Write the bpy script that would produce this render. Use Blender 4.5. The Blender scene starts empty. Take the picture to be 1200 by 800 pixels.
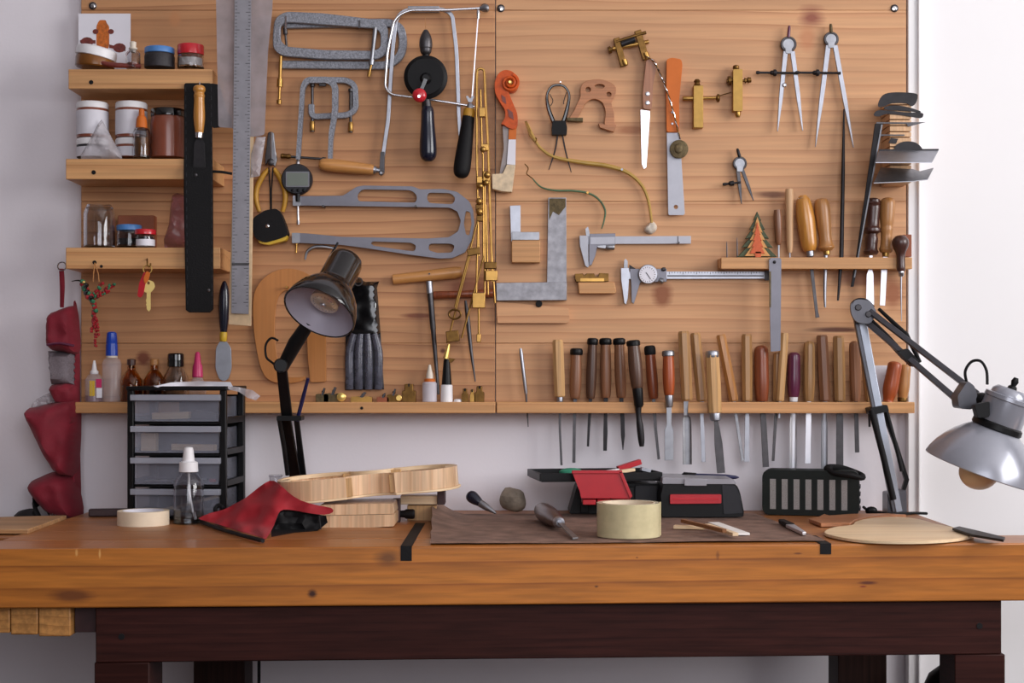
import bpy, bmesh, math, random
from mathutils import Vector, Matrix, noise
from mathutils.geometry import tessellate_polygon, delaunay_2d_cdt
random.seed(7)
SC = bpy.context.scene
COL = SC.collection

# ------------------------------------------------------------------ camera, light, exposure
F = 1765.0        # focal length in pixels of the 1200 px wide frame
D = 3.0           # camera to the face of the tool boards (metres)
HB = 0.275        # eye height above the bench top
ZB = 0.86         # bench top height
EZ = ZB + HB
HY = 437.0        # row of the horizon
U = D / F         # one pixel at the board, in metres

cam = bpy.data.cameras.new('camera'); camo = bpy.data.objects.new('camera', cam); COL.objects.link(camo)
cam.sensor_width = 36; cam.lens = F * 36 / 1200; cam.shift_y = (HY - 400) / 1200
cam.clip_start = 0.05; cam.clip_end = 50
camo.location = (0, -D, EZ); camo.rotation_euler = (math.pi / 2, 0, 0)
SC.camera = camo

world = bpy.data.worlds.new('daylight'); SC.world = world; world.use_nodes = True
world.node_tree.nodes['Background'].inputs[0].default_value = (0.85, 0.9, 1.0, 1)
world.node_tree.nodes['Background'].inputs[1].default_value = 1.0

def area(name, loc, target, sx, sy, power, col):
    l = bpy.data.lights.new(name, 'AREA'); l.shape = 'RECTANGLE'; l.size = sx; l.size_y = sy
    l.energy = power; l.color = col
    o = bpy.data.objects.new(name, l); COL.objects.link(o); o.location = loc
    o.rotation_euler = (Vector(target) - Vector(loc)).to_track_quat('-Z', 'Y').to_euler()
    return o
RX = 3.1         # right wall of the room
area('window_daylight', (RX - 0.02, -2.15, 2.11), (0, -2.15, 2.11), 2.4, 1.6, 94, (1.0, 0.975, 0.965))
area('rear_fill', (0.7, -4.38, 2.0), (0.7, 0, 1.6), 2.4, 1.8, 40, (0.96, 0.95, 1.0))  # added frontal fill, no window is known behind the camera

SC.view_settings.view_transform = 'Standard'; SC.view_settings.look = 'None'
SC.view_settings.exposure = 0.13; SC.view_settings.gamma = 1.0
SC.view_settings.use_curve_mapping = False

# ------------------------------------------------------------------ pixel to place helpers
def W(x, y, d=0.0):
    """point seen at pixel (x,y), d metres in front of the board face"""
    s = (D - d) / F
    return Vector(((x - 600) * s, -d, EZ + (HY - y) * s))
def BP(x, y, h=0.0):
    """point seen at pixel (x,y) lying h metres above the bench top"""
    dist = (HB - h) * F / (y - HY)
    return Vector(((x - 600) * dist / F, dist - D, ZB + h))
def dB(y, h=0.0):
    return D - (HB - h) * F / (y - HY)

def cr(pts, n=6, closed=False):
    """Catmull-Rom through tuples of any length"""
    P = [tuple(p) for p in pts]; m = len(P); out = []
    for i in range(m if closed else m - 1):
        p0 = P[(i - 1) % m] if closed or i > 0 else P[0]
        p1 = P[i]; p2 = P[(i + 1) % m]
        p3 = P[(i + 2) % m] if closed or i + 2 < m else P[-1]
        for k in range(n):
            t = k / n
            out.append(tuple(0.5 * (2 * b + (c - a) * t + (2 * a - 5 * b + 4 * c - d) * t * t + (3 * b - a - 3 * c + d) * t ** 3)
                             for a, b, c, d in zip(p0, p1, p2, p3)))
    if not closed: out.append(P[-1])
    return out
def rnd(pts, r, n=4, closed=True):
    """fillet the corners of a 2D path; r may be a list"""
    out = []; m = len(pts)
    for i in range(m):
        if not closed and i in (0, m - 1): out.append(tuple(pts[i][:2])); continue
        a, b, c = Vector(pts[i - 1][:2]), Vector(pts[i][:2]), Vector(pts[(i + 1) % m][:2])
        rr = r[i] if isinstance(r, (list, tuple)) else r
        u = (a - b); v = (c - b)
        q = min(rr, u.length * .49, v.length * .49)
        if q <= 0.01: out.append(tuple(b)); continue
        p0 = b + u.normalized() * q; p2 = b + v.normalized() * q
        for k in range(n + 1):
            t = k / n
            p = p0 * (1 - t) ** 2 + b * 2 * t * (1 - t) + p2 * t * t
            out.append((p.x, p.y))
    return out
def stroke(path, w):
    """outline polygon of a thick 2D line; w a number or one per point"""
    L = []; R = []; m = len(path)
    for i, p in enumerate(path):
        p = Vector(p[:2]); a = Vector(path[max(0, i - 1)][:2]); b = Vector(path[min(m - 1, i + 1)][:2])
        t1 = (p - a); t2 = (b - p)
        t = (t1.normalized() if t1.length > 1e-6 else Vector((0, 0))) + (t2.normalized() if t2.length > 1e-6 else Vector((0, 0)))
        t.normalize(); nrm = Vector((-t.y, t.x))
        k = 1.0
        if 0 < i < m - 1 and t1.length > 1e-6: k = 1 / max(.5, abs(nrm.dot(Vector((-t1.y, t1.x)).normalized())))
        ww = (w[i] if isinstance(w, (list, tuple)) else w) / 2 * k
        L.append(tuple(p + nrm * ww)); R.append(tuple(p - nrm * ww))
    return L + R[::-1]
def circ(x, y, r, n=20, ry=None):
    ry = r if ry is None else ry
    return [(x + r * math.cos(2 * math.pi * k / n), y + ry * math.sin(2 * math.pi * k / n)) for k in range(n)]
def rect(x0, y0, x1, y1, r=0, n=4):
    p = [(x0, y0), (x1, y0), (x1, y1), (x0, y1)]
    return rnd(p, r, n) if r else p

class G:
    def __init__(s): s.v = []; s.f = []
    def add(s, V, Fc):
        o = len(s.v); s.v += [Vector(p) for p in V]; s.f += [tuple(i + o for i in f) for f in Fc]; return s
    def box(s, c, size, R=None):
        c = Vector(c); R = R or Matrix.Identity(3)
        V = [c + R @ Vector((sx * size[0] / 2, sy * size[1] / 2, sz * size[2] / 2)) for sx in (-1, 1) for sy in (-1, 1) for sz in (-1, 1)]
        return s.add(V, [(0, 1, 3, 2), (4, 6, 7, 5), (0, 4, 5, 1), (2, 3, 7, 6), (0, 2, 6, 4), (1, 5, 7, 3)])
    def ext(s, pts, vec, holes=()):
        """extrude a planar 3D polygon (with holes) along vec"""
        loops = [[Vector(p) for p in pts]] + [[Vector(p) for p in h] for h in holes]
        vec = Vector(vec); flat = [p for l in loops for p in l]
        if len(loops) == 1 and len(flat) <= 4:
            verts = flat; tris = [tuple(range(len(flat)))]; lp = [list(range(len(flat)))]
        else:
            # flatten to the polygon's own plane, then a constrained triangulation
            nrm = Vector((0, 0, 0)); l0 = loops[0]
            for k in range(len(l0)): nrm += (l0[k - 1] - l0[0]).cross(l0[k] - l0[0])
            nrm.normalize(); ux = (Vector((1, 0, 0)) if abs(nrm.x) < .8 else Vector((0, 1, 0))); ux = (ux - nrm * ux.dot(nrm)).normalized(); uy = nrm.cross(ux); o = l0[0]
            P2 = [Vector(((p - o).dot(ux) * 1000, (p - o).dot(uy) * 1000)) for p in flat]
            idx = []; q = 0
            for l in loops: idx.append(list(range(q, q + len(l)))); q += len(l)
            ed = [(a, c[(k + 1) % len(c)]) for c in idx for k, a in enumerate(c)]
            V2, E2, F2, ov, oe, of = delaunay_2d_cdt(P2, ed, [], 1, 1e-4)
            mp = {}
            for k, src in enumerate(ov):
                for a in src: mp[a] = k
            def inp(p, poly):
                c = False
                for k in range(len(poly)):
                    a = P2[poly[k]]; b = P2[poly[k - 1]]
                    if (a.y > p.y) != (b.y > p.y) and p.x < (b.x - a.x) * (p.y - a.y) / (b.y - a.y) + a.x: c = not c
                return c
            tris = []
            for f in F2:
                c = sum((V2[k] for k in f), Vector((0, 0))) / len(f)
                if inp(c, idx[0]) and not any(inp(c, h) for h in idx[1:]): tris.append(tuple(f))
            verts = [None] * len(V2)
            for k, src in enumerate(ov):
                verts[k] = flat[src[0]] if src else o + (ux * V2[k].x + uy * V2[k].y) / 1000
            lp = []
            for c in idx:
                m = []
                for a in c:
                    k = mp.get(a)
                    if k is not None and (not m or m[-1] != k): m.append(k)
                if len(m) > 1 and m[0] == m[-1]: m.pop()
                lp.append(m)
        n = len(verts)
        Fc = [tuple(t) for t in tris] + [tuple(k + n for k in reversed(t)) for t in tris]
        for l in lp:
            m = len(l)
            for k in range(m): Fc.append((l[k], l[(k + 1) % m], l[(k + 1) % m] + n, l[k] + n))
        return s.add(list(verts) + [p + vec for p in verts], Fc)
    def prism(s, pts, d0, d1, holes=(), dr=None):
        """pixel outline extruded from depth d0 (near the wall) to d1 (towards the room)"""
        dr = (d0 + d1) / 2 if dr is None else dr
        f = lambda p: (lambda w: Vector((w.x, -d0, w.z)))(W(p[0], p[1], dr))
        return s.ext([f(p) for p in pts], (0, -(d1 - d0), 0), [[f(p) for p in h] for h in holes])
    def tube(s, pts, r, n=8, closed=False, flat=1.0):
        P = [Vector(p) for p in pts]; m = len(P)
        rr = list(r) if isinstance(r, (list, tuple)) else [r] * m
        T = []
        for i in range(m):
            a = P[i - 1] if (i or closed) else P[0]; b = P[(i + 1) % m] if (i < m - 1 or closed) else P[-1]
            t = b - a; T.append(t.normalized() if t.length > 1e-9 else Vector((0, 0, 1)))
        up = Vector((0, 1, 0)) if abs(T[0].y) < .9 else Vector((1, 0, 0))
        V = []; Fc = []
        for i in range(m):
            u = up - T[i] * up.dot(T[i]); u.normalize(); up = u; w = T[i].cross(u)
            for k in range(n):
                a = 2 * math.pi * (k + .5) / n
                V.append(P[i] + (u * math.cos(a) * flat + w * math.sin(a)) * rr[i])
        for i in range(m if closed else m - 1):
            j = (i + 1) % m
            for k in range(n):
                k2 = (k + 1) % n; Fc.append((i * n + k, i * n + k2, j * n + k2, j * n + k))
        if not closed: Fc += [tuple(range(n)), tuple(range((m - 1) * n, m * n))]
        return s.add(V, Fc)
    def tpx(s, pts, r, n=8, smooth=0, closed=False, flat=1.0):
        """tube through (x,y,d) pixel points, r in pixels"""
        if smooth and isinstance(r, (list, tuple)):
            q = cr([tuple(p) + (k,) for p, k in zip(pts, r)], smooth, closed); pts = [p[:3] for p in q]; r = [max(.05, p[3]) for p in q]
        elif smooth: pts = cr(pts, smooth, closed)
        sc = U
        rr = [q * sc for q in r] if isinstance(r, (list, tuple)) else r * sc
        return s.tube([W(*p) for p in pts], rr, n, closed, flat)
    def lathe(s, a, b, prof, n=16, ph=0.0):
        """prof = [(t,r)] t along a..b (0..1 of its length), r in metres"""
        a = Vector(a); ax = Vector(b) - a; t = ax.normalized()
        u = Vector((0, 1, 0)) if abs(t.y) < .9 else Vector((1, 0, 0))
        u = (u - t * u.dot(t)).normalized(); w = t.cross(u)
        V = []; Fc = []; m = len(prof)
        for (q, r) in prof:
            for k in range(n):
                an = 2 * math.pi * (k + ph) / n
                V.append(a + ax * q + (u * math.cos(an) + w * math.sin(an)) * max(r, 1e-5))
        for i in range(m - 1):
            for k in range(n):
                k2 = (k + 1) % n; Fc.append((i * n + k, i * n + k2, (i + 1) * n + k2, (i + 1) * n + k))
        Fc += [tuple(range(n)), tuple(range((m - 1) * n, m * n))]
        return s.add(V, Fc)
    def lpx(s, a, b, prof, n=16, ph=0.0):
        sc = (D - a[2]) / F; A = W(*a); B = W(*b)
        if abs(a[0] - b[0]) + abs(a[1] - b[1]) < 1.6 and abs(a[2] - b[2]) > .0005:   # pointing straight into the room
            B = Vector((A.x, B.y, A.z))
        return s.lathe(A, B, [(t, r * sc) for t, r in prof], n, ph)
    def stand(s, cx, yb, d, prof, n=20):
        """upright lathe: prof = [(height px, radius px)]"""
        sc = (D - d) / F; a = W(cx, yb, d)
        return s.lathe(a, a + Vector((0, 0, 1)), [(h * sc, r * sc) for h, r in prof], n)
    def ball(s, c, r, n=10, R=None):
        r = Vector(r) if isinstance(r, (tuple, list)) else Vector((r, r, r)); c = Vector(c); R = R or Matrix.Identity(3)
        V = []; Fc = []; m = max(4, n // 2 + 1)
        for i in range(1, m):
            th = math.pi * i / m
            for k in range(n):
                ph = 2 * math.pi * k / n
                V.append(c + R @ Vector((r.x * math.sin(th) * math.cos(ph), r.y * math.sin(th) * math.sin(ph), r.z * math.cos(th))))
        top = len(V); V += [c + R @ Vector((0, 0, r.z)), c - R @ Vector((0, 0, r.z))]
        for i in range(m - 2):
            for k in range(n):
                k2 = (k + 1) % n; Fc.append((i * n + k, i * n + k2, (i + 1) * n + k2, (i + 1) * n + k))
        for k in range(n):
            k2 = (k + 1) % n
            Fc.append((top, k2, k)); Fc.append((top + 1, (m - 2) * n + k, (m - 2) * n + k2))
        return s.add(V, Fc)
    def bpx(s, x, y, d, r, n=10):
        return s.ball(W(x, y, d), tuple(q * U for q in r) if isinstance(r, (tuple, list)) else r * U, n)
    def puff(s, pts, d0, th, w=8, amp=0.0, step=5, freq=40, seed=0, back=0.0):
        """soft pillow over a pixel outline: flat-ish back at d0, bulging th metres to the room"""
        P = [Vector(p[:2]) for p in pts]
        dense = []
        for i, p in enumerate(P):
            q = P[(i + 1) % len(P)]; k = max(1, int((q - p).length / step))
            dense += [p.lerp(q, j / k) for j in range(k)]
        n = len(dense)
        def inside(p):
            c = False
            for i in range(n):
                a = dense[i]; b = dense[i - 1]
                if (a.y > p.y) != (b.y > p.y) and p.x < (b.x - a.x) * (p.y - a.y) / (b.y - a.y) + a.x: c = not c
            return c
        def edge(p):
            m = 1e9
            for i in range(n):
                a = dense[i]; b = dense[i - 1]; ab = b - a
                t = max(0, min(1, (p - a).dot(ab) / max(ab.length_squared, 1e-9)))
                m = min(m, (p - a - ab * t).length)
            return m
        xs = [p.x for p in dense]; ys = [p.y for p in dense]
        inner = []; y = min(ys) + step / 2; row = 0
        while y < max(ys):
            x = min(xs) + (step / 2 if row % 2 else 0)
            while x < max(xs):
                p = Vector((x, y))
                if inside(p):
                    e = edge(p)
                    if e > step * .45: inner.append((p, e))
                x += step
            y += step * .87; row += 1
        allp = [p for p in dense] + [p for p, e in inner]
        ed = [(i, (i + 1) % n) for i in range(n)]
        V2, _, Fc, *_r = delaunay_2d_cdt(allp, ed, [], 1, 1e-5)
        es = []
        for p in V2:
            es.append(edge(p))
        front = []; rear = []
        for p, e in zip(V2, es):
            k = math.sqrt(max(0, 1 - (1 - min(1, e / w)) ** 2))
            nz = amp * noise.noise(Vector((p.x / freq, p.y / freq, seed))) * min(1, e / w * 1.5)
            d = d0 + th * (.12 + .88 * k) + nz
            b = W(p.x, p.y, d0 + th / 2)
            front.append(Vector((b.x, -d, b.z))); rear.append(Vector((b.x, -(d0 - back * k), b.z)))
        m = len(V2); Fx = [tuple(f) for f in Fc] + [tuple(i + m for i in reversed(f)) for f in Fc]
        cnt = {}
        for f in Fc:
            for i in range(len(f)):
                a, b = f[i], f[(i + 1) % len(f)]; cnt[(min(a, b), max(a, b))] = cnt.get((min(a, b), max(a, b)), 0) + 1
        for (a, b), c in cnt.items():
            if c == 1: Fx.append((a, b, b + m, a + m))
        return s.add(front + rear, Fx)
    def xf(s, M):
        s.v = [M @ p for p in s.v]; return s

TOP = []
def emit(name, g, mat, parent=None, bevel=0.0, sharp=38, seg=2):
    me = bpy.data.meshes.new(name); me.from_pydata([tuple(v) for v in g.v], [], g.f); me.update()
    bm = bmesh.new(); bm.from_mesh(me); bmesh.ops.recalc_face_normals(bm, faces=bm.faces); bm.to_mesh(me); bm.free()
    me.materials.append(M[mat] if isinstance(mat, str) else mat)
    if sharp:
        me.polygons.foreach_set('use_smooth', [True] * len(me.polygons)); me.set_sharp_from_angle(angle=math.radians(sharp))
    o = bpy.data.objects.new(name, me); COL.objects.link(o)
    if bevel:
        b = o.modifiers.new('bevel', 'BEVEL'); b.width = bevel; b.segments = seg; b.limit_method = 'ANGLE'; b.angle_limit = math.radians(40)
        b.harden_normals = False
    if parent: o.parent = parent
    else: TOP.append(o)
    return o
def tag(o, label, cat=None, group=None, kind=None):
    o['label'] = label
    if cat: o['category'] = cat
    if group: o['group'] = group
    if kind: o['kind'] = kind
    return o
def T(name, label, cat, group=None):
    o = bpy.data.objects.new(name, None); COL.objects.link(o); o.empty_display_size = .03
    TOP.append(o); return tag(o, label, cat, group)
def P(name, g, mat, parent, bevel=0.0, sharp=38, label=None, kind=None):
    o = emit(name, g, mat, parent, bevel, sharp)
    if label: o['label'] = label
    if kind: o['kind'] = kind
    return o
def S(name, g, mat, label, cat, bevel=0.0, sharp=38, group=None):
    return tag(emit(name, g, mat, None, bevel, sharp), label, cat, group)
def finalize():
    for o in TOP:
        tree = [o] + list(o.children_recursive); pts = []; seen = set(); off = {o: Vector((0, 0, 0))}
        for c in tree:
            if c is not o: off[c] = off[c.parent] + c.location
            if c.type == 'MESH': pts += [v.co + off[c] for v in c.data.vertices]
        if not pts: continue
        lo = [min(p[i] for p in pts) for i in range(3)]; hi = [max(p[i] for p in pts) for i in range(3)]
        org = Vector(((lo[0] + hi[0]) / 2, (lo[1] + hi[1]) / 2, lo[2]))
        for c in tree:
            if c.type == 'MESH' and c.data.name not in seen:
                seen.add(c.data.name); c.data.transform(Matrix.Translation(-org))
        o.location = org

# ------------------------------------------------------------------ materials (all node-based)
M = {}
def lin(c):
    return tuple(((v / 255) / 12.92 if v / 255 <= .04045 else ((v / 255 + .055) / 1.055) ** 2.4) for v in c) + (1.0,)
def newmat(name):
    m = bpy.data.materials.new(name); m.use_nodes = True; M[name] = m
    nt = m.node_tree; return m, nt, nt.nodes['Principled BSDF']
def nd(nt, t, **kw):
    n = nt.nodes.new(t)
    for k, v in kw.items(): setattr(n, k, v)
    return n
def ramp(nt, stops):
    r = nd(nt, 'ShaderNodeValToRGB'); e = r.color_ramp.elements
    e[0].position, e[0].color = stops[0]; e[1].position, e[1].color = stops[-1]
    for p, c in stops[1:-1]:
        q = e.new(p); q.color = c
    return r
def mixc(nt, fac, a, b, mode='MIX'):
    m = nd(nt, 'ShaderNodeMix', data_type='RGBA', blend_type=mode)
    for sock, v in ((m.inputs[0], fac), (m.inputs[6], a), (m.inputs[7], b)):
        if hasattr(v, 'is_linked') or hasattr(v, 'links'): nt.links.new(v, sock)
        else: sock.default_value = v
    return m.outputs[2]
def plain(name, col, rough=.5, metal=0.0, var=.12, scale=60, bump=0.0, spec=.5, sheen=0.0, coat=0.0, bscale=None):
    m, nt, b = newmat(name); c = lin(col)
    tc = nd(nt, 'ShaderNodeTexCoord'); nz = nd(nt, 'ShaderNodeTexNoise'); nz.inputs['Scale'].default_value = scale; nz.inputs['Detail'].default_value = 3
    nt.links.new(tc.outputs['Object'], nz.inputs['Vector'])
    r = ramp(nt, [(.3, tuple(v * (1 - var) for v in c[:3]) + (1,)), (.7, tuple(min(1, v * (1 + var)) for v in c[:3]) + (1,))])
    nt.links.new(nz.outputs['Fac'], r.inputs[0]); nt.links.new(r.outputs[0], b.inputs['Base Color'])
    b.inputs['Roughness'].default_value = rough; b.inputs['Metallic'].default_value = metal
    b.inputs['Specular IOR Level'].default_value = spec
    if sheen: b.inputs['Sheen Weight'].default_value = sheen
    if coat: b.inputs['Coat Weight'].default_value = coat; b.inputs['Coat Roughness'].default_value = .1
    if bump:
        n2 = nd(nt, 'ShaderNodeTexNoise'); n2.inputs['Scale'].default_value = bscale or scale * 4; n2.inputs['Detail'].default_value = 2
        nt.links.new(tc.outputs['Object'], n2.inputs['Vector'])
        bp = nd(nt, 'ShaderNodeBump'); bp.inputs['Strength'].default_value = bump; bp.inputs['Distance'].default_value = .002
        nt.links.new(n2.outputs['Fac'], bp.inputs['Height']); nt.links.new(bp.outputs[0], b.inputs['Normal'])
    return m
def wood(name, col, dark, axis='X', ring=18, amount=.8, rough=.5, streak=.25, knots=(), blot=.18, coat=0.0, stretch=.1, seed=0.0, rvar=.08, stains=None, dist=5.5):
    """sawn wood: grain runs along axis; ring = wave scale across it; knots = [(x,z,rx,rz)] in world metres relative to the object"""
    m, nt, b = newmat(name); c = lin(col); dk = lin(dark)
    tc = nd(nt, 'ShaderNodeTexCoord'); oi = nd(nt, 'ShaderNodeObjectInfo')
    add = nd(nt, 'ShaderNodeVectorMath', operation='MULTIPLY_ADD'); add.inputs[1].default_value = (1, 1, 1)
    sc3 = nd(nt, 'ShaderNodeVectorMath', operation='SCALE'); sc3.inputs[0].default_value = (3.1, 2.3, 1.7)
    nt.links.new(oi.outputs['Random'], sc3.inputs['Scale'])
    nt.links.new(tc.outputs['Object'], add.inputs[0]); nt.links.new(sc3.outputs[0], add.inputs[2])
    mp = nd(nt, 'ShaderNodeMapping'); s = [1, 1, 1]; s['XYZ'.index(axis)] = stretch; mp.inputs['Scale'].default_value = s
    mp.inputs['Location'].default_value = (seed, seed * .7, seed * 1.3)
    nt.links.new(add.outputs[0], mp.inputs['Vector'])
    wv = nd(nt, 'ShaderNodeTexWave', wave_type='BANDS', bands_direction=('Z' if axis != 'Z' else 'X'), wave_profile='SAW')
    wv.inputs['Scale'].default_value = ring; wv.inputs['Distortion'].default_value = dist; wv.inputs['Detail'].default_value = 2.5
    wv.inputs['Detail Scale'].default_value = .35; wv.inputs['Detail Roughness'].default_value = .55
    nt.links.new(mp.outputs[0], wv.inputs['Vector'])
    r1 = ramp(nt, [(0, (0, 0, 0, 1)), (.45, (.08, .08, .08, 1)), (.86, (.55, .55, .55, 1)), (.94, (1, 1, 1, 1)), (1.0, (0, 0, 0, 1))])
    nt.links.new(wv.outputs['Fac'], r1.inputs[0])
    mp2 = nd(nt, 'ShaderNodeMapping'); s2 = [160, 160, 160]; s2['XYZ'.index(axis)] = 5; mp2.inputs['Scale'].default_value = s2
    nt.links.new(add.outputs[0], mp2.inputs['Vector'])
    st = nd(nt, 'ShaderNodeTexNoise'); st.inputs['Scale'].default_value = 1; st.inputs['Detail'].default_value = 3
    nt.links.new(mp2.outputs[0], st.inputs['Vector'])
    mp3 = nd(nt, 'ShaderNodeMapping'); s3 = [9, 9, 9]; s3['XYZ'.index(axis)] = 1.6; mp3.inputs['Scale'].default_value = s3
    nt.links.new(add.outputs[0], mp3.inputs['Vector'])
    bl = nd(nt, 'ShaderNodeTexNoise'); bl.inputs['Scale'].default_value = 1; bl.inputs['Detail'].default_value = 2
    nt.links.new(mp3.outputs[0], bl.inputs['Vector'])
    # ring visibility varies over the plank
    am = nd(nt, 'ShaderNodeMath', operation='MULTIPLY'); nt.links.new(r1.outputs[0], am.inputs[0])
    rb = ramp(nt, [(.3, (.35, .35, .35, 1)), (.65, (1, 1, 1, 1))]); nt.links.new(bl.outputs['Fac'], rb.inputs[0]); nt.links.new(rb.outputs[0], am.inputs[1])
    am2 = nd(nt, 'ShaderNodeMath', operation='MULTIPLY'); nt.links.new(am.outputs[0], am2.inputs[0]); am2.inputs[1].default_value = amount
    col1 = mixc(nt, am2.outputs[0], c, dk)
    rs = ramp(nt, [(.35, (1 - streak,) * 3 + (1,)), (.65, (1 + streak * .3,) * 3 + (1,))]); nt.links.new(st.outputs['Fac'], rs.inputs[0])
    col2 = mixc(nt, 1.0, col1, rs.outputs[0], 'MULTIPLY')
    rb2 = ramp(nt, [(.3, (1 - blot, 1 - blot * 1.2, 1 - blot * 1.4, 1)), (.7, (1.05, 1.03, 1.0, 1))]); nt.links.new(bl.outputs['Fac'], rb2.inputs[0])
    colr = mixc(nt, 1.0, col2, rb2.outputs[0], 'MULTIPLY')
    if rvar:
        rv = ramp(nt, [(0, (1 - rvar, 1 - rvar, 1 - rvar * 1.2, 1)), (1, (1, 1, 1, 1))]); nt.links.new(oi.outputs['Random'], rv.inputs[0])
        colr = mixc(nt, 1.0, colr, rv.outputs[0], 'MULTIPLY')
    geo = nd(nt, 'ShaderNodeNewGeometry') if (knots or stains) else None
    for (kx, kz, rx, rz, kc, ks) in list(knots):
        sb = nd(nt, 'ShaderNodeVectorMath', operation='SUBTRACT'); nt.links.new(geo.outputs['Position'], sb.inputs[0]); sb.inputs[1].default_value = (kx, 0, kz)
        mu = nd(nt, 'ShaderNodeVectorMath', operation='MULTIPLY'); nt.links.new(sb.outputs[0], mu.inputs[0]); mu.inputs[1].default_value = (1 / rx, 0, 1 / rz)
        ln = nd(nt, 'ShaderNodeVectorMath', operation='LENGTH'); nt.links.new(mu.outputs[0], ln.inputs[0])
        ad = nd(nt, 'ShaderNodeMath', operation='MULTIPLY_ADD'); nt.links.new(bl.outputs['Fac'], ad.inputs[0]); ad.inputs[1].default_value = .8
        nt.links.new(ln.outputs['Value'], ad.inputs[2])
        ad2 = nd(nt, 'ShaderNodeMath', operation='MULTIPLY_ADD'); nt.links.new(st.outputs['Fac'], ad2.inputs[0]); ad2.inputs[1].default_value = .6
        nt.links.new(ad.outputs[0], ad2.inputs[2])
        kr = ramp(nt, [(.5, (ks, ks, ks, 1)), (.78, (0, 0, 0, 1))])
        hf = nd(nt, 'ShaderNodeMath', operation='MULTIPLY'); nt.links.new(ad2.outputs[0], hf.inputs[0]); hf.inputs[1].default_value = .45
        nt.links.new(hf.outputs[0], kr.inputs[0])
        colr = mixc(nt, kr.outputs[0], colr, lin(kc))
    nt.links.new(colr, b.inputs['Base Color'])
    b.inputs['Roughness'].default_value = rough
    if coat: b.inputs['Coat Weight'].default_value = coat; b.inputs['Coat Roughness'].default_value = .2
    bp = nd(nt, 'ShaderNodeBump'); bp.inputs['Strength'].default_value = .25; bp.inputs['Distance'].default_value = .0006
    nt.links.new(st.outputs['Fac'], bp.inputs['Height']); nt.links.new(bp.outputs[0], b.inputs['Normal'])
    return m
def glass(name, col=(240, 242, 245), rough=.03, ior=1.45):
    m, nt, b = newmat(name); b.inputs['Base Color'].default_value = lin(col); b.inputs['Roughness'].default_value = rough
    b.inputs['Transmission Weight'].default_value = 1; b.inputs['IOR'].default_value = ior
    return m
def film(name, col, alpha=.3, rough=.2, var=.3, scale=40):
    """thin plastic: partly see-through"""
    m = plain(name, col, rough, 0, var, scale); b = m.node_tree.nodes['Principled BSDF']; b.inputs['Alpha'].default_value = alpha
    return m

plain('wall_paint', (233, 228, 234), .9, var=.025, scale=3, bump=.08, bscale=160)
plain('white_paint', (236, 234, 235), .55, var=.012, scale=3)
plain('floor_mat', (62, 52, 50), .7, var=.15, scale=8)
plain('room_paint', (122, 114, 112), .9, var=.02, scale=3)
plain('ceiling_paint', (225, 222, 222), .9, var=.02, scale=3)
def kn(x, y, rx, ry, c=(128, 70, 36), s=.85): 
    w = W(x, y); return (w.x, w.z, rx * U * 1.5, ry * U * 1.5, c, min(1, s * 1.12))
wood('pine_board', (216, 165, 121), (172, 112, 70), 'X', 12, .75, .55, .09, blot=.14, rvar=.05, stretch=.2, dist=9,
     knots=[kn(951, 20, 14, 9, (140, 74, 52)), kn(776, 346, 9, 12, (140, 80, 44)), kn(946, 45, 8, 12, (185, 112, 70), .5), kn(740, 152, 16, 4, (150, 88, 50), .7),
            kn(1010, 325, 26, 8, (130, 76, 45), .75), kn(1046, 345, 10, 14, (150, 85, 48), .8), kn(905, 228, 18, 3, (110, 62, 34), .8), kn(982, 386, 26, 2.5, (96, 52, 28), .95)])
wood('pine_board_dim', (202, 149, 104), (150, 94, 58), 'X', 11, .85, .55, .1, blot=.18, rvar=.05, seed=3, stretch=.2, dist=9,  # left board: light falling off to the left is put into the darker colour
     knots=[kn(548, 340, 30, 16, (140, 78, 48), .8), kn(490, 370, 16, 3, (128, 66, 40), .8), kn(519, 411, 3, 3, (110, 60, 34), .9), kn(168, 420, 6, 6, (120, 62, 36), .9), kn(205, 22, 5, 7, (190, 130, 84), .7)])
wood('pine_shelf', (213, 162, 110), (170, 110, 62), 'X', 12, .7, .5, .15, blot=.12)
wood('pine_ledge', (214, 160, 106), (172, 110, 62), 'X', 20, .6, .5, .15, blot=.12)
wood('bench_wood', (192, 119, 46), (132, 68, 20), 'X', 9, .75, .38, .22, blot=.3, coat=.25, stretch=.07,
     knots=[(-.316, .786, .010, .009, (62, 28, 14), 1), (-.69, .786, .04, .012, (96, 50, 22), .85), (.573, .797, .020, .0035, (84, 34, 22), .9), (.566, .791, .008, .002, (120, 30, 26), .9), (-.196, .841, .03, .016, (82, 50, 30), .75), (.135, .794, .005, .003, (70, 32, 16), .9),
            (-.684, .853, .0028, .008, (216, 160, 92), .8), (-.648, .851, .0024, .010, (222, 166, 98), .8), (.20, .84, .003, .002, (90, 44, 20), .8), (.46, .845, .008, .002, (80, 36, 18), .7), (.33, .842, .004, .01, (100, 52, 24), .6)])
wood('bench_top_wood', (186, 122, 68), (132, 76, 36), 'X', 9, .6, .42, .3, blot=.4, coat=.0, stretch=.07)
wood('bench_pale_wood', (196, 152, 108), (150, 100, 60), 'X', 12, .6, .6, .3, blot=.3)
wood('jaw_wood', (196, 140, 78), (140, 88, 40), 'Y', 22, .8, .5, .25, blot=.25)
wood('apron_wood', (60, 29, 25), (36, 16, 14), 'X', 22, .7, .5, .3, blot=.3)
wood('dark_leg_wood', (52, 32, 28), (34, 20, 17), 'Z', 22, .7, .55, .3, blot=.3)
wood('pale_handle', (216, 172, 118), (164, 118, 70), 'Z', 40, .6, .45, .2)
wood('olive_handle', (186, 142, 92), (132, 92, 52), 'Z', 40, .7, .4, .25, coat=.2)
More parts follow.
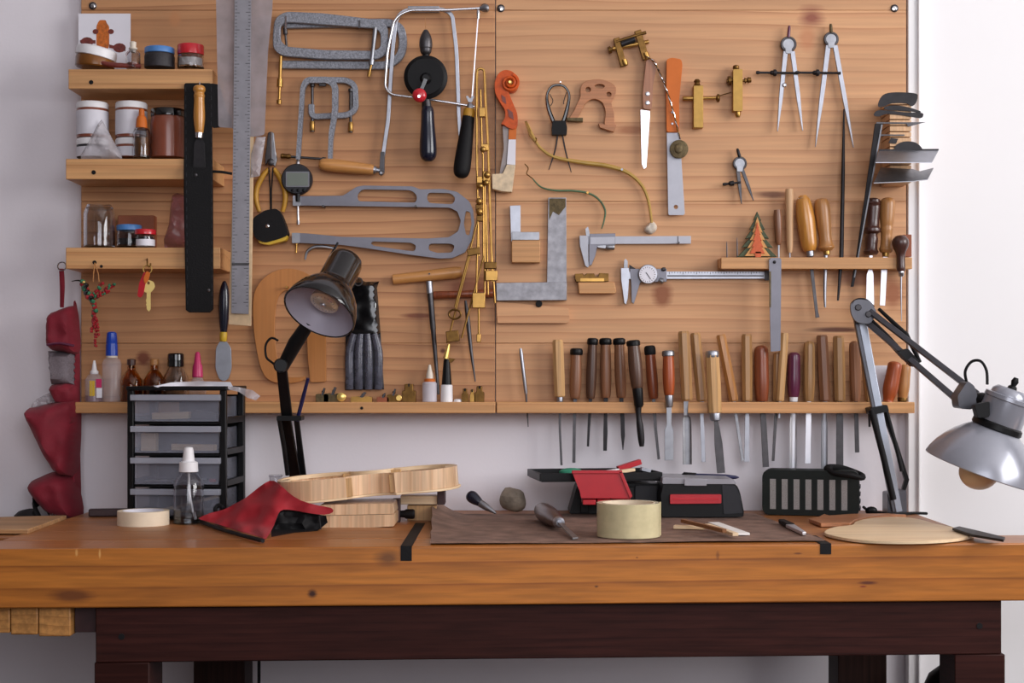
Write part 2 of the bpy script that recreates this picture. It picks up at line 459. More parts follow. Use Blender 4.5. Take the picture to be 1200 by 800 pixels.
wood('brown_handle', (150, 102, 72), (104, 64, 42), 'Z', 40, .6, .42, .25, coat=.2)
wood('dark_handle', (92, 62, 46), (60, 38, 28), 'Z', 40, .6, .42, .25, coat=.2)
wood('reddish_handle', (150, 78, 46), (104, 48, 26), 'Z', 40, .6, .35, .25, coat=.3)
wood('red_handle', (182, 88, 42), (134, 54, 22), 'Z', 40, .6, .35, .2, coat=.1)
wood('orange_handle', (212, 148, 66), (168, 102, 36), 'Z', 30, .5, .3, .15, coat=.5)
wood('tan_handle', (190, 134, 78), (146, 92, 46), 'Z', 40, .5, .4, .2, coat=.2)
wood('rosewood', (74, 40, 32), (46, 24, 20), 'Z', 40, .6, .35, .25, coat=.4)
wood('beech', (222, 180, 138), (190, 140, 98), 'Z', 50, .5, .5, .15)
wood('beech_x', (204, 146, 84), (170, 110, 56), 'X', 40, .5, .4, .15, coat=.2)
wood('spruce', (246, 219, 182), (218, 176, 128), 'X', 55, .6, .5, .12, blot=.12)
wood('maple_rib', (244, 208, 170), (206, 150, 108), 'Z', 16, .75, .35, .2, blot=.25, coat=.3)
wood('template_wood', (190, 126, 66), (172, 108, 52), 'Z', 10, .3, .5, .08, blot=.1)
wood('bridge_wood', (196, 134, 92), (158, 98, 62), 'X', 60, .5, .5, .2)
wood('kitchen_handle', (166, 112, 80), (130, 82, 56), 'Z', 40, .6, .4, .2)
wood('scrap_dark', (150, 96, 48), (110, 66, 30), 'X', 30, .6, .5, .2)
for k_ in ('apron_wood', 'dark_leg_wood', 'leather_mat'):
    if k_ in M: M[k_].node_tree.nodes['Principled BSDF'].inputs['Specular IOR Level'].default_value = .15
plain('steel', (168, 170, 178), .42, 1.0, .1, 40)
plain('steel_dull', (150, 151, 156), .42, 1.0, .14, 60)
plain('steel_dark', (84, 82, 84), .42, .9, .2, 60)
plain('steel_black', (46, 44, 46), .45, .7, .2, 60)
plain('steel_bright', (220, 220, 226), .34, 1.0, .03, 40)
plain('steel_spotted', (152, 151, 156), .5, .65, .22, 70)
plain('ruler_steel', (146, 144, 150), .45, .5, .08, 50)
plain('chrome', (214, 214, 218), .14, 1.0, .03, 40)
plain('satin_white_metal', (176, 177, 186), .5, .3, .04, 40)
plain('paint_hammer', (134, 136, 144), .38, .3, .35, 330, bump=.5, bscale=500)
plain('paint_caliper', (118, 117, 126), .4, .4, .08, 30)
plain('brass', (176, 136, 74), .36, .9, .15, 60)
plain('brass_block', (178, 140, 72), .5, .6, .1, 90)
plain('key_brass', (250, 222, 140), .3, .25, .05, 60)
plain('brass_dark', (112, 82, 42), .42, .9, .3, 90)
plain('brass_bright', (236, 200, 116), .25, .6, .05, 60)
plain('bronze_tarnish', (96, 82, 56), .55, .6, .35, 120, bump=.4)
plain('black_plastic', (13, 13, 15), .42, 0, .1, 40, spec=.25)
plain('wheel_black', (12, 12, 14), .55, 0, .1, 40, spec=.25)
plain('black_gloss', (10, 10, 12), .14, 0, .1, 40, coat=.5)
plain('black_rubber', (17, 16, 18), .65, 0, .1, 60, bump=.15, spec=.25)
plain('black_leather', (14, 13, 15), .6, 0, .15, 80, bump=.25, spec=.25)
plain('navy_gloss', (18, 22, 40), .25, 0, .1, 40, coat=.3)
plain('dark_grey_plastic', (38, 38, 43), .45, 0, .1, 40, spec=.3)
plain('grey_plastic', (120, 120, 128), .4, 0, .08, 40)
plain('lamp_grey', (148, 150, 160), .28, .35, .04, 20, coat=.3)
plain('lamp_arm_grey', (92, 92, 98), .35, .6, .1, 30)
plain('lamp_arm_light', (170, 176, 188), .35, .6, .06, 30)
plain('lamp_lining', (196, 190, 204), .5, .1, .03, 20)
plain('bulb_glass', (226, 214, 196), .15, .3, .06, 300)
plain('bulb_cream', (214, 184, 150), .35, 0, .05, 20)
plain('white_plastic', (232, 230, 232), .4, 0, .03, 40)
plain('cream_plastic', (218, 206, 190), .45, 0, .05, 40)
plain('white_paper', (228, 226, 234), .75, 0, .02, 20)
plain('label_white', (214, 212, 220), .6, 0, .03, 40)
plain('red_fabric', (128, 20, 40), .75, 0, .14, 30, bump=.35, bscale=500, sheen=.05)
plain('red_pouch_fabric', (160, 20, 34), .7, 0, .05, 30, bump=.25, bscale=500, sheen=.05)
plain('red_plastic', (182, 28, 40), .35, 0, .06, 40)
plain('red_paint', (196, 30, 44), .25, 0, .08, 40, coat=.4)
plain('blue_lid', (76, 128, 190), .4, 0, .06, 40)
plain('blue_plastic', (22, 66, 172), .28, 0, .08, 40)
plain('pink_plastic', (196, 44, 100), .35, 0, .06, 40)
plain('yellow_plastic', (206, 168, 46), .45, 0, .1, 40)
plain('yellow_grip', (186, 136, 40), .5, 0, .12, 40)
plain('navy_plastic', (24, 26, 70), .4, 0, .1, 40)
plain('green_bead', (46, 110, 78), .35, 0, .3, 300)
plain('red_bead', (150, 28, 36), .35, 0, .3, 300)
plain('purple_paint', (92, 32, 62), .28, 0, .12, 40, coat=.3)
plain('brown_liquid', (132, 70, 50), .3, 0, .1, 30, coat=.3)
plain('amber_varnish', (120, 72, 24), .25, 0, .2, 30)
plain('dark_content', (40, 36, 40), .6, 0, .3, 200)
plain('white_powder', (228, 224, 220), .8, 0, .05, 100)
plain('brown_card', (142, 76, 46), .6, 0, .1, 30)
plain('leather_mat', (122, 95, 82), .85, 0, .34, 26, bump=.4, bscale=260)
plain('stone_grey', (138, 126, 112), .85, 0, .35, 45, bump=.8, bscale=120)
plain('scroll_varnish', (196, 82, 30), .4, 0, .22, 90, spec=.2)
plain('scroll_dark', (110, 40, 20), .4, 0, .2, 90)
plain('scroll_side', (150, 140, 138), .5, 0, .1, 40)
plain('bone_block', (214, 192, 160), .55, 0, .2, 90)
plain('purfling_yellow', (176, 140, 62), .45, 0, .15, 30)
plain('purfling_green', (74, 104, 72), .5, 0, .3, 30)
plain('tape_cream', (226, 208, 182), .6, 0, .05, 40)
plain('speaker_green', (24, 29, 27), .65, 0, .15, 40, bump=.15, spec=.25)
plain('speaker_mesh', (150, 146, 144), .6, 0, .25, 900, bump=.3)
plain('tree_green', (62, 72, 44), .6, 0, .2, 200)
plain('tree_tan', (206, 150, 86), .6, 0, .1, 200)
plain('tree_orange', (200, 92, 48), .6, 0, .1, 200)
plain('screen_lcd', (112, 120, 112), .6, 0, .04, 30)
plain('orange_paint', (204, 108, 44), .45, 0, .06, 30, spec=.2)
plain('green_cloth', (52, 140, 110), .7, 0, .2, 60)
plain('print_amber', (190, 100, 30), .5, 0, .35, 160)
plain('print_brown', (110, 44, 36), .5, 0, .3, 160)
plain('vise_purple', (58, 34, 36), .5, 0, .2, 40)
plain('pale_ruler', (220, 190, 150), .5, 0, .08, 100)
glass('clear_glass', (232, 232, 235)); glass('amber_glass', (222, 172, 100)); glass('clear_water', (235, 240, 242), .02, 1.33)
film('bag_grey', (168, 160, 164), .6, .3, .2, 25); film('bag_clear', (205, 200, 205), .45, .18, .25, 30)
film('bag_pink', (160, 96, 100), .6, .25, .3, 40); film('mesh_grey', (128, 118, 124), .85, .7, .2, 400)
film('pocket_film', (84, 84, 96), .8, .18, .3, 60); film('drawer_clear', (150, 152, 166), .36, .25, .1, 20); film('drawer_lip', (176, 178, 190), .62, .3, .06, 20)
film('lid_clear', (170, 168, 176), .75, .3, .06, 20); film('tape_amber', (226, 214, 172), .72, .15, .08, 60)
film('bottle_plastic', (226, 222, 232), .62, .3, .05, 30); film('bottle_clear', (214, 206, 210), .26, .12, .1, 30)

# ------------------------------------------------------------------ the room
WY = 0.022   # back wall face
def struct(name, g, mat, label, bevel=0.0):
    return tag(emit(name, g, mat, None, bevel), label, None, None, 'structure')
TX = W(1064, 0).x
struct('wall_back', G().box(((-2.6 + TX) / 2, WY + .05, 1.6), (TX + 2.6, .1, 3.2)), 'wall_paint', 'pale plastered wall behind the bench and tool boards')
struct('wall_back_right', G().box(((TX + RX) / 2, WY + .05, 1.6), (RX - TX, .1, 3.2)), 'white_paint', 'bright white wall to the right of the tool boards')
struct('floor', G().box((0, -2.2, -.05), (2 * RX + .2, 4.8, .1)), 'floor_mat', 'dark floor under the workbench')
struct('ceiling', G().box((0, -2.2, 3.25), (2 * RX + .2, 4.8, .1)), 'ceiling_paint', 'white ceiling of the workshop')
struct('wall_left', G().box((-2.65, -2.2, 1.6), (.1, 4.6, 3.2)), 'room_paint', 'plain left wall of the workshop')
g = G()   # right wall round its window opening
for (y0, y1, z0, z1) in ((-4.5, -3.4, 0, 3.2), (-.9, .1, 0, 3.2), (-3.4, -.9, 0, 1.28), (-3.4, -.9, 2.95, 3.2)):
    g.box((RX + .05, (y0 + y1) / 2, (z0 + z1) / 2), (.1, y1 - y0, z1 - z0))
struct('wall_right', g, 'room_paint', 'right wall with the window that lights the bench')
g = G()  # wall behind the camera, opening added to hold the fill light
for (x0, x1, z0, z1) in ((-2.7, -.55, 0, 3.2), (1.95, 3.2, 0, 3.2), (-.55, 1.95, 0, 1.05), (-.55, 1.95, 2.95, 3.2)):
    g.box(((x0 + x1) / 2, -4.45, (z0 + z1) / 2), (x1 - x0, .1, z1 - z0))
struct('wall_front', g, 'room_paint', 'wall behind the camera with an opening added for the fill light')
g = G(); cx = W(1070, 0).x
g.box((W(1070, 0).x, WY - .011, 1.6), (U * 12, .022, 3.2))
g.box((W(1076.5, 0).x, WY - .014, 1.6), (U * 3, .028, 3.2))
struct('trim_1', g, 'white_paint', 'white door casing beside the right tool board', .002)
# ------------------------------------------------------------------ tool boards
def board(name, label, x0, x1, mat, screws):
    t = T(name, label, 'tool board')
    rows = [-60, 12, 236, 402, 483.5]
    for a, b in zip(rows, rows[1:]):
        A = W(x0, a); B = W(x1, b)
        P('plank', G().box(((A.x + B.x) / 2, .0105, (A.z + B.z) / 2), (B.x - A.x, .021, A.z - B.z - .0005)), mat, t, .0009)
    for sx, sy in screws:
        s = P('screw', G().lpx((sx, sy, -.001), (sx, sy, .004), [(0, 4.6), (.5, 4.6), (.8, 3.6), (1, 1.5)], 14), 'steel_dark', t)
        P('screw_head', G().lpx((sx, sy, .003), (sx, sy, .005), [(0, 2.8), (.7, 2.6), (1, 1.2)], 12), 'chrome', s)
    return t
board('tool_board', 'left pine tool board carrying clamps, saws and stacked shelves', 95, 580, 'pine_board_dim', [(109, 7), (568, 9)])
board('tool_board', 'right pine tool board carrying calipers, dividers and chisels', 581, 1062, 'pine_board', [(587, 10), (1048, 10)])

def shelf(name, label, x0, x1, y0, y1, depth, mat='pine_shelf', marks=()):
    """front face seen at pixels x0..x1, y0..y1"""
    A = W(x0, y0, depth); B = W(x1, y1, depth)
    t = T(name, label, 'shelf')
    P('board', G().box(((A.x + B.x) / 2, -depth / 2, (A.z + B.z) / 2), (B.x - A.x, depth - .0004, A.z - B.z)), mat, t, .0012)
    for i, (mx, my, r) in enumerate(marks):
        P('screw_hole', G().lpx((mx, my, depth - .001), (mx, my, depth + .0006), [(0, r), (1, r)], 12), 'black_rubber', t)
    return t
SD = .118
shelf('wall_shelf', 'top left shelf holding the postcard and small lidded jars', 80, 249, 81, 104, SD, marks=[(107, 96.5, 2.6)])
shelf('wall_shelf', 'middle left shelf holding the white jars and the plastic bag', 77, 249, 186, 210, SD, marks=[(110, 202, 2.6)])
shelf('wall_shelf', 'lower left shelf with key hook and hanging bird ornament', 77, 258, 290, 315, SD, marks=[(111, 307.5, 2.4), (119, 312, 1.8)])
LD = .055
shelf('tool_ledge', 'long thin pine ledge at the foot of the left tool board', 88, 580.5, 471, 484, LD, 'pine_ledge', marks=[(424, 478, 1.8)])
# ledges with a row of chisels: the chisels stand in slots cut in the front edge
def ledge(name, label, x0, x1, y0, y1, depth):
    t = T(name, label, 'shelf')
    A = W(x0, y0, depth); B = W(x1, y1, depth)
    P('board', G().box(((A.x + B.x) / 2, -depth + .007, (A.z + B.z) / 2), (B.x - A.x, .014, A.z - B.z)), 'pine_ledge', t, .001, label='front strip')
    P('back_strip', G().box(((A.x + B.x) / 2, -.006, (A.z + B.z) / 2), (B.x - A.x, .0116, A.z - B.z)), 'pine_ledge', t, .001)
    n = 5
    for i in range(n):
        x = A.x + (B.x - A.x) * (.004 + i * .992 / (n - 1))
        P('spacer', G().box((x, -depth / 2, (A.z + B.z) / 2), (.006, depth - .024, A.z - B.z - .004)), 'pine_ledge', t)
    return t
ledge('chisel_ledge', 'long pine ledge with the row of chisels at the foot of the right board', 582, 1072, 471, 484, LD)
RD = .048
ledge('tool_ledge', 'short pine ledge holding awls and the painted tree', 845, 1069, 301.5, 315, RD)

# ------------------------------------------------------------------ the workbench
def fd(X): return .60 - .05 * X         # front edge, metres in front of the boards
t = T('workbench', 'heavy wooden workbench with a thick front beam and dark apron', 'workbench')
def slab(y_of, x0, x1, back, z0, z1, off=0.0):
    V = []
    for X in (x0, x1):
        for (yy) in (-(fd(X) - off), -(back(X))):
            for z in (z0, z1): V.append((X, yy, z))
    return G().add(V, [(0, 1, 3, 2), (4, 6, 7, 5), (0, 4, 5, 1), (2, 3, 7, 6), (0, 2, 6, 4), (1, 5, 7, 3)])
zb0 = ZB - .094
P('front_beam', slab(None, -1.25, 1.25, lambda X: fd(X) - .12, zb0, ZB - .0005), 'bench_wood', t, .0025)
xl, xr = W(106, 0, 0).x, W(1064, 0, 0).x
n = 4
for i in range(n):
    def e(X, k): return (fd(X) - .1205) + (-.018 - (fd(X) - .1205)) * k / n
    V = []
    for X in (xl, xr):
        for k in (i, i + 1):
            for z in (ZB - .045, ZB): V.append((X, -e(X, k) + (.0008 if k == i else 0), z))
    P('top_plank', G().add(V, [(0, 1, 3, 2), (4, 6, 7, 5), (0, 4, 5, 1), (2, 3, 7, 6), (0, 2, 6, 4), (1, 5, 7, 3)]), 'bench_top_wood', t, .001)
P('end_plank', G().add([(p.x, p.y, p.z + dz) for dz in (.0, .008) for p in (BP(-60, 625), BP(33, 625.5), BP(78, 608.5), BP(-60, 612))],
   [(0, 1, 2, 3), (4, 5, 6, 7), (0, 1, 5, 4), (1, 2, 6, 5), (2, 3, 7, 6), (3, 0, 4, 7)]), 'bench_pale_wood', t, .001, label='pale plank beside the bench top')
P('side_support', G().box((-1.12, -.3, ZB - .02), (.6, .34, .036)), 'bench_top_wood', t)
ax0, ax1 = -.658, .797
za0 = zb0 - .0885
P('apron', slab(None, ax0, ax1, lambda X: fd(X) - .05, za0, zb0 - .0005, .012), 'apron_wood', t, .002)
for (x0, x1) in ((116, 180), (1128, 1188)):
    X0 = (x0 - 600) * 2.41 / F; X1 = (x1 - 600) * 2.41 / F
    P('leg', G().box(((X0 + X1) / 2, -(fd(X0) - .0605), za0 / 2), (X1 - X0, .09, za0)), 'apron_wood', t, .002)
for (x0, x1) in ((226, 286), (983, 1040)):
    X0 = (x0 - 600) * 2.85 / F; X1 = (x1 - 600) * 2.85 / F
    P('leg', G().box(((X0 + X1) / 2, -.10, (ZB - .045) / 2), (X1 - X0, .09, ZB - .046)), 'dark_leg_wood', t, .002)
for (cx, cy) in ((148, 742), (1157, 738)):
    P('bolt_hole', G().lathe(((cx - 600) * 2.41 / F, -(fd(0) - .0119) + .05 * (cx - 600) * 2.41 / F, EZ - (cy - HY) * 2.41 / F), ((cx - 600) * 2.41 / F, -(fd(0) - .0115) + .05 * (cx - 600) * 2.41 / F - .0006, EZ - (cy - HY) * 2.41 / F), [(0, .005), (1, .005)], 12), 'black_rubber', t)
# end vise jaw under the left end, laminated from blocks
for (x0, x1, yb) in ((-30, 16.5, 739), (17, 49, 741), (49.5, 87, 743)):
    X0 = (x0 - 600) * 2.40 / F; X1 = (x1 - 600) * 2.40 / F; zz = EZ - (yb - HY) * 2.4 / F
    P('jaw_block', G().box(((X0 + X1) / 2, -.52, (zz + zb0 - .001) / 2), (X1 - X0 - .0004, .2, zb0 - .001 - zz)), 'jaw_wood', t, .002)
X0, X1 = (87.5 - 600) * 2.4 / F, ax0 - .0005
P('vise_plate', G().box(((X0 + X1) / 2, -.5, zb0 - .0225), (X1 - X0, .2, .043)), 'vise_purple', t, .001)
# two dark dog strips let into the front beam
for (x0, x1, y1) in ((470, 483, 656), (961, 974, 649)):
    dd = 2.4 if x0 < 600 else 2.425
    A0 = (x0 - 600) * dd / F; A1 = (x1 - 600) * dd / F; X = (A0 + A1) / 2; zz = EZ - (y1 - HY) * dd / F
    ins = P('dog_strip', G().box((X, -(fd(X) - .0595), (zz + ZB + .0008) / 2), (A1 - A0, .122, ZB + .0008 - zz)), 'black_rubber', t)
    if x0 < 600: P('dog_strip', G().box((X, -(fd(X) - .245), ZB - .004), (A1 - A0, .248, .0096)), 'black_rubber', t)
# under the bench: power cable, black bin
g = G().tube([(-.462, -.25, z) for z in (.0, .3, .6, ZB - .05)], .003, 8)
S('power_cable', g, 'black_rubber', 'thin black cable hanging straight down under the bench', 'cable')
g = G().lathe((.812, -.25, 0), (.812, -.25, .608), [(0, .05), (.02, .055), (.8, .068), (.9, .066), (.96, .05), (1, .02)], 28)
S('waste_bin', g, 'black_plastic', 'round black bin standing under the right end of the bench', 'bin')
# ------------------------------------------------------------------ top left shelf
SH = .06       # middle depth of the shelf things
g = G().prism(rect(92, 16, 153, 81), .012, .0135)
t = T('postcard', 'white postcard printed with a brown scroll, on the top left shelf', 'postcard')
P('card', g, 'white_paper', t)
g = G()
g.prism(rnd([(115, 26), (117, 23.5), (124, 23.5), (125, 27), (128, 31), (128, 52), (127, 57), (115, 57), (113, 52), (113, 31)], 2), .0136, .0139)
P('printed_pegbox', g, 'print_amber', t, label='amber printed peg box')
for (px, py, w, h) in ((112, 37, 5, 6), (130, 37, 5, 6), (102, 49, 13, 11), (140, 56, 13, 11)):
    P('printed_peg', G().prism(circ(px, py, w / 2 + 1, 12, h / 2), .0139, .0142), 'print_brown', t)
P('printed_stem', G().prism([(94, 47), (112, 47), (112, 51), (94, 50)], .0141, .0144), 'print_brown', t)
P('printed_stem', G().prism([(128, 52), (147, 57), (147, 60), (128, 56)], .0141, .0144), 'print_brown', t)

def jarthing(name, label, cat, cx, yb, d, r, h, lid, lid_h, body='clear_glass', content=None, fill=.7, neck=None, group=None, lid_r=None, band=None):
    t = T(name, label, cat, group)
    nk = neck if neck else r * .92
    body_h = h - lid_h
    out = [(0, r * .9), (.8, r), (body_h * .8, r), (body_h * .92, (r + nk) / 2), (body_h, nk)]
    if body in ('clear_glass', 'amber_glass'):
        w = max(1.0, r * .09)
        prof = out + [(body_h, nk - w), (body_h * .9, (r + nk) / 2 - w), (body_h * .78, r - w), (2.2, r - w), (2, .1)]
    else: prof = out
    P('jar_body', G().stand(cx, yb, d, prof, 24), body, t)
    if content:
        rr = r - max(1.0, r * .09) - .5
        P('contents', G().stand(cx, yb, d, [(2.6, rr * .95), (3.2, rr), (body_h * fill, rr), (body_h * fill + .4, rr * .5)], 20), content, t)
    if lid:
        lr = lid_r or nk + 1.2
        P('lid', G().stand(cx, yb, d, [(body_h - .3, lr - .4), (body_h + .2, lr), (h - 1.2, lr), (h - .3, lr - .7), (h, lr - 2)], 24), lid, t)
    if band: P('label_band', G().stand(cx, yb, d, [(band[0], r + .15), (band[0], r + .5), (band[1], r + .5), (band[1], r + .15)], 24), band[2], t)
    return t
# tilted low jar with white lid at the far left of the shelf
t = T('tilted_jar', 'low amber jar with a white lid leaning at the shelf end', 'jar')
P('jar_body', G().lpx((111, 80.0, SH + .02), (112, 66, SH + .02), [(0, 21), (.1, 22.5), (.85, 22.5), (1, 21)], 24), 'amber_varnish', t)
P('lid', G().lpx((112, 68, SH + .02), (114.5, 56, SH + .02), [(0, 22.8), (.05, 23.6), (.6, 23.6), (.85, 22.5), (1, 17)], 28), 'white_plastic', t)
g = G().tpx([(107, 68, .107), (120, 74, .107), (138, 76.5, .107), (165, 77.5, .106)], [1.5, 2.6, 3, 2.2], 10, 3)
S('dark_peg', g, 'print_brown', 'dark red-brown wooden peg lying in front of the postcard', 'peg')
t = jarthing('glass_vial', 'small clear glass vial with a narrow stopper on the top shelf', 'vial', 156, 80.6, .098, 8.5, 22, None, 0, 'clear_glass', 'brown_liquid', .3, 4.5)
P('stopper', G().stand(156, 80.6, .098, [(19, 3.0), (22, 3.4), (23, 5), (24.5, 5), (25, 3.4), (31, 3.8), (32, 2)], 14), 'cream_plastic', t)
jarthing('lidded_jar', 'dark jar with a blue lid on the top left shelf', 'jar', 187, 80.6, SH + .02, 17.5, 24.5, 'blue_lid', 7, 'dark_content', None)
jarthing('lidded_jar', 'glass jar of white powder with a red lid', 'jar', 223.5, 80.8, SH + .02, 15.5, 28, 'red_paint', 11.5, 'clear_glass', 'white_powder', .7)
# ------------------------------------------------------------------ middle left shelf
for cx, bodym, nm in ((108.5, 'label_white', 'left'), (154, 'brown_liquid', 'right')):
    r = 18.5
    for k, (yb, h) in enumerate(((185.7, 23), (162.6, 42.5))):
        what = 'all-white' if nm == 'left' else 'brown'
        lab = f"white-lidded {what} jar, {'upper' if k else 'lower'} of the {'leftmost' if nm == 'left' else 'second'} stack on the middle shelf"
        t = T('stacked_jar', lab, 'jar', 'stacked jars on the middle shelf')
        P('jar_body', G().stand(cx, yb, .07, [(0, r - 1.5), (.6, r - .4), (h - 8, r - .4), (h - 6, r - 1.5)], 26), 'brown_liquid' if (nm == 'right' or k == 1) else 'dark_content', t)
        P('lid', G().stand(cx, yb, .07, [(h - 8.5, r - .8), (h - 8, r), (h - 2.5, r), (h - .6, r - 1.2), (h, r - 4)], 26), 'white_plastic', t)
        if h > 30: P('paper_label', G().stand(cx, yb, .07, [(3.5, r - .2), (3.5, r), (h - 11, r), (h - 11, r - .2)], 26), 'label_white', t)
        else: P('paper_label', G().stand(cx, yb, .07, [(1, r - .2), (1, r), (h - 11, r), (h - 11, r - .2)], 26), 'label_white', t)
g = G().puff([(94, 186), (93.5, 181), (103, 165), (114, 144), (118, 139), (122, 146), (132, 165), (141, 180), (142, 186)], .100, .016, 14, .008, 4, 9, 3)
S('plastic_bag', g, 'bag_clear', 'crumpled clear plastic bag slumped in front of the white jars', 'plastic bag')
t = T('dropper_bottle', 'small amber bottle with an orange-brown cap beside the stacked jars', 'bottle')
P('bottle_body', G().stand(166, 185.8, .104, [(0, 9), (.8, 10), (30, 10), (35, 8), (36, 6), (36, 5), (34, 7), (29, 9), (3, 9), (3, .1)], 22), 'clear_glass', t)
P('contents', G().stand(166, 185.8, .104, [(3.2, 8.2), (24, 8.2), (24.2, 4)], 18), 'amber_varnish', t)
P('cap', G().stand(166, 185.8, .104, [(35.5, 6.2), (36, 6.8), (46, 6), (49, 5), (50, 3.6), (57, 3.2), (58.5, 1.5)], 18), 'orange_paint', t)
jarthing('varnish_jar', 'big jar of red-brown varnish with a black lid', 'jar', 197, 185.8, .075, 20.5, 57.5, 'black_gloss', 9, 'brown_liquid', None)
# ------------------------------------------------------------------ lower left shelf
t = jarthing('glass_jar', 'tall empty clear glass jar without a lid', 'jar', 116.5, 290, .07, 18, 50, None, 0, 'clear_glass', None, neck=14)
P('rim', G().stand(116.5, 290, .07, [(45, 13.5), (45, 15.2), (46.5, 15.2), (46.5, 13.5)], 24), 'clear_glass', t)
jarthing('small_jar', 'small glass jar with a pale blue lid on the lower shelf', 'jar', 151.5, 289.6, .065, 14.5, 26, 'blue_lid', 6.5, 'clear_glass', 'dark_content', .5)
jarthing('small_jar', 'small jar with a raspberry red lid and a white label', 'jar', 170.5, 289.8, .1, 10.5, 21, 'red_paint', 6, 'clear_glass', 'dark_content', .8, band=(1.5, 9, 'white_paper'), lid_r=12.5)
S('brown_box', G().prism(rect(140, 253, 182, 290), .004, .03), 'brown_card', 'reddish brown box behind the small lidded jars', 'box', .001)
g = G().puff([(191, 290), (190, 280), (196, 262), (198, 240), (200, 228), (206, 225), (214, 228), (222, 245), (224, 290)], .05, .035, 12, .01, 5, 10, 8)
S('plastic_bag', g, 'bag_pink', 'pinkish plastic bag standing beside the black saw sheath', 'plastic bag')
# ------------------------------------------------------------------ things hung from the lower shelf
t = T('bird_ornament', 'beaded hummingbird ornament in red and green hanging from the lower shelf', 'ornament')
dq = .122
P('hanging_string', G().tpx([(111, 307.5, dq), (109.5, 322, dq), (109, 330, dq)], .5, 6).tpx([(111, 307.5, dq), (115.5, 322, dq), (116, 330, dq)], .5, 6), 'tan_handle', t)
P('beak', G().tpx([(84, 329.5, dq), (92, 328.5, dq), (98, 331, dq)], [.5, .9, 1.6], 8, 3), 'black_gloss', t)
def beads(path, r, mats, nm, step=3.0, jit=1.0):
    pts = cr(path, 12); acc = 0; last = pts[0]; groups = {}
    i = 0
    for p in pts:
        if (Vector(p[:2]) - Vector(last[:2])).length >= step or i == 0:
            last = p; mt = mats[i % len(mats)]; groups.setdefault(mt, G())
            for q in range(2):
                groups[mt].bpx(p[0] + random.uniform(-jit, jit), p[1] + random.uniform(-jit, jit), dq + random.uniform(-.002, .004), r * random.uniform(.8, 1.1), 7)
            i += 1
    for mt, gg in groups.items(): P(nm, gg, mt, t, kind='stuff')
beads([(97, 331), (100, 338), (104, 346), (109, 352)], 3.2, ['green_bead', 'red_bead', 'black_gloss'], 'body_beads', 2.2, 2.2)
beads([(109, 352), (111, 360), (111, 372)], 2.6, ['green_bead', 'red_bead'], 'tail_beads', 2.4, 1.8)
for (a, b) in (((108, 346), (120, 331)), ((110, 348), (130, 333)), ((109, 350), (136, 331)), ((112, 348), (128, 340))):
    beads([a, ((a[0] + b[0]) / 2, (a[1] + b[1]) / 2 + 2), b], 1.9, ['red_bead', 'green_bead', 'red_bead'], 'wing_beads', 2.6, 1.0)
for (ex, ey) in ((107, 388), (112, 405), (116, 394)):
    beads([(110, 366), ((110 + ex) / 2 + 1, (366 + ey) / 2), (ex, ey)], 1.8, ['red_bead'], 'tail_strand', 2.8, .9)
P('eye', G().bpx(98, 330.5, dq + .006, 1.6, 8), 'brass_bright', t)

t = T('key_hook', 'small brass cup hook screwed into the lower shelf front', 'hook')
P('hook', G().tpx([(172.5, 303, SD - .002), (172.5, 306, SD + .012), (173, 311, SD + .014), (176, 312, SD + .012), (176.5, 308.5, SD + .01)], .9, 8, 4), 'brass_dark', t)
t = T('house_key', 'brass key with a red and orange tag hanging from the hook', 'key')
kd = SD + .012
P('ring', G().tpx([(172.8 + 5 * math.cos(a), 315.5 + 5 * math.sin(a), kd) for a in [k * math.pi / 8 for k in range(16)]], .6, 6, closed=True), 'brass_bright', t)
P('bow', G().prism(rnd([(168, 329), (173, 327.5), (180, 330), (182, 336), (177, 343), (170, 343), (166.5, 336)], 2.5), kd - .001, kd + .0012, [circ(174, 331.5, 1.8, 10)]), 'key_brass', t, .0003)
P('blade', G().prism([(172, 342), (176.5, 342), (176.5, 362), (174.5, 365), (172, 362), (172, 358), (171, 357), (172, 355), (171, 352), (172, 349)], kd - .0008, kd + .0008), 'key_brass', t)
P('tag', G().prism(rnd([(169, 318), (173, 320), (168, 345), (165, 349), (161, 347), (163, 332)], 2), kd + .002, kd + .004), 'red_plastic', t, .0004)
P('orange_tag', G().prism(rnd([(172, 317), (176, 320), (174, 328), (170, 333), (168, 326)], 2), kd + .0045, kd + .006), 'orange_paint', t, .0004)
# ------------------------------------------------------------------ black sheath with the small saw
t = T('saw_sheath', 'long black leather sheath hanging over the left shelves', 'sheath')
sd = SD + .0015
P('back_panel', G().prism(rnd([(216, 97.5), (248, 97.5), (249.5, 230), (250, 362), (246, 366), (222, 366), (218, 363), (215.5, 230)], 3), sd, sd + .004), 'black_leather', t, .001)
P('front_panel', G().prism(rnd([(216.5, 196), (248.8, 196), (249.8, 361), (246, 365.5), (222, 365.5), (218.5, 362)], 3), sd + .0105, sd + .014), 'black_leather', t, .0012)
P('side_welt', G().prism([(216, 196), (220, 196), (222, 362), (247, 362), (246, 196), (249.3, 196), (250, 362), (246, 366), (222, 366), (218, 363)], sd + .004, sd + .0105), 'black_leather', t)
P('belt_flap', G().prism(rnd([(247, 97.5), (257, 99), (266, 130), (272, 138), (271, 148), (249, 150), (248, 130)], 2), sd + .0005, sd + .0035), 'black_leather', t, .001)
P('strap', G().tpx([(248, 201, sd + .008), (260, 201.5, sd + .01), (272, 203.5, sd + .006)], 1.6, 8, 3), 'black_rubber', t)
for (x, y) in ((229.5, 205), (244.5, 340)): P('rivet', G().lpx((x, y, sd + .013), (x, y, sd + .0155), [(0, 2), (.6, 2), (1, 1)], 12), 'steel_dark', t)
g = G()
